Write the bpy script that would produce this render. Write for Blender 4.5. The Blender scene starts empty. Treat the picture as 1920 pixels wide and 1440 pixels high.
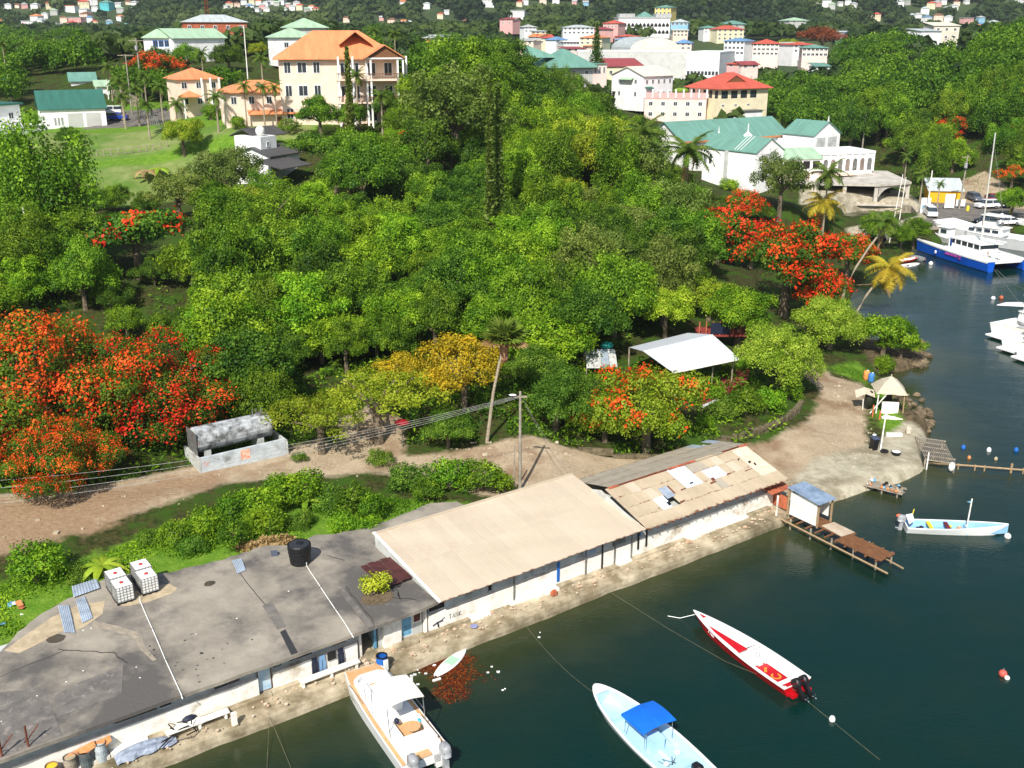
import bpy, math, random
import numpy as np
from mathutils import Vector, noise as mnoise
random.seed(7); rng = np.random.default_rng(7)
S = bpy.context.scene
COL = S.collection
# ---------------------------------------------------------------- camera, sky, sun, exposure
CAM_H, FPX, TH = 35.0, 1934.0, math.radians(19.0)
cd = bpy.data.cameras.new('camera'); cam = bpy.data.objects.new('camera', cd); COL.objects.link(cam)
cam.location = (0, 0, CAM_H); cam.rotation_euler = (math.radians(90 - 19.0), 0, 0)
cd.sensor_width = 36; cd.lens = 36 * FPX / 1920; cd.clip_start = 0.5; cd.clip_end = 6000
S.camera = cam
SUN_AZ, SUN_EL = math.radians(196.0), math.radians(44.0)   # azimuth of the sun itself, clockwise from +Y
w = bpy.data.worlds.new('World'); S.world = w; w.use_nodes = True
nt = w.node_tree; bg = nt.nodes['Background']
sky = nt.nodes.new('ShaderNodeTexSky'); sky.sky_type = 'NISHITA'; sky.sun_disc = False
sky.sun_elevation = SUN_EL; sky.sun_rotation = SUN_AZ; sky.altitude = 30; sky.dust_density = 1.0
nt.links.new(sky.outputs[0], bg.inputs[0]); bg.inputs[1].default_value = 0.085
sd = bpy.data.lights.new('sun', 'SUN'); so = bpy.data.objects.new('sun', sd); COL.objects.link(so)
sd.energy = 4.4; sd.angle = math.radians(0.55); sd.color = (1.0, 0.955, 0.88)
sdir = Vector((math.sin(SUN_AZ) * math.cos(SUN_EL), math.cos(SUN_AZ) * math.cos(SUN_EL), math.sin(SUN_EL)))
so.rotation_euler = (-sdir).to_track_quat('-Z', 'Y').to_euler()
S.view_settings.view_transform = 'Standard'; S.view_settings.look = 'None'
S.view_settings.exposure = 0.55; S.view_settings.gamma = 1.0
S.render.engine = 'CYCLES'
S.cycles.max_bounces = 5; S.cycles.diffuse_bounces = 2; S.cycles.glossy_bounces = 2
S.cycles.transmission_bounces = 3; S.cycles.transparent_max_bounces = 6; S.cycles.caustics_reflective = False; S.cycles.caustics_refractive = False

# ---------------------------------------------------------------- survey helpers: sight lines of the photograph -> places on the ground
ST, CT = math.sin(TH), math.cos(TH)
def ray(px, py):
    a = (px - 960) / FPX; b = (py - 720) / FPX
    return a, CT - b * ST, -ST - b * CT
def P(px, py, z=0.0):
    a, b, c = ray(px, py); t = (z - CAM_H) / c
    return Vector((a * t, b * t, z))
def Q(px, py, D):
    a, b, c = ray(px, py); t = D / b
    return Vector((a * t, D, CAM_H + c * t))

# ---------------------------------------------------------------- materials
def lin(c):
    return tuple((x / 12.92 if x <= .04045 else ((x + .055) / 1.055) ** 2.4) for x in [v / 255. for v in c])
MATS = {}
def pm(name, c1, c2=None, rough=.75, scale=1.5, mix=(.35, .65), bump=.15, bscale=None, metal=0., spec=.4, c3=None, s3=.3, m3=(.5, .62), ramp_detail=6, stretch=None, rand=0.):
    if name in MATS: return MATS[name]
    m = bpy.data.materials.new(name); m.use_nodes = True; MATS[name] = m
    n = m.node_tree.nodes; L = m.node_tree.links; b = n['Principled BSDF']
    b.inputs['Roughness'].default_value = rough; b.inputs['Metallic'].default_value = metal
    b.inputs['Specular IOR Level'].default_value = spec
    if c2 is None: c2 = tuple(x * .8 for x in c1)
    tc = n.new('ShaderNodeTexCoord'); vec = tc.outputs['Object']
    oi = n.new('ShaderNodeObjectInfo')
    ad = n.new('ShaderNodeVectorMath'); ad.operation = 'ADD'
    mu = n.new('ShaderNodeVectorMath'); mu.operation = 'SCALE'; mu.inputs[3].default_value = .37
    L.new(oi.outputs['Location'], mu.inputs[0]); L.new(vec, ad.inputs[0]); L.new(mu.outputs[0], ad.inputs[1]); vec = ad.outputs[0]
    if stretch:
        mp = n.new('ShaderNodeMapping'); mp.inputs['Scale'].default_value = stretch; L.new(vec, mp.inputs[0]); vec = mp.outputs[0]
    def noi(s, lo, hi, det=6):
        t = n.new('ShaderNodeTexNoise'); t.inputs['Scale'].default_value = s; t.inputs['Detail'].default_value = det; t.inputs['Roughness'].default_value = .62
        L.new(vec, t.inputs['Vector'])
        r = n.new('ShaderNodeMapRange'); r.inputs[1].default_value = lo; r.inputs[2].default_value = hi; L.new(t.outputs[0], r.inputs[0]); return t, r
    t, r = noi(scale, *mix, det=ramp_detail)
    mx = n.new('ShaderNodeMix'); mx.data_type = 'RGBA'; L.new(r.outputs[0], mx.inputs[0])
    mx.inputs[6].default_value = (*lin(c1), 1); mx.inputs[7].default_value = (*lin(c2), 1); out = mx.outputs[2]
    if c3:
        t3, r3 = noi(s3, *m3); m2 = n.new('ShaderNodeMix'); m2.data_type = 'RGBA'; L.new(r3.outputs[0], m2.inputs[0]); L.new(out, m2.inputs[6]); m2.inputs[7].default_value = (*lin(c3), 1); out = m2.outputs[2]
    if rand:
        h = n.new('ShaderNodeHueSaturation'); mr = n.new('ShaderNodeMapRange'); mr.inputs[3].default_value = 1 - rand; mr.inputs[4].default_value = 1 + rand
        L.new(oi.outputs['Random'], mr.inputs[0]); L.new(mr.outputs[0], h.inputs['Value']); L.new(out, h.inputs['Color']); out = h.outputs[0]
    L.new(out, b.inputs['Base Color'])
    if bump:
        bt = n.new('ShaderNodeTexNoise'); bt.inputs['Scale'].default_value = bscale or scale * 6; bt.inputs['Detail'].default_value = 5; L.new(vec, bt.inputs['Vector'])
        bp = n.new('ShaderNodeBump'); bp.inputs['Strength'].default_value = bump; bp.inputs['Distance'].default_value = .05; L.new(bt.outputs[0], bp.inputs['Height']); L.new(bp.outputs[0], b.inputs['Normal'])
    return m

def leafmat(name, c1, c2, c3=None, rand=.22, hrand=.016, trans=.42):
    """leaf colour varies per clump (face attribute 'tint') and per tree"""
    m = bpy.data.materials.new(name); m.use_nodes = True; MATS[name] = m
    n = m.node_tree.nodes; L = m.node_tree.links; b = n['Principled BSDF']; out = n['Material Output']
    b.inputs['Roughness'].default_value = .55; b.inputs['Specular IOR Level'].default_value = .25
    at = n.new('ShaderNodeAttribute'); at.attribute_name = 'tint'
    cr = n.new('ShaderNodeValToRGB'); e = cr.color_ramp.elements
    e[0].color = (*lin(c1), 1); e[1].color = (*lin(c2), 1)
    if c3: x = cr.color_ramp.elements.new(.5); x.color = (*lin(c3), 1)
    L.new(at.outputs['Fac'], cr.inputs[0])
    oi = n.new('ShaderNodeObjectInfo'); h = n.new('ShaderNodeHueSaturation')
    mr = n.new('ShaderNodeMapRange'); mr.inputs[3].default_value = 1 - rand; mr.inputs[4].default_value = 1 + rand
    L.new(oi.outputs['Random'], mr.inputs[0]); L.new(mr.outputs[0], h.inputs['Value'])
    wn = n.new('ShaderNodeTexWhiteNoise'); wn.noise_dimensions = '1D'; L.new(oi.outputs['Random'], wn.inputs['W'])
    mh = n.new('ShaderNodeMapRange'); mh.inputs[3].default_value = .5 - hrand; mh.inputs[4].default_value = .5 + hrand*.6
    L.new(wn.outputs['Value'], mh.inputs[0]); L.new(mh.outputs[0], h.inputs['Hue']); L.new(cr.outputs[0], h.inputs['Color'])
    L.new(h.outputs[0], b.inputs['Base Color'])
    tr = n.new('ShaderNodeBsdfTranslucent'); L.new(h.outputs[0], tr.inputs[0])
    mx = n.new('ShaderNodeMixShader'); mx.inputs[0].default_value = trans; L.new(b.outputs[0], mx.inputs[1]); L.new(tr.outputs[0], mx.inputs[2]); L.new(mx.outputs[0], out.inputs[0])
    return m

def flat(name, c, rough=.6, metal=0., spec=.4): return pm(name, c, tuple(x * .93 for x in c), rough=rough, scale=1.2, bump=0, metal=metal, spec=spec)

# ---------------------------------------------------------------- mesh builder and tagging
class MB:
    def __init__(s): s.v = []; s.f = []; s.m = []
    def add(s, vs, fs, mi=0):
        o = len(s.v); s.v += [tuple(p) for p in vs]; s.f += [tuple(i + o for i in f) for f in fs]; s.m += [mi] * len(fs); return s
    def box(s, x0, x1, y0, y1, z0, z1, mi=0):
        return s.add([(x0,y0,z0),(x1,y0,z0),(x1,y1,z0),(x0,y1,z0),(x0,y0,z1),(x1,y0,z1),(x1,y1,z1),(x0,y1,z1)],
                     [(3,2,1,0),(4,5,6,7),(0,1,5,4),(1,2,6,5),(2,3,7,6),(3,0,4,7)], mi)
    def prism(s, poly, z0, z1, mi=0):
        n = len(poly)
        return s.add([(x,y,z0) for x,y in poly] + [(x,y,z1) for x,y in poly], [tuple(range(n-1,-1,-1)), tuple(range(n,2*n))] + [(i,(i+1)%n,n+(i+1)%n,n+i) for i in range(n)], mi)
    def slab(s, q, t, mi=0):                       # q: four 3D corners (top), t: thickness downwards
        q = [Vector(p) for p in q]; lo = [p - Vector((0,0,t)) for p in q]
        return s.add(q + lo, [(0,1,2,3),(7,6,5,4)] + [(i,4+i,4+(i+1)%4,(i+1)%4) for i in range(4)], mi)
    def tube(s, pts, r, n=6, mi=0, caps=True):
        pts = [Vector(p) for p in pts]; rs = r if isinstance(r, (list, tuple)) else [r] * len(pts)
        o = []; 
        for i, p in enumerate(pts):
            d = (pts[min(i+1, len(pts)-1)] - pts[max(i-1, 0)]).normalized()
            a = Vector((0,0,1)) if abs(d.z) < .9 else Vector((1,0,0))
            e1 = d.cross(a).normalized(); e2 = d.cross(e1)
            o += [p + (e1 * math.cos(2*math.pi*k/n) + e2 * math.sin(2*math.pi*k/n)) * rs[i] for k in range(n)]
        fs = [(i*n+k, i*n+(k+1)%n, (i+1)*n+(k+1)%n, (i+1)*n+k) for i in range(len(pts)-1) for k in range(n)]
        if caps: fs += [tuple(range(n-1,-1,-1)), tuple(range((len(pts)-1)*n, len(pts)*n))]
        return s.add(o, fs, mi)
    def lathe(s, prof, c=(0,0,0), n=12, mi=0):     # prof: (r,z)
        vs = [(c[0]+r*math.cos(2*math.pi*k/n), c[1]+r*math.sin(2*math.pi*k/n), c[2]+z) for r, z in prof for k in range(n)]
        fs = [(i*n+k, i*n+(k+1)%n, (i+1)*n+(k+1)%n, (i+1)*n+k) for i in range(len(prof)-1) for k in range(n)]
        return s.add(vs, fs, mi)
    def ell(s, c, r, n=10, k=6, mi=0):
        return s.add([(c[0]+r[0]*math.sin(math.pi*j/k)*math.cos(2*math.pi*i/n), c[1]+r[1]*math.sin(math.pi*j/k)*math.sin(2*math.pi*i/n), c[2]+r[2]*math.cos(math.pi*j/k)) for j in range(k+1) for i in range(n)],
                     [(j*n+i, j*n+(i+1)%n, (j+1)*n+(i+1)%n, (j+1)*n+i) for j in range(k) for i in range(n)], mi)
    def loft(s, rings, mi=0, closed=False, cap=False):
        n = len(rings[0]); vs = [p for r in rings for p in r]; K = n if closed else n - 1
        fs = [(i*n+k, i*n+(k+1)%n, (i+1)*n+(k+1)%n, (i+1)*n+k) for i in range(len(rings)-1) for k in range(K)]
        if cap: fs += [tuple(range(n)), tuple(range((len(rings)-1)*n, len(rings)*n))]
        return s.add(vs, fs, mi)
    def mesh(s, name, mats, smooth=False):
        me = bpy.data.meshes.new(name); me.from_pydata(s.v, [], s.f)
        for m in (mats if isinstance(mats, (list, tuple)) else [mats]): me.materials.append(m)
        me.polygons.foreach_set('material_index', s.m)
        if smooth: me.polygons.foreach_set('use_smooth', [True] * len(s.f))
        me.update(); return me
    def obj(s, name, mats, parent=None, smooth=False, loc=None, rz=0.):
        return put(name, s.mesh(name, mats, smooth), parent, loc, rz)
def put(name, me, parent=None, loc=None, rz=0., scale=None):
    o = bpy.data.objects.new(name, me); COL.objects.link(o)
    if parent is not None: o.parent = parent
    if loc is not None: o.location = loc
    if rz: o.rotation_euler = (0, 0, rz)
    if scale is not None: o.scale = scale
    return o
def tag(o, label=None, cat=None, group=None, kind=None):
    if label: o['label'] = label
    if cat: o['category'] = cat
    if group: o['group'] = group
    if kind: o['kind'] = kind
    return o
def thing(name, label, cat, loc=(0,0,0), rz=0., group=None):
    return tag(put(name, None, None, loc, rz), label, cat, group)
def dup(root, loc=None, rz=None, label=None, group=None, scale=None):
    r = root.copy(); COL.objects.link(r)
    if loc is not None: r.location = loc
    if rz is not None: r.rotation_euler = (0, 0, rz)
    if scale is not None: r.scale = scale
    if label: r['label'] = label
    if group: r['group'] = group
    for ch in list(root.children):
        c = ch.copy(); COL.objects.link(c); c.parent = r
        for g in ch.children:
            d = g.copy(); COL.objects.link(d); d.parent = c
    return r

# quay frame: u along the quay edge, v inland
QA = Vector((-18.584, 41.728, 0)); QU = Vector((.8160, .5780, 0)); QV = Vector((-.5780, .8160, 0)); QR = math.atan2(.5780, .8160)
def W(u, v, z=0.): p = QA + QU * u + QV * v; return Vector((p.x, p.y, z))

# ---------------------------------------------------------------- terrain
def inpoly(x, y, poly):
    x = np.asarray(x, float); y = np.asarray(y, float); ins = np.zeros(x.shape, bool); n = len(poly)
    for i in range(n):
        x0, y0 = poly[i][:2]; x1, y1 = poly[(i+1) % n][:2]
        if y0 == y1: continue
        c = ((y0 > y) != (y1 > y)) & (x < (x1-x0)*(y-y0)/(y1-y0)+x0); ins ^= c
    return ins
def sdist(x, y, poly):
    x = np.asarray(x, float); y = np.asarray(y, float); d = np.full(x.shape, 1e9); n = len(poly)
    for i in range(n):
        ax, ay = poly[i][:2]; bx, by = poly[(i+1) % n][:2]; dx, dy = bx-ax, by-ay; l = dx*dx+dy*dy+1e-9
        t = np.clip(((x-ax)*dx+(y-ay)*dy)/l, 0, 1); d = np.minimum(d, np.hypot(x-ax-t*dx, y-ay-t*dy))
    return np.where(inpoly(x, y, poly), d, -d)
def PP(l, z): return [tuple(P(a, b, z)[:2]) for a, b in l]
shore_px = [(1470,965),(1500,958),(1545,942),(1600,925),(1625,915),(1690,900),(1735,878),(1728,842),(1742,812),(1745,800),(1712,768),(1692,735),(1672,720),(1652,706),(1650,696),(1665,694),(1700,690),(1730,678),(1735,664),(1712,648),(1665,645),(1625,640),(1600,610),(1585,575),(1600,545),(1630,515),(1660,492),(1690,474),(1715,462),(1760,452),(1850,440),(1980,425)]
_w0, _w1 = W(-120, .25), W(49.5, .25)
LAND = [(_w0.x, _w0.y)] + [(_w1.x, _w1.y)] + PP(shore_px, .3) + [(260,175),(1200,300),(2500,900),(2500,3500),(-2500,3500),(-2500,60),(-400,-60)]
POND = PP([(1568,412),(1580,398),(1620,392),(1690,390),(1716,397),(1718,406),(1700,413),(1640,420),(1585,428),(1555,428)], .2)
W3 = lambda u, v, z: (*W(u, v)[:2], z)
CP = [W3(-60,2,.8),W3(-30,2,.8),W3(0,2,.8),W3(20,2,.8),W3(40,2,.8),W3(50,2,.9),
      W3(-40,14,3.0),W3(-15,14.5,2.9),W3(0,15.5,2.7),W3(10,14,2.6),W3(20,13,2.4),W3(30,12,2.0),W3(40,12,1.5),W3(50,10,1.1),W3(56,6,.7),
      W3(-30,24,3.4),W3(-10,24,3.2),W3(5,22,3.0),W3(20,20,2.6),W3(32,18,2.1),W3(44,18,1.6)]
for a, b, z in [(1500,860,1.0),(1560,860,.8),(1640,850,.75),(1700,850,.7),(1600,780,1.0),(1660,770,.9),(1590,720,1.2),(1560,790,1.1),(1640,700,.8),
                (1500,770,1.6),(1400,800,2.0),(1300,760,3.0),(1350,700,3.2),(1200,720,3.3),(1450,690,2.2),(1150,640,4.5),(1300,640,4.5),(1000,700,4),(1000,820,3),(800,780,3.4),(600,700,4),
                (400,680,4.5),(200,700,5),(0,800,4.5),(-150,900,4.5),(300,565,7.5),(500,560,7),(800,560,7),(1100,560,6),(1350,560,4.5),(1500,520,2.5),(1560,560,1.6),
                (150,450,10),(400,420,11),(700,420,11),(1000,420,10),(1250,440,7),(1400,430,3),(1500,430,1.8),(1600,440,1.4),(1750,430,1.4),(1900,400,1.5),(1750,375,1.6),(1850,380,1.8),(1900,360,3)]:
    CP.append((*P(a, b, z)[:2], z))
CP += [(-75,165,13),(-62,166,13.2),(-55,168,13.4),(-85,178,16.3),(-65,178,16.3),(-75,195,17.3),(-95,196,17.2),(-100,170,14),(-76,206,18.2),(-60,205,18.6),(-45,168,13.6),(-45,184,19.6),(-38,178,19.2),(-46,175,18.8),(-40,179,19.4),(-22,182,19.4),(-55,252,26),(-52,262,27.5),(-75,258,27.5),(-95,335,31),(-75,335,31),(-53,197,20.9),(-30,195,20.5),
       (-10,190,19),(-20,165,15),(0,160,13),(20,160,11),(-10,230,22),(18,198,12),(45,193,5.5),(50,180,4.5),(41,214,4),(40,226,4.6),(46,204,3.2),(56,206,2.4),(52,216,2.8),(33,246,9),(60,215,4),(75,225,3),(60,260,6),(90,235,3),(105,215,2),(120,225,8),(150,230,14),
       (100,262,12),(130,280,22),(160,300,28),(200,300,26),(140,350,27),(90,300,9),(60,330,10),(40,330,11),(80,340,10),(100,400,14),(50,420,13),(0,330,20),(-50,300,28),(-110,260,24),(-60,270,27),(-120,330,28),
       (-150,200,18),(-170,280,20),(-60,400,20),(-150,420,20),(0,500,17),(80,500,16),(180,500,24),(-200,500,20),(0,650,28),(120,650,32),(250,650,30),(-200,650,28),(300,450,34),(350,600,34)]
CP = np.array(CP, float)
_sc = 100.
def _U(r2): r2 = np.maximum(r2, 1e-12); return r2 * np.log(r2) * .5
def _tps():
    X = CP[:, :2] / _sc; n = len(X); K = _U(((X[:, None] - X[None]) ** 2).sum(-1)) + np.eye(n) * 2e-4
    Pm = np.c_[np.ones(n), X]; A = np.zeros((n+3, n+3)); A[:n, :n] = K; A[:n, n:] = Pm; A[n:, :n] = Pm.T
    return np.linalg.solve(A, np.r_[CP[:, 2], 0, 0, 0])
_cf = _tps()
def FARZ(x, y):
    k = np.clip((y-980)/400, 0, 1)
    return 29 + np.clip(y-1000, 0, 900)*.27 + 2.*np.sin(x/90.+1) + 16*np.sin(x/170.+.8)*k + 9*np.sin(x/55.+y/120.)*k
def H0(x, y):
    x = np.asarray(x, float); y = np.asarray(y, float); X = np.stack([x, y], -1) / _sc; out = _cf[-3] + _cf[-2]*X[..., 0] + _cf[-1]*X[..., 1]
    for i in range(len(CP)): out = out + _cf[i] * _U(((X - CP[i, :2] / _sc) ** 2).sum(-1))
    far = FARZ(x, y)
    t = np.clip((y - 520) / 160, 0, 1); t = t*t*(3-2*t)
    return np.where(t > 0, np.where(t < 1, np.clip(out, 0, 60), 0)*(1-t) + far*t, out)
BANK = PP([(1050,830),(1120,842),(1330,828),(1420,812),(1480,790),(1500,765),(1470,700),(1420,640),(1200,640),(1050,700)], 1.5)
def HT(x, y):
    h = np.maximum(H0(x, y), .75)
    uu = (x-QA.x)*QU.x + (y-QA.y)*QU.y; vv = (x-QA.x)*QV.x + (y-QA.y)*QV.y
    k = np.clip((uu + 70) / 2, 0, 1) * np.clip((49.3 - uu) / 1.5, 0, 1) * np.clip((4.5 - vv) / 2, 0, 1)
    k = np.maximum(k, np.clip((uu + 70) / 2, 0, 1) * np.clip((48.5 - uu) / 1.5, 0, 1) * np.clip((10. - vv) / 1.5, 0, 1))
    h = h*(1-k) + .3*k
    d = sdist(x, y, LAND); t = np.clip((d + 1.6) / 2.4, 0, 1); t = t*t*(3-2*t)
    h = -2.5 + (h + 2.5) * t
    dp = sdist(x, y, POND); t = np.clip((dp + 1.5) / 3., 0, 1); h = h*(1-t) - 2.*t
    return h
# quick lookup grid
GX0, GY0, GS = -420., -60., 2.; GNX, GNY = 460, 420
_gx, _gy = np.meshgrid(GX0 + GS*np.arange(GNX), GY0 + GS*np.arange(GNY))
_G = HT(_gx, _gy)
def hz(x, y):
    fx = min(max((x-GX0)/GS, 0), GNX-2.001); fy = min(max((y-GY0)/GS, 0), GNY-2.001); i, j = int(fx), int(fy); a, b = fx-i, fy-j
    if y > 700: return float(FARZ(x, y))
    return float(_G[j,i]*(1-a)*(1-b)+_G[j,i+1]*a*(1-b)+_G[j+1,i]*(1-a)*b+_G[j+1,i+1]*a*b)
def R(px, py, dz=0., d0=35., d1=2500.):
    """walk along a sight line until it is dz above the ground"""
    a, b, c = ray(px, py); t = d0 / b; st = .8
    while t * b < d1:
        x, y, z = a*t, b*t, CAM_H + c*t
        if z <= hz(x, y) + dz: return Vector((x, y, hz(x, y)))
        t += st; st *= 1.004
    return None

m_ = pm('ground_soil', (120,108,84), (88,84,58), scale=.5)
def ground_material():
    m = bpy.data.materials.new('ground_cover'); m.use_nodes = True
    n = m.node_tree.nodes; L = m.node_tree.links; b = n['Principled BSDF']; b.inputs['Roughness'].default_value = .95; b.inputs['Specular IOR Level'].default_value = .1
    g = n.new('ShaderNodeNewGeometry')
    def noi(s, det=7):
        t = n.new('ShaderNodeTexNoise'); t.inputs['Scale'].default_value = s; t.inputs['Detail'].default_value = det; t.inputs['Roughness'].default_value = .65; L.new(g.outputs['Position'], t.inputs['Vector']); return t.outputs[0]
    def rng_(x, lo, hi):
        r = n.new('ShaderNodeMapRange'); r.inputs[1].default_value = lo; r.inputs[2].default_value = hi; L.new(x, r.inputs[0]); return r.outputs[0]
    def mix(f, a, bb):
        x = n.new('ShaderNodeMix'); x.data_type = 'RGBA'; L.new(f, x.inputs[0])
        for k, v in ((6, a), (7, bb)):
            if isinstance(v, tuple): x.inputs[k].default_value = (*lin(v), 1)
            else: L.new(v, x.inputs[k])
        return x.outputs[2]
    def attr(nm):
        a = n.new('ShaderNodeAttribute'); a.attribute_name = nm; return a.outputs['Fac']
    def ragged(a, amp=.9, s=1.3):
        ad = n.new('ShaderNodeMath'); ad.operation = 'MULTIPLY_ADD'; L.new(noi(s), ad.inputs[0]); ad.inputs[1].default_value = amp; L.new(a, ad.inputs[2])
        return rng_(ad.outputs[0], .42 + amp*.5 - .12, .42 + amp*.5 + .16)
    litter = mix(rng_(noi(2.2), .4, .6), (74,70,40), (44,52,22))
    litter = mix(rng_(noi(.35), .45, .6), litter, (56,82,24))
    grass = mix(rng_(noi(1.1), .35, .65), (86,126,32), (132,160,58))
    grass = mix(rng_(noi(9), .3, .75), grass, (70,108,28))
    dirt = mix(rng_(noi(.5), .35, .65), (176,158,132), (142,124,100))
    dirt = mix(rng_(noi(5), .35, .75), dirt, (186,168,142))
    dirt = mix(rng_(noi(.16), .52, .66), dirt, (136,112,88))
    red = mix(rng_(noi(3.), .35, .65), (142,116,90), (160,136,108))
    conc = mix(rng_(noi(.8), .35, .65), (190,182,160), (146,138,116))
    conc = mix(rng_(noi(.25), .5, .64), conc, (136,126,104))
    rock = mix(rng_(noi(1.6), .35, .65), (112,98,74), (64,56,42))
    lawn = mix(rng_(noi(.6), .35, .65), (112,126,66), (134,144,88))
    lawn = mix(rng_(noi(.12), .45, .6), lawn, (92,122,50))
    tar = mix(rng_(noi(.6), .35, .65), (98,94,90), (128,122,114))
    c = mix(ragged(attr('grass')), litter, grass)
    c = mix(ragged(attr('lawn'), .3), c, lawn)
    c = mix(ragged(attr('rock'), .6), c, rock)
    c = mix(ragged(attr('road'), .75, 1.0), c, dirt)
    c = mix(ragged(attr('redleaf'), 1.2, .8), c, red)
    c = mix(ragged(attr('concrete'), .35), c, conc)
    c = mix(ragged(attr('tarmac'), .2), c, tar)
    L.new(c, b.inputs['Base Color'])
    bp = n.new('ShaderNodeBump'); bp.inputs['Strength'].default_value = .6; bp.inputs['Distance'].default_value = .12; L.new(noi(3.5), bp.inputs['Height']); L.new(bp.outputs[0], b.inputs['Normal'])
    return m
M_GROUND = ground_material()
ROAD = PP([(-260,1090),(-100,1075),(0,1062),(170,1010),(300,968),(420,925),(560,905),(700,893),(820,905),(960,935),(1080,905),(1170,880),(1330,860),(1470,905),(1500,890),(1560,880),(1620,880),(1640,850),(1625,800),(1622,760),(1628,730),(1615,700),(1560,690),(1500,650),(1440,640),(1420,655),(1500,690),(1545,720),(1520,775),(1440,815),(1330,832),(1150,842),(1080,842),(1000,835),(880,852),(800,862),(700,862),(600,846),(540,856),(450,880),(330,905),(210,935),(120,955),(0,968),(-120,985),(-260,1000)], 2.2)
ROAD2 = PP([(640,830),(700,850),(760,840),(745,790),(690,770),(640,790)], 3.0)
REDLEAF = PP([(-200,1050),(0,1045),(160,1000),(240,960),(400,905),(450,882),(330,900),(210,930),(120,950),(0,965),(-200,1000)], 2.9)
CONC = PP([(1480,905),(1530,860),(1640,830),(1700,790),(1745,810),(1735,880),(1690,905),(1620,920),(1540,945),(1480,968)], .9)
GRASS = [PP([(-150,1150),(0,1100),(180,1040),(320,990),(560,930),(740,920),(980,940),(960,985),(700,1000),(560,1040),(330,1070),(150,1120),(0,1215),(-150,1260)], 2.9),
         PP([(1480,900),(1540,868),(1580,872),(1580,890),(1500,915)], 1.), PP([(1560,700),(1600,680),(1640,700),(1620,720),(1590,705)], 1.), PP([(1632,735),(1700,740),(1708,790),(1690,830),(1640,780)], 1.),
         [(-40,168),(-72,160),(-100,160),(-110,210),(-70,225),(-30,210),(-30,178)]]
LAWN = [[(-100,168),(-88,176),(-84,192),(-60,186),(-56,174),(-66,172),(-80,169)], [(-90,155),(-90,167),(-62,169),(-50,172),(-46,160),(-60,150)], [(-58,183),(-34,180),(-34,174),(-58,176)], [(-150,150),(-96,170),(-96,200),(-150,220)]]
ROCKP = PP([(1690,735),(1745,800),(1740,815),(1700,800),(1680,770),(1672,745)], .7), PP([(1600,640),(1660,640),(1740,660),(1735,685),(1660,700),(1640,690)], .7)
TAR = [PP([(1590,440),(1720,425),(1740,410),(1735,385),(1700,372),(1820,382),(1960,395),(1960,415),(1800,412),(1745,425),(1640,447),(1600,455)], 1.6), [(-80,197),(-80,214),(-50,225),(-62,204),(-70,198)]]
PALE = PP([(1585,432),(1690,418),(1722,408),(1722,398),(1700,388),(1560,385),(1500,395),(1500,375),(1690,362),(1745,385),(1742,410),(1700,425),(1600,440)], 1.6)
DIRT2 = PP([(1790,355),(1840,350),(1890,365),(1960,372),(1960,392),(1850,388),(1790,380)], 2.0)
def soft(x, y, poly, wd=1.2): return np.clip(sdist(x, y, poly) / wd * .5 + .5, 0, 1)
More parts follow.
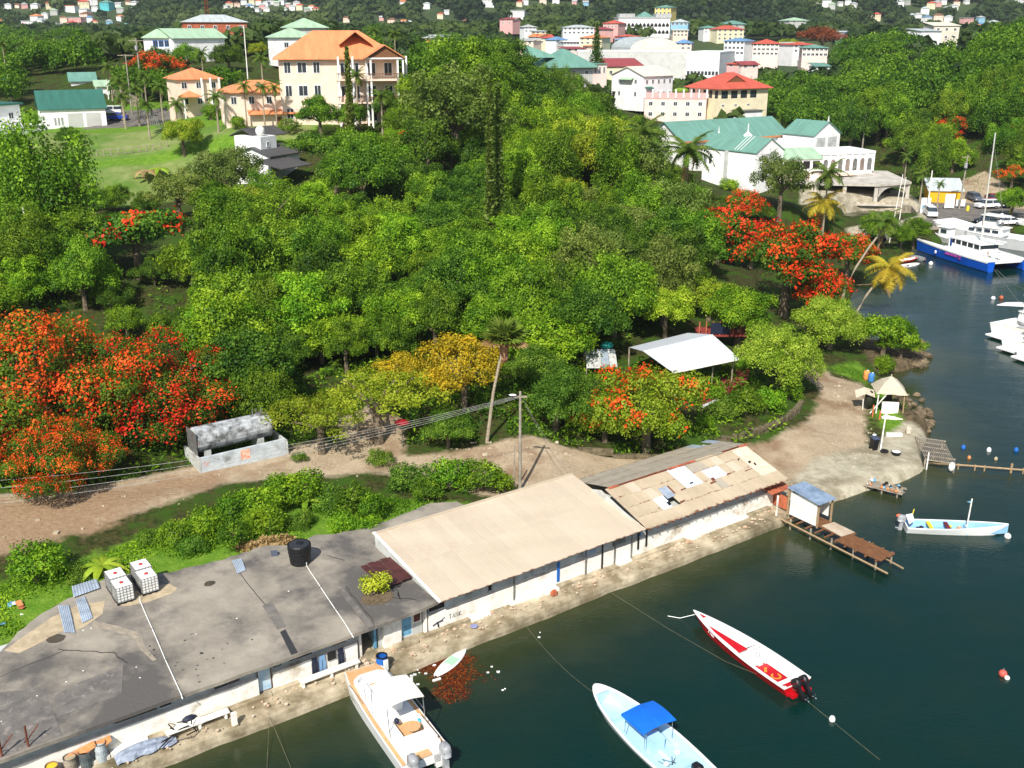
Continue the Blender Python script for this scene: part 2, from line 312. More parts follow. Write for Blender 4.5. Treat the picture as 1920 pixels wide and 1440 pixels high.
def build_terrain():
    rows, cols = 340, 330; yy = np.linspace(8, 332, rows); tt = np.linspace(-1, 1, cols); Y, T = np.meshgrid(yy, tt, indexing='ij'); X = T * (62 + .6*Y)
    Z = HT(X, Y)
    nz = np.array([mnoise.noise((a*.25, b*.25, 0)) for a, b in zip(X.ravel(), Y.ravel())]).reshape(X.shape)
    A = {'road': np.maximum(soft(X, Y, ROAD), np.maximum(soft(X, Y, ROAD2), soft(X, Y, DIRT2))), 'redleaf': soft(X, Y, REDLEAF, 2.5), 'concrete': np.maximum(soft(X, Y, CONC), soft(X, Y, PALE)),
         'grass': np.max([soft(X, Y, g, 2.) for g in GRASS], 0), 'lawn': np.max([soft(X, Y, g, 2.) for g in LAWN], 0), 'rock': np.max([soft(X, Y, g, 1.) for g in ROCKP], 0), 'tarmac': np.max([soft(X, Y, g, 1.) for g in TAR], 0)}
    firm = np.maximum(A['road'], np.maximum(A['concrete'], A['tarmac']))
    Z = Z + nz * .25 * (1-firm) * (Z > .2) + nz * .05 * firm * (Z > .2)
    Z = Z + A['rock'] * np.abs(nz) * .9 * (Z > 0)
    V = np.stack([X, Y, Z], -1).reshape(-1, 3)
    idx = np.arange(rows*cols).reshape(rows, cols); F = np.stack([idx[:-1,:-1], idx[:-1,1:], idx[1:,1:], idx[1:,:-1]], -1).reshape(-1, 4)
    cx = X[:-1,:-1].ravel(); cy = Y[:-1,:-1].ravel()
    key = np.zeros(len(F), int); pick = lambda a: a[:-1,:-1].ravel() > .5
    key[pick(A['lawn'])] = 3; key[pick(A['road'])] = 1; key[pick(A['concrete'])] = 2; key[pick(A['tarmac'])] = 4
    for k, nm in enumerate(['ground', 'dirt_road', 'concrete_apron', 'lawn', 'tarmac_road']):
        f = F[key == k]; used, inv = np.unique(f, return_inverse=True); f2 = inv.reshape(-1, 4)
        me = bpy.data.meshes.new(nm); me.from_pydata(V[used].tolist(), [], f2.tolist()); me.materials.append(M_GROUND)
        for an, av in A.items():
            at = me.attributes.new(an, 'FLOAT', 'POINT'); at.data.foreach_set('value', av.ravel()[used].astype(np.float32))
        me.polygons.foreach_set('use_smooth', [True]*len(f2)); tag(put(nm, me), kind='structure')
    # far land
    rows, cols = 130, 150; yy = 331 * (2900/331.) ** np.linspace(0, 1, rows); tt = np.linspace(-1, 1, cols); Y, T = np.meshgrid(yy, tt, indexing='ij'); X = T*(90+.68*Y)
    Z = HT(X, Y) - .3; Z = np.where(Y > 600, np.maximum(Z, 20), Z)
    me = bpy.data.meshes.new('hills'); idx = np.arange(rows*cols).reshape(rows, cols); F = np.stack([idx[:-1,:-1], idx[:-1,1:], idx[1:,1:], idx[1:,:-1]], -1).reshape(-1, 4)
    me.from_pydata(np.stack([X, Y, Z], -1).reshape(-1, 3).tolist(), [], F.tolist()); me.materials.append(pm('hill_soil', (70,86,40), (48,66,30), rough=.95, scale=.02, bump=0)); me.polygons.foreach_set('use_smooth', [True]*len(F))
    tag(put('hills', me), kind='structure')
build_terrain()

# ---------------------------------------------------------------- water
def water_material():
    m = bpy.data.materials.new('harbour_water'); m.use_nodes = True
    n = m.node_tree.nodes; L = m.node_tree.links; b = n['Principled BSDF']; b.inputs['Roughness'].default_value = .07; b.inputs['IOR'].default_value = 1.333; b.inputs['Specular IOR Level'].default_value = .5
    g = n.new('ShaderNodeNewGeometry'); at = n.new('ShaderNodeAttribute'); at.attribute_name = 'shallow'
    t = n.new('ShaderNodeTexNoise'); t.inputs['Scale'].default_value = .22; t.inputs['Detail'].default_value = 6; L.new(g.outputs['Position'], t.inputs['Vector'])
    ma = n.new('ShaderNodeMath'); ma.operation = 'MULTIPLY_ADD'; L.new(t.outputs[0], ma.inputs[0]); ma.inputs[1].default_value = .5; L.new(at.outputs['Fac'], ma.inputs[2])
    cr = n.new('ShaderNodeValToRGB'); e = cr.color_ramp.elements; e[0].position = .2; e[0].color = (.0012, .0215, .0165, 1); e[1].position = 1.25 if False else 1.0; e[1].color = (.046, .054, .020, 1)
    x = cr.color_ramp.elements.new(.55); x.color = (.009, .024, .013, 1)
    L.new(ma.outputs[0], cr.inputs[0]); L.new(cr.outputs[0], b.inputs['Base Color'])
    def rip(s, sx, sy, rot, det):
        mp = n.new('ShaderNodeMapping'); mp.inputs['Scale'].default_value = (sx, sy, 1); mp.inputs['Rotation'].default_value = (0, 0, rot); L.new(g.outputs['Position'], mp.inputs[0])
        q = n.new('ShaderNodeTexNoise'); q.inputs['Scale'].default_value = s; q.inputs['Detail'].default_value = det; q.inputs['Roughness'].default_value = .55; L.new(mp.outputs[0], q.inputs['Vector']); return q.outputs[0]
    a1 = rip(2.4, 1, 2.8, math.radians(-28), 4); a2 = rip(.25, 1, 2, math.radians(-50), 2); a3 = rip(.06, 1, 1.6, .3, 3)
    mm = n.new('ShaderNodeMath'); mm.operation = 'MULTIPLY'; L.new(a1, mm.inputs[0])
    mr = n.new('ShaderNodeMapRange'); mr.inputs[1].default_value = .35; mr.inputs[2].default_value = .65; mr.inputs[3].default_value = .15; L.new(a3, mr.inputs[0]); L.new(mr.outputs[0], mm.inputs[1])
    sm = n.new('ShaderNodeMath'); sm.operation = 'MULTIPLY_ADD'; L.new(a2, sm.inputs[0]); sm.inputs[1].default_value = 1.5; L.new(mm.outputs[0], sm.inputs[2])
    bp = n.new('ShaderNodeBump'); bp.inputs['Strength'].default_value = .27; bp.inputs['Distance'].default_value = .12; L.new(sm.outputs[0], bp.inputs['Height']); L.new(bp.outputs[0], b.inputs['Normal'])
    return m
def build_water():
    nx, ny = 150, 130; x = np.linspace(-180, 520, nx); y = np.linspace(-120, 330, ny); Y, X = np.meshgrid(y, x, indexing='ij')
    # denser near the quay through a second sheet is not needed: the shade of the sea bed changes slowly
    d = -sdist(X, Y, LAND); sh = np.clip(1 - d / 11., 0, 1) ** 1.3 * .72
    me = bpy.data.meshes.new('water'); idx = np.arange(nx*ny).reshape(ny, nx); F = np.stack([idx[:-1,:-1], idx[:-1,1:], idx[1:,1:], idx[1:,:-1]], -1).reshape(-1, 4)
    me.from_pydata(np.stack([X, Y, X*0], -1).reshape(-1, 3).tolist(), [], F.tolist()); me.materials.append(water_material())
    at = me.attributes.new('shallow', 'FLOAT', 'POINT'); at.data.foreach_set('value', sh.ravel().astype(np.float32))
    tag(put('water', me), kind='structure')
build_water()
# ================================================================ waterfront: quay, warehouses, jetty
def WP(px, py, v=2.1):
    a, b, c = ray(px, py); t = (v + QA.x*QV.x + QA.y*QV.y) / (a*QV.x + b*QV.y)
    p = Vector((a*t, b*t, 0)) - QA; return (p.x*QU.x + p.y*QU.y, CAM_H + c*t)
O0 = tuple(QA)
M_QUAY = pm('quay_concrete', (202,188,160), (134,120,94), scale=.7, mix=(.35,.62), c3=(92,84,60), s3=.22, m3=(.5,.68), bump=.5, bscale=5)
M_WALL = pm('whitewashed_plaster', (244,240,230), (206,196,180), scale=1.1, mix=(.5,.72), c3=(176,160,138), s3=.5, m3=(.56,.7), bump=.35, bscale=7)
M_WALLG = pm('grey_plaster', (206,208,204), (172,174,168), scale=.9, c3=(140,136,126), s3=.7, m3=(.58,.7), bump=.2)
M_ROOFC = pm('weathered_roof_concrete', (164,155,140), (130,123,111), scale=.42, mix=(.34,.66), c3=(92,88,84), s3=.16, m3=(.47,.6), bump=.55, bscale=4, rough=.9)
M_ROOFD = pm('dark_roof_felt', (124,118,111), (98,94,90), scale=1.4, c3=(140,132,124), s3=2.2, m3=(.56,.66), bump=.5, bscale=8, rough=.9)
M_SAND = pm('sandy_scum', (196,178,146), (164,148,120), scale=1.6, bump=.4)
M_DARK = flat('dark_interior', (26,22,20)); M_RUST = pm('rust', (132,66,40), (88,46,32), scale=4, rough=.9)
M_GALV = pm('galvanised_sheet', (196,208,220), (160,172,186), scale=1.5, rough=.45, metal=.35, bump=.1)
M_MAROON = pm('maroon_sheet', (92,48,44), (66,36,34), scale=2, rough=.6)
M_WOOD = pm('weathered_wood', (186,160,124), (140,112,80), scale=2, stretch=(1,8,8), bump=.3)
M_BROWNW = pm('brown_deck_wood', (142,98,62), (98,62,38), scale=2, stretch=(8,1,8), bump=.3)
M_GREYW = pm('grey_driftwood', (176,164,146), (128,116,98), scale=3, bump=.3)
M_TERRA = pm('orange_rust_sheet', (200,112,78), (150,80,54), scale=1.4, rough=.8)
M_WHITE = pm('white_paint', (246,245,240), (226,224,216), scale=1.2, rough=.5, bump=.05)
M_BLACK = flat('black_plastic', (24,25,27), rough=.45); M_BLUE = flat('blue_paint', (30,104,190)); M_SKYB = pm('pale_blue_paint', (120,176,206), (90,140,170), scale=3)
M_STEEL = pm('dull_steel', (150,150,148), (110,108,104), scale=2, metal=.5, rough=.5)
M_NAVY = flat('navy_cloth', (26,34,58)); M_DENIM = flat('pale_denim', (120,160,200)); M_YEL = flat('yellow_paint', (236,206,60)); M_ORANGE = pm('orange_board', (214,148,92), (180,110,66), scale=2)
def sheetmat(name, c1, c2, rust=.25):
    m = pm(name, c1, c2, rough=.6, scale=.7, bump=.08, rand=.045)
    n = m.node_tree.nodes; L = m.node_tree.links; b = n['Principled BSDF']; src = b.inputs['Base Color'].links[0].from_socket
    tc = n.new('ShaderNodeTexCoord'); sp = n.new('ShaderNodeSeparateXYZ'); L.new(tc.outputs['Object'], sp.inputs[0])
    g = n.new('ShaderNodeNewGeometry'); t = n.new('ShaderNodeTexNoise'); t.inputs['Scale'].default_value = 3.2; t.inputs['Detail'].default_value = 5; L.new(g.outputs['Position'], t.inputs['Vector'])
    ma = n.new('ShaderNodeMath'); ma.operation = 'MULTIPLY_ADD'; L.new(t.outputs[0], ma.inputs[0]); ma.inputs[1].default_value = -1.9*rust; L.new(sp.outputs['Y'], ma.inputs[2])
    mr = n.new('ShaderNodeMapRange'); mr.inputs[1].default_value = -rust*.62; mr.inputs[2].default_value = -rust*.98; mr.inputs[3].default_value = 0; mr.inputs[4].default_value = 1; L.new(ma.outputs[0], mr.inputs[0])
    mx = n.new('ShaderNodeMix'); mx.data_type = 'RGBA'; L.new(mr.outputs[0], mx.inputs[0]); L.new(src, mx.inputs[6]); mx.inputs[7].default_value = (*lin((120,78,56)), 1); L.new(mx.outputs[2], b.inputs['Base Color'])
    return m
M_BEIGE = sheetmat('beige_painted_sheet', (204,188,164), (195,179,156), .22)
M_BEIGE2 = sheetmat('old_beige_sheet', (194,177,150), (176,158,130), .42)
M_BEIGE3 = sheetmat('faded_grey_beige_sheet', (178,168,150), (156,146,128), .3)

def quay():
    m = MB(); n = 150; us = [-60 + 109.6*i/n for i in range(n+1)]
    rings = []
    for u in us:
        j = mnoise.noise((u*.6, 1, 0))*.12 + (mnoise.noise((u*.15, 5, 0)))*.12; e = .62 + mnoise.noise((u*.9, 3, 0))*.05
        rings.append([(u, j-.05, -1.5), (u, j, e-.35), (u, j+.08, e-.05), (u, j+.35, e), (u, 1.2, e+.04), (u, 1.25, .72), (u, 2.3, .8), (u, 2.3, -1.5)])
    m.loft(rings, 0, cap=True); tag(m.obj('quay', M_QUAY, None, loc=O0, rz=QR), kind='structure')
    # raised kerb blocks along the foot of the walls, a few broken away
    t = thing('kerb_step', 'narrow crumbling concrete step along the foot of the warehouse walls', 'step', O0, QR)
    u = -20
    while u < 46:
        l = random.uniform(1.2, 2.6)
        if random.random() > .2:
            h = .8 + random.uniform(.05, .16); MB().box(u, u+l-.05, 1.34+random.uniform(-.1, .12), 1.74, .7, h).obj('block', M_QUAY if random.random() < .5 else M_WALL, t)
        u += l
quay()

def wall_opening(parent, u0, u1, z0, z1, v, name='window', glass=None, frame=None, label=None):
    """a recessed opening: frame bars proud of the wall, a dark or coloured leaf behind"""
    m = MB(); f = .05
    m.box(u0, u1, v-.03, v+.0, z0, z0+f, 0); m.box(u0, u1, v-.03, v, z1-f, z1, 0); m.box(u0, u0+f, v-.032, v-.002, z0+f, z1-f, 0); m.box(u1-f, u1, v-.032, v-.002, z0+f, z1-f, 0)
    o = m.obj(name, frame or M_WALLG, parent); MB().box(u0+f, u1-f, v-.018, v-.006, z0+f, z1-f).obj('pane' if name == 'window' else 'leaf', glass or M_DARK, o)
    if label: o['label'] = label
    return o
def sheets(parent, u0, u1, p0, p1, rows, matf, w=.86, skip=()):
    """corrugated sheets from eave p0=(v,z) up to p1; each sheet is its own piece"""
    dv, dz = p1[0]-p0[0], p1[1]-p0[1]; Lt = math.hypot(dv, dz); L = Lt/rows; ncol = max(1, round((u1-u0)/w)); w = (u1-u0)/ncol; ang = math.atan2(dz, abs(dv))
    key = ('sheet', round(w, 3), round(L, 3)); meshes = {}
    def mk(mat):
        if mat.name in meshes: return meshes[mat.name]
        m = MB(); k = 10; xs = [w*1.04*i/k for i in range(k+1)]; zs = [.0 if i % 2 else .008 for i in range(k+1)]
        m.loft([[(x, 0, z) for x, z in zip(xs, zs)], [(x, L*1.03, z) for x, z in zip(xs, zs)]]); m.loft([[(x, 0, z-.02) for x, z in zip(xs, zs)], [(x, 0, z) for x, z in zip(xs, zs)]])
        meshes[mat.name] = m.mesh('roof_sheet', mat); return meshes[mat.name]
    for r in range(rows):
        for c in range(ncol):
            if (r, c) in skip: continue
            mat = matf(r, c); t = r*L/Lt
            o = put('roof_sheet', mk(mat), parent); s = 1 if dv > 0 else -1
            jit = random.uniform(-.03, .03) if r == 0 else 0; tt = t + jit/Lt
            o.location = (u0 + c*w + (0 if s > 0 else w), p0[0]+dv*tt, p0[1]+dz*tt + .012*(rows-r) + random.uniform(0, .006))
            o.rotation_euler = (ang, random.uniform(-.003, .003), (0 if s > 0 else math.pi) + random.uniform(-.002, .002))

# --- long flat roofed building
def flat_building():
    t = thing('flat_roofed_warehouse', 'long low whitewashed building with stained flat grey concrete roof at the water edge, lower left', 'building', O0, QR)
    V = 2.12
    m = MB(); m.box(-60, 13.55, V, 11.5, .6, 2.86); m.box(14.75, 17.7, V, 9, .6, 2.84); m.box(13.5, 14.8, 4.2, 9, .6, 2.86); m.obj('wall', M_WALLG, t)
    MB().box(15.0, 16.15, 1.9, V-.002, .6, 2.3).obj('white_pier', M_WALL, t); b = MB(); b.box(-60, 7.25, 1.74, V-.002, .55, 1.93); b.box(7.25, 8.15, 2.0, V-.002, .55, .8); b.box(8.15, 13.2, 1.74, V-.002, .55, 1.93); b.obj('white_band', M_WHITE if False else M_WALL, t)
    # roof: a slab with an uneven outline
    back = [(-60,10.4),(-30,10.6),(-12,10.2),(-6,9.6),(-3.8,10.1),(-2.6,11.6),(-1.7,12.3),(-.2,13.2),(1.2,13.8),(3,14.6),(4.6,14.4),(5.6,13.4),(6.7,13.1),(9,13.0),(10.5,12.9),(12.2,13.1),(13.9,12.3),(15.6,12.6),(17,12),(19.3,11.6),(22,12.0),(24.5,12.4),(26.2,11.6),(26.5,9.6),(18.5,9.6)]
    nb = []
    for i in range(len(back)-1):
        for k in range(4): a = back[i]; c = back[i+1]; f = k/4; nb.append((a[0]*(1-f)+c[0]*f, a[1]*(1-f)+c[1]*f + (random.uniform(-.12, .12) if k else 0)))
    nb.append(back[-1])
    front = [(18.45, 1.35)] + [(18.2-k*1.3, 1.12+random.uniform(-.05, .05)) for k in range(1, 60)] + [(-60, 1.0)]
    poly = front + nb; zt = lambda v: 3.0 + (v-1)*.035
    m = MB(); n = len(poly); m.add([(u, v, zt(v)) for u, v in poly] + [(u, v, zt(v)-.2) for u, v in poly], [tuple(reversed(range(n))), tuple(range(n, 2*n))] + [(i, (i+1) % n, n+(i+1) % n, n+i) for i in range(n)])
    m.obj('roof', M_ROOFC, t)
    # rear earth-coloured margin, dark felt patches, drip lines, each a thin skin a few mm above the slab
    def patch(name, pl, mat, h=.006, label=None):
        o = MB().add([(u, v, zt(v)+h) for u, v in pl] + [(u, v, zt(v)+h-.03) for u, v in pl], [tuple(range(len(pl)))] + [(i, (i+1) % len(pl), len(pl)+(i+1) % len(pl), len(pl)+i) for i in range(len(pl))]).obj(name, mat, t)
        if label: o['label'] = label
        return o
    def blob(cu, cv, ru, rv, k=22, a=.25):
        return [(cu+math.cos(q)*ru*(1+a*mnoise.noise((math.cos(q)*1.5+cu, math.sin(q)*1.5+cv, 2))), cv+math.sin(q)*rv*(1+a*mnoise.noise((math.cos(q)*1.5+cu, math.sin(q)*1.5+cv, 7)))) for q in [2*math.pi*i/k for i in range(k)]]
    sand = [(-3.6,9.2),(-2.2,10.2),(-.8,11.1),(.8,11.6),(2.2,11.2),(1.7,9.9),(.6,9.2),(-.2,8.9),(-.6,9.4),(-1.8,8.9),(-3.0,8.5)]
    patch('sandy_margin', [(u, v+.9) for u, v in sand], M_SAND)
    streak = [(1.1,10.4),(2.0,9.2),(2.9,7.7),(2.75,6.2),(2.9,4.8),(2.7,4.8),(2.45,6.2),(2.5,7.4),(1.7,8.8),(.9,9.9)]
    patch('silt_streak', streak, pm('roof_silt', (172,158,136), (136,128,116), scale=2.5, bump=.2), .008)
    patch('silt_margin', blob(4.4, 11.4, 1.7, .75), M_SAND, .007)
    patch('felt_patch', [(-2.6,2.8),(.55,2.9),(1.3,5.3),(-1.2,5.0),(-2.3,4.6)], M_ROOFD, .012)
    patch('felt_patch', [(-9,1.2),(-2.7,1.3),(-2.6,5.6),(-4.5,6.4),(-9,6.8)], M_ROOFD, .010)
    patch('felt_strip', [(9.38,3.54),(9.73,3.62),(9.40,1.2),(9.02,1.22)], flat('wet_black_felt', (58,58,58)), .014)
    patch('felt_strip', [(9.6,6.6),(10.25,6.7),(9.9,3.9),(9.35,3.85)], pm('felt_grey', (128,122,114), (104,100,94), scale=2), .010)
    M_STAIN = pm('puddle_stain', (84,76,62), (60,54,44), scale=2)
    patch('sump_stain', blob(-1.05, 9.7, .5, .42, 14), M_STAIN, .016); patch('sump_stain', blob(7.9, 10.6, .35, .3, 12), M_STAIN, .016)
    for k in range(26): u = random.uniform(2.5, 9); patch('tar_spot', blob(u, random.uniform(1.6, 6.5), random.uniform(.03, .1), random.uniform(.02, .07), 6), flat('tar', (60,58,56)), .012)
    for k in range(14):
        u, v = random.uniform(-5, 17), random.uniform(1.8, 10)
        patch('pale_chip', blob(u, v, .05, .04, 5), M_WALL, .02)
    # cracks: thin dark seams
    for (u0, v0, u1, v1) in [(-1.2,8.6,1.2,6.6),(1.2,6.6,1.5,5.3),(-9,6.9,-.8,8.4),(14.6,5.9,14.15,1.3),(16.1,3.4,17.4,2.2),(16.6,2.6,17.0,4.0),(9.9,11,9.7,3.8),(15.2,9.8,15.9,8.6)]:
        k = 9; pts = [(u0+(u1-u0)*i/k+random.uniform(-.07, .07), v0+(v1-v0)*i/k+random.uniform(-.07, .07)) for i in range(k+1)]
        patch('crack', [(u-.018, v-.018) for u, v in pts] + [(u+.022, v+.022) for u, v in reversed(pts)], flat('crack_dark', (52,48,44)), .009)
    # raised expansion kerb, front drip edge
    MB().add([(14.0,5.6,zt(5.6)+.09),(14.35,5.65,zt(5.6)+.09),(14.0,1.1,zt(1.1)+.09),(13.62,1.1,zt(1.1)+.09)] + [(14.0,5.6,3),(14.35,5.65,3),(14.0,1.1,2.9),(13.62,1.1,2.9)], [(0,1,2,3),(0,4,5,1),(1,5,6,2),(2,6,7,3),(3,7,4,0)]).obj('expansion_kerb', M_ROOFD, t)
    # broken-in area closed with maroon sheets
    s = MB(); 
    for i in range(5):
        a = i/5; b = (i+1)/5
        s.slab([(16.22+(18.3-16.22)*a, 3.95+.25*a, 3.34+.05*(i%2)), (16.22+(18.3-16.22)*b-.01, 3.95+.25*b, 3.34+.05*(i%2)), (16.26+(18.5-16.26)*b-.01, 7.1, 3.42+.05*(i%2)), (16.26+(18.5-16.26)*a, 7.1, 3.42+.05*(i%2))], .02)
        s.obj('maroon_roof_sheet', M_MAROON, t); s = MB()
    patch('rubble_ring', blob(15.6, 3.7, 1.0, .75), pm('rubble_soil', (120,104,84), (84,70,52), scale=5), .02)
    # front wall openings
    G = pm('dusty_pane', (120,122,122), (70,72,74), scale=4, rough=.3); BR = flat('brown_frame', (104,60,44))
    def op(x0, y0, x1, y1, **k):
        u0, za = WP(x0, y1); u1, zb = WP(x1, y0); zb = min(WP((x0+x1)/2, min(y0, y1))[1], 2.75) if k.pop('full', 0) else min(zb, 2.8); return wall_opening(t, u0, u1, max(.85, za), max(zb, za+.35), V-.09 if za < 1.9 else V, **k)
    V = 2.12
    for (u0, u1, z0, z1, kw) in [
        (-.2, 2.0, 1.98, 2.8, dict(glass=flat('dusty_dark', (86,76,64)))), (2.05, 2.75, 1.98, 2.8, dict(glass=M_DARK)),
        (5.0, 5.7, 1.97, 2.75, dict(glass=G, frame=M_BLACK)), (5.75, 6.35, 1.97, 2.75, dict(glass=G, frame=BR)),
        (9.15, 10.65, 1.97, 2.8, dict(glass=M_DARK)), (11.8, 12.7, 1.97, 2.8, dict(glass=BR)), (-9, -6.5, 1.98, 2.8, dict(glass=M_DARK)),
        (12.75, 13.15, 1.99, 2.78, dict(glass=G, frame=M_WALL)), (8.3, 8.75, 2.0, 2.5, dict(glass=M_WALLG, frame=M_DARK))]:
        wall_opening(t, u0, u1, z0, z1, V, **kw)
    d = wall_opening(t, 7.3, 8.1, .82, 2.8, V-.1, name='door', glass=pm('blue_white_door', (150,190,216), (210,220,220), scale=1.6), frame=BR, label='pale blue door in a brown frame')
    wall_opening(t, 16.25, 17.0, .9, 2.75, V, name='door', glass=M_SKYB, frame=M_WALL, label='sky blue door by the beige roofed warehouse')
    wall_opening(t, 17.05, 17.6, 1.6, 2.75, V, name='window', glass=M_MAROON, frame=M_WALL)
    MB().box(13.58, 14.7, 2.2, 4.15, .78, .84).obj('porch_floor', M_SAND, t); MB().box(13.62, 14.66, 4.1, 4.16, .85, 2.8).obj('porch_back', M_DARK, t)
    MB().box(14.45, 14.6, 2.1, 2.3, .85, 2.8).obj('porch_post', M_SKYB, t); MB().box(13.4, 13.55, 1.9, 2.2, .8, 2.8).obj('porch_post', M_WALL, t)
    # front parapet slats over left part and bench ledge
    return t
FB = flat_building()

def beige_building():
    t = thing('beige_roofed_warehouse', 'white warehouse with a large clean beige sheet roof, middle of the row', 'building', O0, QR)
    MB().box(18.42, 34.35, 2.12, 9.0, .6, 3.05).obj('wall', M_WALLG, t)
    g = MB(); g.add([(18.40,1.5,3.0),(18.40,9.05,3.0),(18.40,9.05,4.15),(18.40,1.5,3.12)], [(0,1,2,3)]); g.add([(18.34,1.5,3.0),(18.34,9.05,3.0),(18.34,9.05,4.15),(18.34,1.5,3.12)], [(0,1,2,3)]); g.add([(18.34,9.05,3.0),(34.3,9.05,3.0),(34.3,9.05,4.15),(18.34,9.05,4.15)], [(0,1,2,3)]); g.obj('gable', M_WALLG, t)
    MB().box(18.0, 34.3, 1.74, 2.118, .6, 1.9).obj('white_band', M_WALL, t)
    sheets(t, 18.3, 34.55, (1.0, 3.1), (9.1, 4.22), 2, lambda r, c: M_BEIGE)
    MB().slab([(18.22,1.0,3.2),(18.40,1.0,3.2),(18.40,9.15,4.34),(18.22,9.15,4.34)], .08).obj('verge_strip', M_WHITE, t)
    MB().slab([(18.2,9.0,4.3),(34.6,9.0,4.3),(34.6,9.2,4.28),(18.2,9.2,4.28)], .06).obj('ridge_flashing', M_BEIGE, t)
    MB().box(17.72, 21.3, 1.8, 1.95, 2.86, 2.94).obj('awning_beam', M_WALL, t); MB().box(17.72, 17.84, 1.8, 2.1, .8, 2.86).obj('awning_post', M_WALL, t)
    for u, k in [(24.1,0),(29.9,0),(31.3,1),(32.4,0),(33.9,0)]: MB().box(u, u+.09, 1.66, 1.739, .8, 2.9).obj('pilaster', M_DARK if k else M_STEEL, t)
    for (u0, u1, c) in [(18.1,19.3,M_DARK),(22.4,22.75,M_DARK),(29.98,31.2,flat('grey_blue_shutter', (170,184,200))),(32.5,33.8,M_STEEL)]: wall_opening(t, u0, u1, 1.92, 2.9, 2.12, name='window', glass=c)
    MB().box(27.55, 27.75, 1.68, 1.735, 1.1, 2.5).obj('blue_drape', M_BLUE, t)
    # graffiti on the white band, faded and illegible: short strokes standing 4 mm proud of the plaster
    gm = MB(); v = 1.735
    def st(pts, r=.02): gm.tube([(a, v, b) for a, b in pts], r, 4)
    u = 19.35
    for k, ch in enumerate('TANK'):
        x = u + k*.24
        S_ = {'T': [[(0,.3),(.16,.3)],[(.08,.3),(.08,0)]], 'A': [[(0,0),(.08,.3),(.16,0)],[(.04,.12),(.12,.12)]], 'N': [[(0,0),(0,.3),(.15,0),(.15,.3)]], 'K': [[(0,0),(0,.3)],[(.14,.3),(0,.14),(.15,0)]]}[ch]
        for q in S_: st([(x+a, 1.25+b) for a, b in q])
    gm.obj('graffiti', M_BLACK, t)
    gm = MB(); st([(18.2,1.2),(18.5,1.32),(18.9,1.34)], .05); st([(18.55,1.3),(18.6,1.0)], .06); st([(18.75,1.35),(19.05,1.5)], .03); gm.obj('graffiti', M_NAVY, t)
    return t
beige_building()

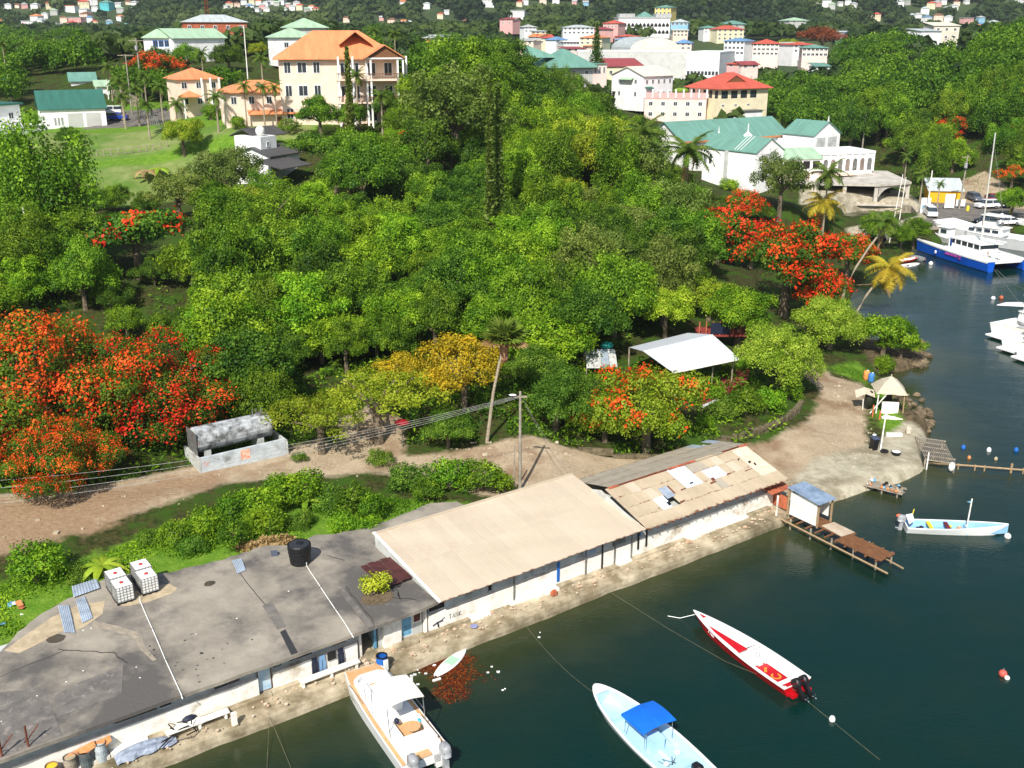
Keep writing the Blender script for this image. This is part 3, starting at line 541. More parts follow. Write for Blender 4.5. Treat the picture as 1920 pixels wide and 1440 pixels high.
def patched_building():
    t = thing('patched_roof_warehouse', 'white warehouse with patched rusting beige gable roof nearest the jetty', 'building', O0, QR)
    MB().box(34.4, 48.3, 2.12, 9.5, .6, 3.0).obj('wall', M_WALLG, t); MB().box(34.3, 48.25, 1.76, 2.118, .6, 2.0).obj('white_band', M_WALL, t)
    wm = t
    for u in (34.5, 35.25): MB().box(u, u+.12, 1.68, 1.75, 1.3, 2.8).obj('dark_post', M_DARK, wm)
    wall_opening(t, 34.7, 35.2, 1.9, 2.7, 2.12, glass=M_SKYB)
    for u in (34.45, 48.25): MB().add([(u,2.1,3),(u,9.4,3),(u,9.4,3.2),(u,5.6,4.3),(u,2.1,3.35)], [(0,1,2,3,4)]).obj('gable', M_WALLG, t)
    def mf(r, c):
        if r >= 2 and c in (7, 8): return pw
        if r == 2 and c in (10, 11): return pw
        if r >= 1 and c == 10: return M_BEIGE3
        if r == 3 and c in (9,): return M_BEIGE3
        if r == 1 and c == 3: return pw
        if c >= 15 and r >= 1: return pp
        return M_BEIGE2 if (r < 2 or (r+c) % 5) else M_BEIGE
    pw = pm('pale_plastic_sheet', (226,232,240), (206,214,226), rough=.4, scale=1); pp = pm('whitish_blistered_sheet', (226,212,190), (206,186,158), scale=2.5, rough=.7)
    sheets(t, 34.7, 48.9, (1.0, 2.98), (5.5, 4.3), 4, mf, skip=((1, 4),))
    def mb_(r, c):
        if c < 3: return M_GALV if c != 2 else M_GALV
        return M_BEIGE3
    sheets(t, 35.3, 49.3, (9.8, 3.2), (5.62, 4.25), 3, lambda r, c: (M_GALV if (r == 0 and c > 12) else M_BEIGE3), skip=((0, 14),))
    # rafters glimpsed through the gap and a broken rusty ridge
    for k in range(15):
        u = 35.0 + k*.95
        if k in (1,2,3,4,5,12,13): MB().box(u, u+.9, 5.42, 5.6, 4.31, 4.35+random.uniform(0, .02)).obj('ridge_board', M_RUST, t)
        else: MB().slab([(u,5.35,4.36),(u+.86,5.35,4.37),(u+.86,5.6,4.38),(u,5.6,4.37)], .03).obj('ridge_cap', random.choice([M_BEIGE2, M_BEIGE3, M_TERRA]), t)
    for k in range(4): MB().box(38.0+k*.02, 38.08+k*.02, 1.8+k, 2.2+k, 3.1+.29*k, 3.15+.29*k).obj('rafter', M_RUST, t)
    # holed and lifted scraps on the lower slope
    zs = lambda v: 2.98 + (v-1)*(1.32/4.5)
    for (u, v, du, dv, mt) in [(37.4,2.6,.75,.7,pw),(38.3,2.9,.8,1.1,M_GALV),(38.9,2.2,.5,.12,M_RUST),(39.2,3.1,.1,.9,M_RUST),(37.9,2.3,.25,.35,M_BLACK),(41.1,3.5,.35,.12,M_BLACK),(42.6,2.9,.6,.14,M_RUST),(43.0,3.1,.3,.3,M_RUST),(44.6,3.2,.5,.1,M_RUST),(39.9,3.2,.5,.1,M_RUST),(46.3,3.0,.8,.06,M_RUST),(36.9,2.3,.1,.1,M_BLACK),(46.8,4.2,.2,.12,M_BLACK),(47.4,3.6,.25,.2,M_BLACK),(47.7,3.2,.12,.3,M_BLACK)]:
        MB().slab([(u,v,zs(v)+.10),(u+du,v+.05,zs(v)+.12),(u+du+.05,v+dv,zs(v+dv)+.11),(u+.05,v+dv,zs(v+dv)+.1)], .02).obj('scrap_sheet', mt, t)
    # rafter ends under the eaves
    for k in range(20): MB().box(35+k*.7, 35.07+k*.7, .98, 2.1, 2.88, 2.95).obj('rafter_end', M_RUST, t)
    return t
patched_building()
for k in range(22):   # rafter ends of the middle building
    pass

# --- things on the flat roof
def ibc_tank(label, u, v, rz=0.02, z=3.32):
    t = thing('water_tank', label, 'water tank', tuple(W(u, v, z + (v-11)*.035)), QR + rz, 'caged white water tanks on the flat grey roof')
    MB().box(-.46,.46,-.56,.56,.14,1.1).obj('bottle', pm('tank_plastic', (238,238,234), (218,218,212), scale=2, rough=.4), t)
    p = MB(); [p.box(-.5+.36*i, -.36+.36*i, -.6, .6, .0, .1) for i in range(3)]; p.box(-.5,.5,-.6,.6,.1,.13); p.obj('pallet', M_BLACK, t)
    c = MB(); r = .012
    for s in (-.485, .485):
        for k in range(7): y = -.57+.19*k; c.tube([(s, y, .13), (s, y, 1.13)], r, 4, caps=False)
        for k in range(6): z_ = .2+.18*k; c.tube([(s, -.57, z_), (s, .57, z_)], r, 4, caps=False)
    for s in (-.575, .575):
        for k in range(6): x = -.48+.19*k; c.tube([(x, s, .13), (x, s, 1.13)], r, 4, caps=False)
        for k in range(6): z_ = .2+.18*k; c.tube([(-.48, s, z_), (.48, s, z_)], r, 4, caps=False)
    c.obj('cage', M_STEEL, t); MB().lathe([(.0,.05),(.11,.05),(.12,0)], (0,0,1.1), 12).obj('cap', flat('red_cap', (190,60,60)), t)
    tp = MB(); [tp.box(-.46, .46, -.5+.25*k, -.47+.25*k, 1.1, 1.125) for k in range(5)]; tp.obj('top_rib', M_WHITE, t)
    return t
ibc_tank('caged white water tank on flat grey roof, front one of the left pair', 3.15, 11.75)
ibc_tank('caged white water tank on flat grey roof, rear one of the left pair', 3.15, 13.0)
ibc_tank('caged white water tank on flat grey roof, front one of the right pair', 4.65, 11.95)
ibc_tank('caged white water tank on flat grey roof, rear one of the right pair', 4.7, 13.2)
t = thing('black_water_tank', 'round black plastic water tank at back edge of the flat grey roof', 'water tank', tuple(W(13.5, 9.9, 3.34)), 0)
m = MB(); m.lathe([(0,0),(.62,0),(.64,.1),(.62,.22),(.66,.25),(.64,.45),(.69,.48),(.67,.7),(.72,.74),(.70,.95),(.74,1.0),(.73,1.25),(.66,1.32)], n=24); m.obj('shell', M_BLACK, t, smooth=False)
MB().lathe([(0,.02),(.6,.0),(.66,-.03)], (0,0,1.3), 20).obj('lid', flat('dark_grey_lid', (48,50,54)), t); MB().lathe([(0,.08),(.2,.08),(.22,0)], (.05,0,1.3), 14).obj('hatch', M_BLACK, t)
m = MB(); m.box(-.3, .1, -.15, .15, 0, .28); tag(m.obj('crate', flat('grey_crate', (84,92,108)), None, loc=tuple(W(12.6, 11.6, 3.36)), rz=.3), 'small dark grey crate on the roof edge left of the round black tank', 'crate')
def pipe(a, b, label):
    t = thing('roof_pipe', label, 'pipe', O0, QR); m = MB(); za = 3.0+(a[1]-1)*.035; zb = 3.0+(b[1]-1)*.035
    n = 6; pts = [(a[0]+(b[0]-a[0])*i/n+random.uniform(-.02, .02), a[1]+(b[1]-a[1])*i/n, za+(zb-za)*i/n+.05) for i in range(n+1)]
    m.tube([(pts[0][0], pts[0][1], za+.3)] + pts + [(b[0]-.02, b[1]-.3, zb-.05)], .028, 6); m.obj('tube', M_WHITE, t)
    for i in (2, 4): MB().box(pts[i][0]-.06, pts[i][0]+.06, pts[i][1]-.03, pts[i][1]+.03, pts[i][2]-.05, pts[i][2]+.03).obj('bracket', M_STEEL, t)
pipe((3.87, 11.0), (2.98, 1.15), 'thin white pipe crossing the flat roof from the white tanks to the eave')
pipe((13.6, 9.2), (12.6, 1.15), 'thin white pipe crossing the flat roof from the black tank to the eave')
def loose_sheet(pl, label, z=3.32, k=6, mat=None):
    m = MB(); a, b, c, d = [Vector((*p, 0)) for p in pl]
    r0 = []; r1 = []
    for i in range(k*2+1):
        f = i/(k*2); zz = .03*(i % 2); p = a.lerp(b, f); q = d.lerp(c, f); r0.append((p.x, p.y, z+(p.y-9)*.035+zz)); r1.append((q.x, q.y, z+(q.y-9)*.035+zz))
    m.loft([r0, [tuple((Vector(x)+Vector(y))/2 + Vector((0,0,.05))) for x, y in zip(r0, r1)], r1]); tag(m.obj('loose_roof_sheet', mat or M_GALV, None, loc=O0, rz=QR), label, 'metal sheet', 'loose galvanised sheets on the flat roof')
loose_sheet([(-.55,10.0),(-.05,9.65),(.35,12.7),(-.2,13.0)], 'loose corrugated metal sheet lying on roof corner, leftmost of three near the white tanks')
loose_sheet([(.5,10.4),(1.15,10.6),(1.35,13.2),(.8,13.1)], 'narrow galvanised sheet on the roof corner pointing at the silt streak')
loose_sheet([(.75,13.3),(2.3,13.5),(2.4,14.7),(.95,14.6)], 'wide bent galvanised sheet at the roof edge left of the white tanks', 3.38, 9)
loose_sheet([(9.7,10.7),(10.3,10.8),(10.6,12.3),(10.0,12.4)], 'short pale metal sheet on flat roof left of the round black tank')
def stay_post(u, v, label):
    t = thing('steel_post', label, 'post', tuple(W(u, v, 3.03)), QR, 'braced steel posts on the flat roof')
    MB().tube([(0,0,0),(0,.0,1.15)], .05, 6).obj('post', M_RUST, t); MB().tube([(0,0,.35),(.62,.35,.75)], .03, 5).obj('brace', M_RUST, t); MB().tube([(0,0,.5),(-.1,.4,0)], .025, 5).obj('brace', M_RUST, t)
stay_post(-4.2, 1.35, 'rusty braced steel post on flat roof, right one of two at the lower left corner')
stay_post(-5.35, 1.3, 'rusty braced steel post on flat roof, left one of two at the lower left corner')

# --- clothes, bench, drums and junk on the quay
t = thing('clothes_line', 'clothes line with jeans and dark clothes before the low white wall', 'clothes line', O0, QR)
MB().tube([(9.9,1.65,2.05),(11.6,1.65,1.99),(13.2,1.66,2.1)], .012, 4).obj('line', M_STEEL, t)
def trousers(u, mat, parent, z=2.0):
    m = MB(); m.slab([(u,1.62,z),(u+.32,1.62,z),(u+.32,1.69,z),(u,1.69,z)], .3); m.slab([(u-.02,1.62,z-.3),(u+.13,1.62,z-.3),(u+.13,1.68,z-.3),(u-.02,1.68,z-.3)], .75); m.slab([(u+.19,1.62,z-.3),(u+.35,1.62,z-.3),(u+.35,1.68,z-.3),(u+.19,1.68,z-.3)], .72); tag(m.obj('trousers', mat, None, loc=O0, rz=QR), None)
    return COL.objects[-1]
for k, (u, mt, lb) in enumerate([(10.35, M_NAVY, 'dark trousers hanging on line, leftmost of the washing'), (10.8, M_DENIM, 'pale blue jeans hanging on the clothes line'), (11.95, M_NAVY, 'navy trousers hanging on the line near the porch')]): tag(trousers(u, mt, t), lb, 'trousers', 'washing on the clothes line')
m = MB(); m.slab([(11.3,1.62,2.0),(11.8,1.62,2.0),(11.8,1.69,2.0),(11.3,1.69,2.0)], .5); tag(m.obj('shirt', M_BLACK, None, loc=O0, rz=QR), 'black shirt hanging between pale jeans and navy trousers', 'shirt', 'washing on the clothes line')
def bench(u0, u1, v, label, z=1.12):
    t = thing('bench', label, 'bench', tuple(W(u0, v, .72)), QR); L = u1-u0
    MB().box(0, L, 0, .42, z-.78, z-.7).obj('seat', M_WALL, t); [MB().box(x, x+.12, .05, .36, 0, z-.78).obj('leg', M_WALL, t) for x in (.1, L/2, L-.25)]
bench(9.4, 13.0, 1.05, 'long whitewashed ledge bench below the hanging washing')
bench(2.0, 5.3, .95, 'white concrete bench against the wall of the flat roofed building')
def drum(u, v, label, mat, top, h=.88):
    t = thing('drum', label, 'drum', tuple(W(u, v, .74)), 0, 'drums beside the orange planks on the quay')
    MB().lathe([(0,0),(.29,0),(.29,h*.33),(.305,h*.34),(.29,h*.36),(.29,h*.66),(.305,h*.67),(.29,h*.69),(.29,h)], n=16).obj('body', mat, t); MB().lathe([(0,h-.06),(.285,h-.06)], n=16).obj('lid', top, t); MB().lathe([(.28,h-.01),(.31,h-.01),(.31,h+.02),(.28,h+.02),(.28,h-.01)], n=16).obj('rim', M_STEEL, t)
DG = pm('pale_blue_drum', (196,204,206), (150,160,164), scale=2)
drum(-3.4, 1.25, 'orange drum with yellow contents on the quay, leftmost drum', M_ORANGE, M_YEL); drum(-2.55, 1.4, 'dusty grey drum with rubbish on top, second from the left', pm('dusty_drum', (176,166,150), (130,118,100), scale=3), M_SAND)
drum(-1.85, 1.4, 'dark grey drum between the dusty drum and pale blue drum', pm('dark_drum', (110,120,122), (70,78,80), scale=2), M_DARK); drum(-1.1, 1.5, 'pale blue drum at right end of the row of drums', DG, DG, 1.0)
t = thing('plank_stack', 'leaning orange plywood planks against the white quay wall', 'planks', O0, QR)
for k in range(2): MB().slab([(-1.9+.9*k,1.3,1.5+.05*k),(-1.3+.75*k,1.3,1.75),(-1.3+.75*k,1.66,1.85),(-2.6+.7*k,1.66,1.6+.05*k)], .04).obj('plank', M_ORANGE, t)
m = MB(); rs = []
for i in range(13):
    u = -.6+3.0*i/12; pk = .42*math.sin(math.pi*min(i/12*1.15, 1))**.6; rs.append([(u, .55+.08*math.sin(i*1.7), .76), (u, .75, .8+pk*.6), (u, 1.0+.05*math.sin(i*2.3), .85+pk), (u, 1.25, .82+pk*.7), (u, 1.5, .78)])
m.loft(rs); tag(m.obj('tarpaulin', pm('blue_grey_tarp', (168,178,194), (112,120,138), scale=1.6, stretch=(1,5,1), bump=.6, bscale=5), None, loc=O0, rz=QR), 'crumpled blue grey tarpaulin over a boat shaped heap on quay', 'tarpaulin')
t = thing('scrap_frame', 'jumble of pale weathered timber and frames beside the tarpaulin', 'scrap', O0, QR)
for k in range(16):
    a = Vector((2.2+random.random()*1.4, .7+random.random()*1.0, .78+random.random()*.5)); b = a + Vector((random.uniform(-.9,.9), random.uniform(-.5,.5), random.uniform(-.2,.35))); b.z = max(b.z, .78); MB().tube([a, b], .035, 5).obj('stick', random.choice([M_GREYW, M_WALL, M_DARK]), t)
m = MB(); m.ell((3.75,1.3,.98), (.26,.26,.24)); tag(m.obj('buoy', M_WALL, None, loc=O0, rz=QR, smooth=True), 'white fishing float on the quay beside the scrap timber', 'float')
m = MB(); m.ell((3.4,1.7,1.05), (.4,.25,.22)); tag(m.obj('bag', M_NAVY, None, loc=O0, rz=QR, smooth=True), 'navy bag on the heap behind white float', 'bag')
t = thing('concrete_post', 'short pale concrete bollard near the quay edge throwing a shadow', 'bollard', tuple(W(5.3, .35, .62)), QR)
MB().box(-.13,.13,-.1,.1,0,.8).obj('post', M_WALL, t); MB().box(-.18,.18,-.14,.14,-.02,.08).obj('base', M_QUAY, t)
# blue barrel lying on the edge
t = thing('blue_barrel', 'blue and white barrel stood on the quay edge beside floating board', 'barrel', tuple(W(14.0, .35, .62)), .3)
MB().lathe([(0,0),(.3,.02),(.34,.2),(.34,.6),(.3,.85)], n=16).obj('body', M_BLUE, t, smooth=True); MB().lathe([(.29,.85),(.34,.86),(.34,.92),(.28,.92)], n=16).obj('rim', M_DARK, t); MB().slab([(.02,-.36,.8),(.26,-.3,.8),(.3,-.33,.8),(.06,-.39,.8)], .7).obj('white_panel', M_WHITE, t)
m = MB(); m.box(26.6,26.95,.9,1.15,.75,1.0); m.box(26.65,26.9,.92,1.1,1.0,1.1); tag(m.obj('bucket', M_TERRA, None, loc=O0, rz=QR), 'rusty red bucket on the quay below the beige roof', 'bucket')
m = MB(); m.lathe([(0,.03),(.2,.03),(.24,0)], (20.6,.9,.76), 10); tag(m.obj('rag', flat('lilac_cloth', (140,146,190)), None, loc=O0, rz=QR), 'small lilac cloth lying on the quay', 'cloth')
# rubble along the quay
m = MB()
for k in range(420):
    u = random.uniform(-6, 49); v = random.choice([random.uniform(1.2, 1.9), random.uniform(.2, 1.9)]); s = random.uniform(.02, .07)*(2 if random.random() < .08 else 1); m.box(u-s, u+s*1.3, v-s, v+s, .74, .76+s)
tag(m.obj('rubble', pm('quay_rubble', (196,156,124), (226,212,190), scale=1.2), None, loc=O0, rz=QR), 'small broken stones and brick scraps strewn along the quay', 'rubble', kind='stuff')

# --- lean-to and jetty
def jetty():
    t = thing('lean_to', 'rusty orange lean-to of boards between the patched warehouse and jetty shed', 'shelter', O0, QR)
    for k in range(5): MB().slab([(47.0+.42*k,.9,2.35),(47.4+.42*k,.9,2.35),(47.7+.45*k,2.6,2.6),(47.3+.45*k,2.6,2.6)], .04).obj('roof_board', M_TERRA, t)
    for k in range(4): MB().box(48.36+.0*k, 48.40, .5+.45*k, .92+.45*k, .85, 1.9).obj('wall_board', M_TERRA, t)
    for (u, v) in [(47.2,.45),(48.9,.5),(48.9,2.3)]: MB().box(u, u+.1, v, v+.1, .7, 2.36).obj('post', M_WALL, t)
    t = thing('jetty', 'narrow brown timber jetty running out from the end of the quay', 'jetty', O0, QR)
    for k in range(8):
        MB().box(48.12+.17*k, 48.26+.17*k, -5.0, -.3, .86, .9).obj('plank', M_BROWNW, t)
    for k in range(9): MB().box(47.35+.19*k, 47.50+.19*k, -8.45+random.uniform(-.1,.1), -4.72, .86, .905).obj('plank', M_BROWNW, t)
    b = MB()
    for k in range(10): b.box(47.2, 49.3, -.6-.85*k, -.5-.85*k, .76, .855)
    b.obj('cross_beam', M_BROWNW, t)
    MB().slab([(48.1,-4.7,.96),(49.4,-4.85,.96),(49.5,-2.95,.96),(48.3,-2.8,.96)], .04).obj('pale_board', pm('pale_ply', (204,188,166), (180,160,136), scale=1.5), t)
    for k in range(5):
        for u in (47.45, 49.2): MB().tube([(u, -.7-1.85*k, -1.5), (u, -.7-1.85*k, .84)], .07, 7).obj('pile', M_GREYW, t)
    MB().tube([(47.25,.1,.62),(46.95,-9.4,.5)], .07, 7).obj('rail', M_WOOD, t); MB().tube([(49.35,-1,.6),(48.4,-9.6,.5)], .06, 7).obj('rail', M_WOOD, t)
    t = thing('jetty_shed', 'small white sided shed with blue grey sheet roof on the jetty', 'shed', O0, QR)
    MB().box(47.9, 47.96, -2.55, -.15, .92, 2.75).obj('side_wall', M_WHITE, t); MB().box(49.3, 49.36, -2.5, -.6, 1.3, 2.75).obj('side_wall', M_WHITE, t); MB().box(47.98, 49.28, -.2, -.14, .92, 2.7).obj('back_wall', M_BROWNW, t)
    for (u, v) in [(47.9,-2.72),(49.4,-2.72),(49.4,-.3),(47.82,-.05)]: MB().box(u, u+.11, v, v+.11, .8, 2.8 if v < -1 else 3.0).obj('post', M_WOOD, t)
    for k in range(3):
        w_ = .66; m = MB(); n = 8; xs = [w_*i/n for i in range(n+1)]; z0 = lambda v: 3.02+.08*(v+.0)
        m.loft([[(47.62+k*w_+x, -2.95, 2.8+(.03 if i%2 else 0)) for i, x in enumerate(xs)], [(47.62+k*w_+x, .05, 3.08+(.03 if i%2 else 0)) for i, x in enumerate(xs)]]); m.obj('roof_sheet', pm('blue_grey_sheet', (158,178,200), (120,138,160), scale=1.5, rough=.45, metal=.3), t)
jetty()
def litter_raft():
    c = P(1658, 913, .4); t = thing('junk_raft', 'low timber landing heaped with fishing gear and floats by the ramp', 'landing', tuple(c), -.62)
    for k in range(9): MB().box(-1.5, 1.45+random.uniform(-.1,.25), -.75+.17*k, -.62+.17*k, .0, .05).obj('plank', M_GREYW, t)
    for x in (-1.2, 0, 1.2):
        for y in (-.6, .6): MB().tube([(x,y,-1.4),(x,y,.05)], .06, 6).obj('pile', M_GREYW, t)
    for k in range(26):
        x, y = random.uniform(-1.2,1.3), random.uniform(-.6,.6); s = random.uniform(.06,.17); MB().ell((x,y,.05+s*.7), (s,s*1.2,s*.8), 8, 5).obj('gear', random.choice([M_WALL, M_GREYW, M_TERRA, M_SKYB, M_ORANGE, M_DARK]), t, smooth=True)
litter_raft()
def slatted_deck():
    o = P(1716, 818, .95); t = thing('slatted_platform', 'grey slatted wooden platform over the water beside the ramp', 'platform', O0)
    cs = [P(1716,818,.9), P(1768,824,.9), P(1790,868,.9), P(1735,860,.9)]; t.location = tuple(cs[3]); c3 = cs[3]; ex = cs[2]-cs[3]; ey = cs[0]-cs[3]
    for k in range(15):
        f = k/14; p = ex*f; q = p+ey; w_ = ex.normalized()*.06; MB().slab([p, p+w_, q+w_, q], .04).obj('slat', M_GREYW, t)
    for k in range(6):
        f = k/5; p = ey*f; MB().tube([p+Vector((0,0,-.08)), p+ex*(1.12 if k in (1,5) else 1.0)+Vector((0,0,-.08))], .05, 6).obj('beam', M_GREYW, t)
    for p in (Vector((0,0,0)), ex, ey, ex+ey, (ex+ey)*.5): MB().tube([p+Vector((0,0,-2.2)), p+Vector((0,0,-.05))], .07, 6).obj('pile', M_GREYW, t)
    MB().tube([Vector((.1,-.2,-2)), Vector((.15,-.2,.65))], .06, 6).obj('white_post', M_WHITE, t); m = MB(); m.ell(tuple(ex*.88+Vector((0,-.25,-.3))), (.28,.2,.42)); m.obj('fender', M_WHITE, t, smooth=True)
    t = thing('floating_pole', 'long pale pole held on short stakes just above the water', 'pole', (0,0,0))
    a, b = P(1735,868,.35), P(1960,884,.35); MB().tube([a, a.lerp(b,.35)+Vector((0,0,.04)), a.lerp(b,.7), b], .075, 7).obj('pole', M_WOOD, t)
    for f in (.28,.42,.5,.72,.82): p = a.lerp(b, f); MB().tube([p+Vector((0,0,-1.5)), p+Vector((0,.0,.15 if f != .72 else .5))], .1 if f == .72 else .06, 6).obj('stake', M_WOOD, t)
slatted_deck()
# ================================================================ buildings beyond the wood
KEEP = []        # circles kept clear of planting: (x, y, r)
def wmat(nm, c): return pm('wall_' + nm, c, tuple(x*.9 for x in c), scale=.5, bump=.05, mix=(.45, .75), rough=.8)
def rmat(nm, c): return pm('roofing_' + nm, c, tuple(x*.88 for x in c), scale=.4, bump=.1, rough=.6, stretch=(3, .4, 1))
WC = {k: wmat(k, c) for k, c in dict(white=(246,245,242), cream=(238,226,190), peach=(246,220,198), pink=(232,176,170), palepink=(246,218,206), blue=(150,196,220), turquoise=(96,196,200), grey=(196,196,190), yellow=(238,214,130), orange=(246,178,30), stone=(226,216,198)).items()}
RC = {k: rmat(k, c) for k, c in dict(orange=(232,148,98), red=(206,96,76), darkred=(166,76,76), teal=(112,158,142), green=(56,112,98), palegreen=(176,206,172), grey=(190,192,188), darkgrey=(84,82,82), cream=(238,232,208), blue=(116,156,196), palegrey=(196,204,202), brown=(140,96,72)).items()}
GLASS = pm('window_glass', (58,70,80), (40,48,54), rough=.12, scale=1, bump=0, spec=.6)
_wm = {}
def winmesh(w_, h_, fr, pane=True):
    k = (round(w_, 1), round(h_, 1), fr.name)
    if k not in _wm:
        f = max(.08, w_*.09); m = MB(); m.box(-w_/2, w_/2, -.06, 0, 0, f); m.box(-w_/2, w_/2, -.06, 0, h_-f, h_); m.box(-w_/2, -w_/2+f, -.062, -.002, f, h_-f); m.box(w_/2-f, w_/2, -.062, -.002, f, h_-f)
        p = MB(); p.box(-w_/2+f, w_/2-f, -.03, -.01, f, h_-f); p.box(-.03, .03, -.055, -.031, f, h_-f, 1)
        _wm[k] = (m.mesh('window', fr), p.mesh('pane', [GLASS, fr]))
    return _wm[k]
class Bld:
    def __init__(s, name, label, cat, A, B, group=None):
        s.o = Vector((A.x, A.y, min(A.z, B.z))); s.root = thing(name, label, cat, tuple(s.o), math.atan2(B.y-A.y, B.x-A.x), group); s.L = math.hypot(B.x-A.x, B.y-A.y)
    def window(s, x, y, z, w_, h_, side='f', fr=None, name='window', pane=True):
        a, b = winmesh(w_, h_, fr or WC['white']); o = put(name, a, s.root, (x, y, z), {'f': 0, 'l': -math.pi/2, 'r': math.pi/2, 'b': math.pi}[side]); put('pane', b, o); return o
    def part(s, name, mb, mat, smooth=False): return mb.obj(name, mat, s.root, smooth)
def roof_mb(kind, x0, x1, y0, y1, z, rh, oh=.5, th=.14):
    m = MB(); a0, a1, b0, b1 = x0-oh, x1+oh, y0-oh, y1+oh; ym = (y0+y1)/2; xm = (x0+x1)/2; zo = z - oh*rh/max(.1, (y1-y0)/2)*.8
    if kind == 'gable':
        m.slab([(a0,b0,zo),(a1,b0,zo),(a1,ym,z+rh),(a0,ym,z+rh)], th); m.slab([(a0,ym,z+rh),(a1,ym,z+rh),(a1,b1,zo),(a0,b1,zo)], th)
    elif kind == 'gabley':
        zo = z - oh*rh/max(.1, (x1-x0)/2)*.8
        m.slab([(a0,b0,zo),(xm,b0,z+rh),(xm,b1,z+rh),(a0,b1,zo)], th); m.slab([(xm,b0,z+rh),(a1,b0,zo),(a1,b1,zo),(xm,b1,z+rh)], th)
    elif kind == 'hip':
        d = min((x1-x0), (y1-y0))/2+oh; 
        if x1-x0 >= y1-y0: r0, r1 = (a0+d, ym), (a1-d, ym)
        else: r0, r1 = (xm, b0+d), (xm, b1-d)
        v = [(a0,b0,zo),(a1,b0,zo),(a1,b1,zo),(a0,b1,zo),(*r0,z+rh),(*r1,z+rh)] + [(a0,b0,zo-th),(a1,b0,zo-th),(a1,b1,zo-th),(a0,b1,zo-th)]
        f = [(0,1,5,4),(1,2,5),(2,3,4,5),(3,0,4)] if x1-x0 >= y1-y0 else [(0,1,4),(1,2,5,4),(2,3,5),(3,0,4,5)]
        m.add(v, f + [(6,7,1,0),(7,8,2,1),(8,9,3,2),(9,6,0,3),(9,8,7,6)])
    elif kind == 'shed':
        m.slab([(a0,b0,z),(a1,b0,z),(a1,b1,z+rh),(a0,b1,z+rh)], th)
    elif kind == 'arch':
        n = 14; rs = []
        for i in range(n+1):
            q = math.pi*i/n; rs.append([(xm-(x1-x0)/2*math.cos(q), b0, z+rh*math.sin(q)), (xm-(x1-x0)/2*math.cos(q), b1, z+rh*math.sin(q))])
        m.loft(rs)
    else:
        m.box(a0, a1, b0, b1, z, z+rh)
    return m
def wall_mb(kind, x0, x1, y0, y1, z0, z, rh):
    m = MB(); m.box(x0, x1, y0, y1, z0, z-.0); ym = (y0+y1)/2; xm = (x0+x1)/2; e = rh*.96
    if kind == 'gable': [m.add([(x, y0, z), (x, y1, z), (x, ym, z+e)], [(0,1,2)]) for x in (x0, x1)]
    if kind == 'gabley': [m.add([(x0, y, z), (x1, y, z), (xm, y, z+e)], [(0,1,2)]) for y in (y0, y1)]
    if kind == 'arch':
        for y in (y0,): n = 14; m.add([(xm-(x1-x0)/2*math.cos(math.pi*i/n), y, z+rh*.98*math.sin(math.pi*i/n)) for i in range(n+1)], [tuple(range(n+1))])
    return m
def house(name, label, a, b, depth, wallh, kind, rh, wall, roof, floors=1, nf=3, ns=0, cat='house', group=None, oh=.5, ww=1.1, hh=1.2, side='l', base=3., fr=None, keep=True, door=False):
    """a, b: (px, py, D) of the two ends of the front eave"""
    A, B = Q(*a), Q(*b); s = Bld(name, label, cat, A, B, group); z = 0.; x1 = s.L
    s.part('wall', wall_mb(kind, 0, x1, 0, depth, -wallh-base, z, rh), wall)
    s.part('roof', roof_mb(kind, 0, x1, 0, depth, z+.02, rh, oh), roof)
    fh = wallh/floors
    for f in range(floors):
        zz = -wallh + fh*f + fh*.32
        for i in range(nf): s.window(x1*(i+.5)/nf, -.0, zz, ww, min(hh, fh*.6), 'f', fr)
        for i in range(ns): s.window(0 if side == 'l' else x1, depth*(i+.5)/ns, zz, ww, min(hh, fh*.6), side, fr)
    if keep:
        n = max(1, int(s.L/5)); dv = (B-A).normalized(); nv = Vector((-dv.y, dv.x, 0))
        for i in range(n+1):
            for j in range(int(depth/5)+1): p = A + dv*(s.L*i/n) + nv*min(depth, 5*j); KEEP.append((p.x, p.y, 4.5))
    return s

# --- left: hall, bungalow, orange roofed houses
h = house('village_hall', 'white hall with dark green gable roof beside the lawn at far left', (74,204,196), (196,194,201), 9.5, 4.3, 'gable', 3.0, WC['white'], RC['green'], 1, 0, 0, 'hall', oh=.35)
for i in range(2): h.part('roller_panel', MB().box(4.6+3.2*i, 7.2+3.2*i, -.05, 0, -3.4, -1.0), WC['grey'])
for i in range(3): h.window(2.4+.6*i, 0, -3.1, .45, 1.5)
h = house('hall_wing', 'low white flat wing with green edge at left side of the hall', (-40,197,190), (36,196,197), 7, 3.6, 'flat', .35, WC['white'], RC['green'], 1, 2, cat='building')
h.part('lower_terrace', MB().box(-6, h.L+1, -5, -.5, -6, -3.4), WC['white'])
h = house('bungalow', 'white bungalow with dark grey roofs and round white water tank', (506,292,160), (560,268,166), 7, 3.0, 'gable', 1.1, WC['white'], RC['darkgrey'], 1, 1, oh=.4)
h.part('upper_wall', MB().box(.6, 4.2, 2.2, 7.5, 0, 2.6), WC['white']); h.part('upper_roof', roof_mb('gable', 2.0, 8.5, 4.5, 9, 2.6, 1.0), RC['darkgrey'])
h.part('porch_roof', roof_mb('shed', -3.2, 3.4, -5, 0, -1.3, .9, .2), RC['darkgrey']); h.window(2.2, 2.2, 1.0, .7, .8)
h.part('tank', MB().ell((1.8,3.2,3.4), (.75,.75,.8)), M_WHITE, True)
h = house('villa', 'small peach house with orange tiled roof behind the royal palms', (330,147,196), (412,145,200), 8, 5.6, 'hip', 1.7, WC['peach'], RC['orange'], 2, 3)
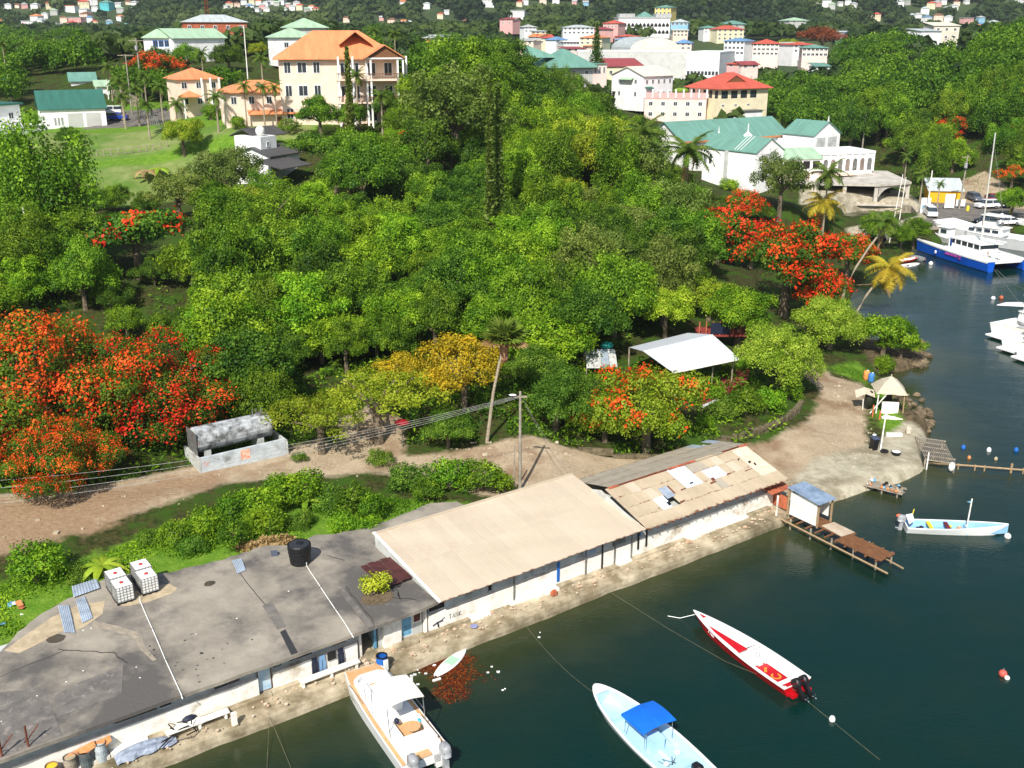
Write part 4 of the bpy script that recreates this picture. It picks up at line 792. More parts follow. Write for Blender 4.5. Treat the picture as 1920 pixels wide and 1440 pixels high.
h.part('porch_roof', roof_mb('hip', .2, 3.4, -3.2, 0, -3.0, .9, .2), RC['orange']); h.part('porch_post', MB().box(.3,.5,-3,-2.8,-7,-3.1), WC['white'])
[h.part('white_column', MB().box(4.2+1.6*k, 4.5+1.6*k, -.9, -.6, -5.6, 0), WC['white']) for k in range(3)]
h = house('villa', 'two storey peach house with orange tiled roof and three royal palms before it', (420,172,178), (552,165,182), 9, 6.2, 'hip', 1.6, WC['peach'], RC['orange'], 2, 4, 1, ww=1.0, hh=1.3)
h.part('awning_roof', roof_mb('shed', 3.6, h.L+1.5, -1.8, 0, -3.6, .6, .1), RC['orange']); h.part('solar_heater', MB().box(5.4, 6.8, 1.2, 2.4, .7, 1.1), M_STEEL); h.part('lower_wall', MB().box(3.4, h.L+.8, -.9, -.01, -8, -3.62), WC['orange'] if False else WC['peach']); h.part('ground_floor_door', MB().box(8, 9, -.96, -.91, -6.2, -4.2), M_BROWNW)
# hotel
h = house('hotel', 'three storey peach building with large orange tiled roof and white balconies', (521,105,180), (745,103,184), 12, 11.2, 'hip', 4.0, WC['peach'], RC['orange'], 3, 0, 0, 'hotel', oh=.9)
L = h.L; fh = 11.2/3
for f in range(3):
    z = -11.2 + fh*f
    for x in (1.4, 3.8, 6.2): h.window(x, 0, z+.9, 1.2 if x != 3.8 else 1.7, 1.9)
    for x in (10.8, 12.6, 15.4, 18.2): h.window(x, 0, z+.35, 1.5, 2.3)
    if f:
        h.part('balcony_floor', MB().box(9.4, 14.2, -1.9, 0, z-.25, z), WC['peach']); h.part('balcony_floor', MB().box(14.4, 20.4, -3.3, 0, z-.25, z), WC['peach']); h.part('balcony_floor', MB().box(L, L+1.6, .6, 6, z-.25, z), WC['peach'])
        for (x0, x1, y) in ((9.4, 14.2, -1.85), (14.4, 20.4, -3.25)):
            r = MB(); r.box(x0, x1, y-.03, y+.03, z+.85, z+.95); [r.box(x0+.25*k, x0+.25*k+.05, y-.02, y+.02, z, z+.85) for k in range(int((x1-x0)/.25))]; h.part('railing', r, M_BROWNW)
for x, y in ((9.6,-1.8),(12,-1.8),(14.3,-1.8),(14.9,-3.2),(19.4,-3.2),(20.3,-3.2),(L+1.4,.8)): h.part('column', MB().box(x, x+.3, y, y+.3, -13, -.1), WC['white'])
h.part('porch_gable', roof_mb('gabley', 14.4, 20.5, -3.4, 4, -.1, 1.9, .4), RC['orange']); h.part('porch_tympanum', MB().add([(14.6,-3.3,-.25),(20.3,-3.3,-.25),(17.45,-3.3,1.55)], [(0,1,2)]), M_BROWNW)
bt = MB(); bt.slab([(14.0,-3.75,-.3),(14.25,-3.75,-.3),(17.45,-3.75,2.0),(17.45,-3.75,1.8)], .1); h.part('porch_beam', MB().box(14.5, 20.4, -3.36, -3.1, -.5, -.26), WC['white'])
h.part('gablet', roof_mb('gabley', 10.5, 15.5, 1.5, 8, 2.0, 1.9, .3), RC['orange'])
h.part('side_stair_wall', MB().add([(8.2,-.6,-11.2),(12.2,-.6,-11.2),(12.2,-.6,-6.6),(10.6,-.6,-6.4),(8.2,-.6,-8.3)], [(0,1,2,3,4)]), WC['peach'])
h = house('clinic', 'white raised house with pale green roof and blue window band', (268,69,255), (322,69,257), 8, 5.4, 'hip', 1.8, WC['white'], RC['palegreen'], 2, 0, fr=M_BLUE)
for k in range(4): h.window(2.6+1.3*k, 0, -2.2, 1.1, 1.4, fr=M_BLUE)
h = house('school_block', 'long white building with pale green roof and blue fascia', (324,70,255), (420,66,264), 11, 4.4, 'gable', 2.0, WC['white'], RC['palegreen'], 1, 0, cat='building', oh=.6)
h = house('school_block', 'low house with long ribbed pale sheet roof and red brown walls', (342,40,330), (462,38,336), 12, 3.4, 'hip', 2.0, M_TERRA, RC['palegrey'], 1, 5, cat='building')
h = house('villa', 'grey walled two storey house with upper pale green hip roof', (552,50,262), (612,50,266), 9, 7.2, 'hip', 2.0, WC['grey'], RC['palegreen'], 2, 2)
h = house('villa', 'low white annex with pale green hip roof left of orange hotel roof', (518,68,250), (588,68,254), 8, 3.6, 'hip', 1.8, WC['white'], RC['palegreen'], 1, 2)
h = house('shed_house', 'small white house with teal roof behind the hall roof', (132,150,240), (178,150,242), 7, 3.2, 'gable', 1.6, WC['white'], RC['teal'], 1, 1)
h = house('shed_house', 'small white house half hidden by palms right of the teal roof', (180,158,228), (204,160,229), 6, 4, 'gable', 1.0, WC['white'], RC['palegreen'], 1, 1)

# --- right: long white hotel with teal roofs
WT = WC['white']
h = house('inn_main_block', 'long white building with teal gable roof above the harbour', (1279,264,230), (1477,247,246), 12, 9, 'gable', 3.6, WT, RC['teal'], 2, 0, cat='building', oh=.5)
h.part('timber_fascia', MB().box(-.3, h.L*.98, -.62, -.52, -.55, -.15), M_ORANGE)
for k in range(6):
    x = h.L*(.42+.095*k); h.part('balcony_wall', MB().box(x, x+.25, -1.6, 0, -9, -.7), WT); h.window(x+1.5, 0, -3.1, 1.5, 2.1); h.window(x+1.5, 0, -7, 1.5, 2.1)
h.part('balcony_slab', MB().box(h.L*.42, h.L, -1.6, -.001, -4.1, -3.85), WT)
h.part('side_window', MB().box(-.04, 0, 5, 6, -3, -1.8), GLASS)
h = house('inn_east_block', 'white block with teal roof and columned gable end facing right', (1468,248,243), (1526,251,236), 9.5, 7.5, 'gable', 2.8, WT, RC['teal'], 2, 0, cat='building', oh=.3)
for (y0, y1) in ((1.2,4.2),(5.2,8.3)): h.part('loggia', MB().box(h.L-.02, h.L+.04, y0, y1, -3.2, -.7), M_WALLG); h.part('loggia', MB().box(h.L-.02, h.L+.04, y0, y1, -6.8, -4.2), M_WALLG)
h.part('finial', MB().lathe([(.25,0),(.1,.5),(.12,.7),(0,1.4)], (h.L, 4.75, 2.8), 6), WT)
h = house('inn_front_block', 'white block with teal roof, front one of the three nearest the palms', (1319,272,225), (1418,286,214), 9, 7.2, 'gable', 2.6, WT, RC['teal'], 2, 0, cat='building', oh=.25)
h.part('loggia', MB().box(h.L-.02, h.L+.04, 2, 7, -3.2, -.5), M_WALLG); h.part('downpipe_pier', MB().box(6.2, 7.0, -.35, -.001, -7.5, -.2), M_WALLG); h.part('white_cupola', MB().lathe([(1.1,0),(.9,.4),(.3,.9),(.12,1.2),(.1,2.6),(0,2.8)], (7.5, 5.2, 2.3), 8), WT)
for k in range(3): h.part('roof_rib', MB().slab([(8.4+.8*k,0,.22),(8.5+.8*k,0,.22),(8.5+.8*k,4.4,2.72),(8.4+.8*k,4.4,2.72)], .1), WT)
for x in (.8, 2.2): h.window(x, 0, -3.4, .9, 2.0)
h.part('finial', MB().lathe([(.2,0),(.08,.5),(.1,.7),(0,1.6)], (.2, 4.5, 2.6), 6), WT)
h = house('inn_pavilion', 'white flat roofed arcade with arched openings right of teal roofs', (1543,287,222), (1639,287,226), 9, 3.7, 'flat', .5, WT, WT, 1, 0, cat='building', oh=.25)
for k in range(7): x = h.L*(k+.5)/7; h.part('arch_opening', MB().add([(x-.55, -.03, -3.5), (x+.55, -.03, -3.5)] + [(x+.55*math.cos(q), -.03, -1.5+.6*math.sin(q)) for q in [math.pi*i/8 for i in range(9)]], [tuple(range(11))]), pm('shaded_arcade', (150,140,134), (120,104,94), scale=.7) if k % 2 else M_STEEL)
for k in range(8): h.part('pier', MB().box(h.L*k/7-.18 if k else 0, h.L*k/7+.18, -.22, -.001, -3.7, 0), WT)
h.part('terracotta_terrace', MB().box(1, 7, -3.5, -.25, -4.0, -3.75), WC['peach'])
h = house('inn_veranda', 'pale green lean-to roof over an open white veranda', (1462,296,219), (1542,297,220), 6, 2.8, 'shed', 1.6, WT, RC['palegreen'], 1, 0, cat='building', oh=.3)
for k in range(4): h.part('dark_opening', MB().box(1+2.1*k, 2.5+2.1*k, -.03, -.001, -2.1, -.5), M_DARK)
h.part('terrace_wall', MB().box(-.5, h.L+1, -3.4, -.3, -6, -2.6), WC['palepink'])
# open concrete hall
def concrete_hall():
    s = Bld('boat_hall', 'open concrete hall with arched bays and pale slab roof by the pond', 'hall', Q(1528,346,212), Q(1648,346,210)); M = pm('hall_concrete', (206,200,188), (170,162,150), scale=.5, bump=.1); L = s.L
    s.part('roof', MB().add([(-8,2,.35),(0,-.3,.35),(L,-.3,.35),(L+7.2,4.5,.35),(L+5,20,.6),(-8,20,.6)] + [(-8,2,-.1),(0,-.3,-.1),(L,-.3,-.1),(L+7.2,4.5,-.1),(L+5,20,-.1),(-8,20,-.1)], [(0,1,2,3,4,5),(11,10,9,8,7,6)] + [(i,6+i,6+(i+1)%6,(i+1)%6) for i in range(6)]), M)
    for x, y in ((0,0),(5.6,0),(L-.7,0),(L+6.3,4.6)): s.part('column', MB().box(x, x+.7, y, y+.7, -3.6, -.1), M)
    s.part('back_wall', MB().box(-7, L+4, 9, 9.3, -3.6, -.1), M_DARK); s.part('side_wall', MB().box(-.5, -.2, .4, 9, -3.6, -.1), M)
    # arched spandrel on the right hand bay
    a, b = Vector((L+.1, .0, 0)), Vector((L+6.6, 4.7, 0)); n = 10; top = []; bot = []
    for i in range(n+1):
        f = i/n; p = a.lerp(b, f); q = abs(2*f-1); top.append((p.x, p.y, -.1)); bot.append((p.x, p.y, -.5-1.9*q**3))
    s.part('arch', MB().loft([top, bot]), M); s.part('floor', MB().box(-1, L+6, -1, 9, -3.9, -3.62), M)
    for k in range(5): s.part('stored_thing', MB().box(1+1.7*k, 1.9+1.7*k, 4, 5, -3.6, -2.8+.2*(k%3)), random.choice([M_BLUE, M_STEEL, M_TERRA]))
    KEEP.extend([(s.o.x+4*i, s.o.y+4*j, 4) for i in range(-2, 6) for j in range(0, 6)])
concrete_hall()
h = house('kiosk', 'orange painted kiosk with grey sheet roof by the car park', (1743,355,211), (1805,358,210), 4.5, 2.7, 'shed', 1.9, WC['orange'], RC['palegrey'], 1, 0, cat='kiosk', oh=.35, base=1)

# --- town in the middle distance
h = house('apartment_house', 'cream walled house with broad red orange hip roof and gablet', (1351,163,296), (1441,161,304), 14, 8.6, 'hip', 3.6, WC['cream'], RC['red'], 2, 0, cat='house', oh=1.1)
for k in range(4): h.window(1.6+3.4*k, 0, -3.0, 2.2, 2.0, fr=M_DARK)
for k in range(3): h.window(1.2+4.5*k, 0, -5.2, 1.0, .6)
for k in range(5): h.window(0, 1.5+2.6*k, -3.0, 1.3, 2.0, 'l', fr=M_DARK)
h.part('gablet', roof_mb('gabley', 3.5, 10.5, 2.2, 8, 1.2, 1.9, .3), RC['red']); h.part('gablet_wall', MB().add([(3.7,2.1,1.1),(10.3,2.1,1.1),(7,2.1,2.9)], [(0,1,2)]), M_BROWNW); h.part('carport_roof', MB().box(3, 12, -5, -1, -6.3, -6.1), M_STEEL); h.part('carport_wall', MB().box(3.4, 11.6, -4.6, -1.2, -9, -6.3), WC['white'])
h = house('white_house', 'white two storey house with cream gable roof and pink terrace', (1208,142,310), (1262,137.5,318), 13, 7, 'gable', 2.4, WC['white'], RC['cream'], 2, 5, 2, ww=1.0, hh=1.3)
h.part('awning', MB().slab([(.5,-.9,-3.6),(3.5,-.9,-3.6),(3.5,0,-3.1),(.5,0,-3.1)], .1), RC['green']); h.part('green_awning', MB().slab([(-1.3,4,-1.2),(0,4,-.6),(0,9,-.6),(-1.3,9,-1.2)], .1), RC['palegreen'])
h = house('terrace_house', 'white building under a pink balustraded roof terrace with white posts', (1209,184,300), (1325,186,298), 9, 5.6, 'flat', .3, WC['palepink'], WC['pink'], 2, 5, cat='building', oh=.1, ww=1.2)
for k in range(9): h.part('terrace_post', MB().box(h.L*k/8-.2, h.L*k/8+.2, -.2, .2, .3, 2.6), WC['white'])
h.part('parapet', MB().box(0, h.L, -.05, .1, .3, 1.7), WC['pink']); h.part('bougainvillea_pot', MB().ell((10,1.5,2.2), (2.2,1,.8), 8, 5), flat('terrace_green', (120,150,40)))
T = house
h = T('pavilion_hall', 'hall with sweeping teal pyramid roof and a windowed side wing', (1040,121,300), (1112,121,305), 14, 4, 'hip', 4.2, WC['grey'], RC['teal'], 1, 3, cat='building', oh=1.4)
h.part('spire_roof', MB().add([(-7,6,2.0),(4,4,1.8),(3,11,2.2),(-5,9,5.4)], [(0,1,3),(1,2,3),(2,0,3)]), RC['teal']); h.part('wing_wall', MB().box(h.L, h.L+4.5, 0, 8, -7, 0), WC['palepink']); h.part('wing_roof', MB().box(h.L-.2, h.L+4.8, -.3, 8.3, 0, .2), RC['teal'])
for k in range(3): h.window(h.L+.8+1.4*k, 0, -2.4, .7, 1.8)
T('long_store', 'cream store with flat dark red roof in front of the arched hall', (1137,124,350), (1206,124,352), 12, 3.6, 'shed', 2.2, WC['cream'], RC['darkred'], 1, 4, cat='building')
h = T('arched_hall', 'huge pale grey warehouse under a barrel vaulted roof', (1181,94,430), (1276,95,432), 40, 13, 'arch', 5.0, WC['stone'], RC['palegrey'], 1, 0, cat='warehouse', oh=.0)
h = T('long_warehouse', 'long pale flat roofed warehouse in front of the barrel vault', (1083,96,415), (1288,97,413), 14, 12, 'flat', .4, wmat('pale_cladding', (208,208,202)), WC['white'], 3, 0, cat='warehouse', oh=.1)
h = T('tall_store', 'square white warehouse block with row of shop windows below', (1288,98,405), (1350,100,400), 26, 11, 'flat', .5, WC['white'], WC['white'], 1, 0, 0, 'warehouse', side='r', oh=.05)
for k in range(9): h.window(.9+1.35*k, 0, -7.8, 1.0, 1.4, fr=M_STEEL)
big = T('seafront_hotel', 'large white hillside hotel with two rows of pointed arch openings', (1160,34,620), (1257,34,622), 16, 11.5, 'flat', .6, WC['white'], RC['grey'], 3, 0, cat='hotel', oh=.3)
for r in range(2):
    for k in range(13): x = big.L*(k+.7)/13.4; z = -4.6-3.8*r; big.part('arch_opening', MB().add([(x-.9,-.05,z),(x+.9,-.05,z),(x+.9,-.05,z+1.0),(x,-.05,z+2.2),(x-.9,-.05,z+1.0)], [(0,1,2,3,4)]), M_DARK)
big.part('pyramid_roof', roof_mb('hip', 11, 21, 2, 12, .6, 3.2, .3), RC['teal']); big.part('roof_store', MB().box(.5, 9.5, 1, 10, .6, 2.4), RC['grey']); big.part('roof_store', MB().box(21.5, 30.5, 1, 10, .6, 2.4), RC['grey'])
rows = [ # x0, x1, eave y, base y, D, kind, roof px, wall, roof, floors, windows, label
 (983,1006,50,60,560,'hip',4,'white','grey',2,3,'white two storey house with grey roof at the left end of the town'),
 (1003,1024,58,64,540,'shed',1,'cream','palegrey',1,2,'low cream shed with pale roof below the white hillside house'),
 (1056,1114,51,64,540,'hip',4,'white','palegrey',2,7,'long two storey white house with grey hip roof'),
 (1131,1159,43,52,600,'hip',5,'pink','red',2,4,'pink house with red hip roof left of the large white hotel'),
 (1122,1150,55,60,570,'shed',4,'pink','darkred',1,3,'low pink house under a magenta red roof'),
 (1228,1258,13,26,690,'hip',4,'yellow','teal',2,4,'cream yellow villa with green roof above the large white hotel'),
 (1258,1290,41,49,600,'hip',5,'blue','palegrey',1,4,'pale blue house with whitish roof right of the large hotel'),
 (1262,1290,57,68,560,'flat',1,'peach','cream',2,4,'peach flat roofed house on the slope right of the hotel'),
 (1265,1297,80,93,500,'hip',6,'palepink','blue',2,3,'pink house with blue grey roof behind the barrel vault'),
 (991,1012,68,80,500,'gable',4,'cream','orange',2,2,'cream house with orange gable roof, left of a pair'),
 (1012,1038,70,81,495,'gable',5,'cream','red',2,3,'cream house with rusty red roof right of its orange roofed twin'),
 (974,1000,76,84,460,'shed',4,'peach','grey',1,2,'peach shed roofed house at the wood edge left of the town'),
 (1043,1064,74,84,480,'hip',5,'white','blue',2,2,'white house with bright blue roof in the town centre'),
 (1057,1086,78,92,470,'flat',1,'white','white',2,5,'white flat roofed building with a row of small dark windows'),
 (1062,1098,91,98,440,'shed',3,'palepink','darkred',1,3,'low pink building under a dark red strip roof'),
 (1087,1128,70,83,500,'hip',5,'cream','orange',2,4,'cream house with orange roof behind the tall pine'),
 (1093,1106,86,94,460,'shed',2,'peach','orange',1,1,'tiny orange roofed hut left of the tall pine'),
 (1165,1190,74,84,500,'hip',4,'turquoise','blue',1,2,'turquoise house with light blue roof below the hotel'),
 (1172,1200,68,74,520,'hip',3,'pink','red',1,3,'low pink house with red roof directly below the hotel'),
 (1358,1396,76,102,430,'hip',5,'white','blue',3,5,'three storey white house with blue roof and dark balcony bays'),
 (1412,1461,81,103,430,'hip',7,'palepink','red',3,6,'three storey pale house with bright red hip roof'),
 (1464,1490,81,94,450,'flat',1,'white','palegrey',2,3,'white flat roofed house between the red roofs'),
 (1488,1530,83,98,440,'hip',4,'white','red',2,4,'white house with low red hip roof right of the flat roofed one'),
 (1505,1553,89,106,425,'hip',5,'palepink','teal',2,6,'white veranda house with green roof at the edge of the right hand wood'),
 (1363,1395,119,127,380,'hip',4,'pink','red',1,2,'small pink house with red roof, left of the low pair'),
 (1390,1422,120,129,375,'gable',5,'palepink','darkred',1,2,'small pale house with pink red gable roof, right of the low pair'),
 (1320,1345,52,62,600,'hip',4,'white','teal',2,3,'white house with green roof on the slope above the tree lined road'),
 (1345,1395,54,74,590,'hip',6,'cream','red',3,5,'tall cream house with red and white roof on the slope'),
 (1362,1402,45,52,630,'hip',6,'grey','teal',1,3,'grey house with dark green roof highest of the slope cluster'),
 (1529,1556,124,132,370,'shed',5,'white','teal',1,2,'small white house with teal roof inside the right hand wood edge'),
 (1752,1800,48,74,500,'shed',6,'stone','cream',2,3,'three storey beige house with square dark windows above the right wood'),
 (1728,1766,58,66,480,'shed',4,'white','palegrey',1,0,'long white shed roof left of the beige house'),
 (1480,1516,38,44,620,'hip',5,'grey','palegreen',1,2,'house with domed pale green roof beside the red brown trees'),
 (1568,1584,60,68,520,'shed',2,'blue','white' if False else 'palegrey',1,1,'tiny blue house beneath the red brown trees'),
 (793,820,70,78,420,'hip',4,'white','grey',1,2,'white house with grey hip roof behind the hotel palms'),
 (824,842,67,77,430,'flat',1,'yellow','grey',2,2,'yellow house behind the hotel palms'),
 (778,812,80,84,330,'hip',6,'peach','orange',1,1,'low house with rusty orange roof hidden by trees right of the hotel'),
 (937,961,36,45,600,'shed',3,'pink','darkred',2,2,'pink house with dark red roof on the green slope above the wood'),
]
for x0, x1, ye, yb, D, k, rp, wc, rc, fl, nw, lb in rows:
    s = FPX/D; T('town_house', lb, (x0,ye,D), (x1,ye+random.uniform(-.4,.4),D+random.uniform(-6,6)), min(12,(x1-x0)/s*.8+2), (yb-ye)/s, k, max(.4, rp/s), WC[wc], RC.get(rc) or WC[rc], fl, nw, ww=1.3, hh=1.3, keep=True, group='houses of the town on the slope', oh=.5, base=5)
# --- small houses on the far hillsides
def proto_house(w_, d_, h_, k, rh, wc, rc, nw):
    r = put('hillside_house', None); m = wall_mb(k, -w_/2, w_/2, -d_/2, d_/2, -3, h_, rh); m.obj('wall', WC[wc], r); roof_mb(k, -w_/2, w_/2, -d_/2, d_/2, h_+.02, rh, .6, .2).obj('roof', RC[rc], r)
    for i in range(nw):
        a, b = winmesh(1.6, 1.5, M_DARK); o = put('window', a, r, (-w_/2+w_*(i+.5)/nw, -d_/2-.02, h_*.45))
    r['category'] = 'house'; return r
PALT = [('white','grey','white house with a grey roof'),('cream','red','cream house with a red roof'),('white','orange','white house with an orange roof'),('turquoise','teal','turquoise house'),('pink','palegrey','pink house with a pale roof'),('white','blue','white house with a blue roof'),('peach','brown','peach house with a brown roof'),('white','palegrey','plain white house'),('grey','palegreen','grey house with a pale green roof'),('blue','grey','light blue house')]
protos = {i: [proto_house(10, 8, 6, 'hip', 1.8, a, b, 3), proto_house(8, 7, 4, 'gable', 1.8, a, b, 2), proto_house(13, 8, 5, 'flat', .4, a, b, 4)] for i, (a, b, c) in enumerate(PALT)}
spots = [(5,19,8,0),(16,11,8,7),(46,11,9,4),(67,13,13,7),(94,11,14,1),(102,23,12,8),(135,17,22,2),(158,11,18,1),(178,15,6,0),(184,24,6,7),(172,3,18,7),(201,13,19,3),(222,8,12,0),(226,19,12,8),(240,3,8,6),(253,10,14,0),(160,25,16,0),(163,33,18,6),(168,37,12,5),(178,43,10,1),(120,36,12,6),(145,40,24,4),(136,47,14,1),(85,28,10,7),(70,37,18,2),(78,42,14,7),(55,45,22,7),(20,48,11,5),(2,40,8,2),(28,55,12,9),(45,55,18,1),(57,56,10,5),(95,51,26,7),(117,49,12,0),(205,42,10,9),(220,49,12,1),(226,34,7,2),(237,49,8,3),(3,54,10,7),(34,9,9,6),
 (430,9,12,1),(444,8,9,6),(457,4,10,7),(466,9,11,0),(475,4,12,1),(470,16,14,5),(486,5,10,2),(492,12,10,4),(500,6,10,7),(484,17,9,0),(508,4,10,0),(520,6,12,8),(530,4,11,7),(541,8,10,4),(548,14,9,7),(556,7,11,0),(563,13,12,1),(575,17,9,8),(585,15,10,2),(592,19,12,1),(534,17,9,7),(500,18,10,0),(495,28,12,8),(425,14,9,7),
 (755,3,11,2),(801,10,12,7),(838,22,8,0),(827,30,11,1),(717,33,11,4),(736,42,14,6),(768,46,14,7),(782,48,10,2),(757,40,10,2),(873,43,13,6),(822,57,16,4),(844,57,12,7),(970,29,30,7),(915,6,24,7),(975,6,10,1),(1018,3,12,6),(1042,2,12,0),(1078,3,10,4),(1098,5,12,9),(650,36,10,6),(860,47,12,6),(985,3,8,7),
 (1536,2,10,7),(1548,7,16,7),(1560,11,12,8),(1575,6,10,0),(1590,4,10,7),(1640,33,16,1),(1686,8,14,7),(1710,31,12,7),(1722,28,12,0),(1734,21,14,7),(1746,11,14,1),(1757,7,12,4),(1768,3,9,7),(1776,18,12,0),(1788,14,12,7),(1793,6,9,6),(1737,37,14,5),(1758,35,16,6),(1778,36,14,7),(1812,38,20,4),(1838,36,12,9),(1840,48,12,5),(1862,46,14,7),(1830,50,10,2),(1905,5,14,7),(1918,2,10,0),(1700,4,10,8),(1812,3,9,7),(1600,9,9,7),(1650,50,10,7)]
far_spots = []
for px, py, wd, pi_ in spots:
    g = R(px, py+2, 1.5, 560)
    if g is None: continue
    far_spots.append((g.x, g.y)); k = 0 if wd < 13 else (2 if wd > 19 else 0); pr = protos[pi_][random.choice([0, 1]) if wd < 13 else (2 if wd > 19 else 0)]
    sc = min(1.35, max(.6, wd*g.y/FPX/(10 if pr is not protos[pi_][2] else 13)))
    side = 'left hand hillside' if px < 620 else ('the slope above the wood' if px < 1200 else 'dark hillside at upper right')
    o = dup(pr, (g.x, g.y, hz(g.x, g.y)+.2), random.uniform(-.5, .5), label=f"{PALT[pi_][2]} on the far {side}" if px < 620 or px >= 1200 else f"{PALT[pi_][2]} on {side}", group=f'small houses on the far slopes, {PALT[pi_][2]}', scale=(sc,)*3)
for v in protos.values():
    for r in v:
        for c in list(r.children): bpy.data.objects.remove(c)
        bpy.data.objects.remove(r)
# ================================================================ vegetation
LM = {
 'bright': leafmat('leaf_bright', (70,112,14), (170,202,48), (114,158,26)), 'mid': leafmat('leaf_mid', (58,98,16), (152,188,46), (98,140,26)),
 'dark': leafmat('leaf_dark', (44,78,18), (126,162,44), (78,118,26)), 'olive': leafmat('leaf_olive', (76,100,34), (156,172,86), (112,136,50)),
 'lime': leafmat('leaf_lime', (112,142,24), (188,200,60), (152,176,38)), 'gold': leafmat('leaf_gold', (138,130,24), (238,208,44), (196,180,34), rand=.08),
 'feather': leafmat('leaf_feather', (110,144,28), (192,210,78), (152,182,50), rand=.06, hrand=.0), 'flame': leafmat('leaf_flamboyant', (46,84,22), (124,158,42), (80,122,30), rand=.12),
 'fern': leafmat('leaf_fern', (62,100,22), (138,172,54), (94,134,36), rand=.1), 'red': leafmat('flower_red', (196,30,16), (240,84,36), (224,50,24), rand=.05, hrand=.006, trans=.2),
 'orange': leafmat('flower_orange', (214,66,18), (246,128,36), (232,92,24), rand=.05, hrand=.006, trans=.2), 'scarlet': leafmat('flower_scarlet', (208,50,14), (244,112,36), (228,74,22), rand=.05, hrand=.006, trans=.2), 'redbrown': leafmat('leaf_redbrown', (110,60,34), (170,96,54), (136,78,40)),
 'palm': leafmat('leaf_palm', (58,90,26), (140,160,60), (96,124,40), rand=.15), 'palmyellow': leafmat('leaf_palm_yellow', (150,140,36), (226,200,66), (190,172,48), rand=.08), 'straw': leafmat('dead_frond', (140,112,70), (206,176,124), (172,142,96)), 'banana': leafmat('leaf_banana', (110,150,30), (190,210,70), (150,182,46)),
 'far': leafmat('leaf_far', (38,66,32), (98,124,56), (66,96,42)),
}
BARK = pm('bark', (126,112,92), (84,72,58), scale=3, bump=.4); BARKP = pm('palm_bark', (176,164,142), (132,118,98), scale=4, bump=.3, stretch=(1,1,4))
def quads_mesh(name, C, N, Sz, tint, mats, mi=None, asp=.62, seed=1):
    """C centres, N normals, Sz sizes -> folded leaf quads"""
    r = np.random.default_rng(seed); n = len(C); N = N/np.linalg.norm(N, axis=1, keepdims=True)
    T = r.normal(size=(n, 3)); T -= (T*N).sum(1, keepdims=True)*N; T /= np.linalg.norm(T, axis=1, keepdims=True); B = np.cross(N, T); s = Sz[:, None]*.5
    droop = N*s*.35
    V = np.stack([C-T*s-droop, C-B*s*asp, C+T*s-droop, C+B*s*asp], 1).reshape(-1, 3)
    me = bpy.data.meshes.new(name); me.vertices.add(4*n); me.vertices.foreach_set('co', V.astype(np.float32).ravel()); me.loops.add(4*n); me.loops.foreach_set('vertex_index', np.arange(4*n, dtype=np.int32))
    me.polygons.add(n); me.polygons.foreach_set('loop_start', np.arange(0, 4*n, 4, dtype=np.int32)); me.polygons.foreach_set('loop_total', np.full(n, 4, np.int32))
    for m in mats: me.materials.append(m)
    if mi is not None: me.polygons.foreach_set('material_index', mi.astype(np.int32))
    me.update(calc_edges=True); a = me.attributes.new('tint', 'FLOAT', 'FACE'); a.data.foreach_set('value', np.clip(tint, 0, 1).astype(np.float32)); return me
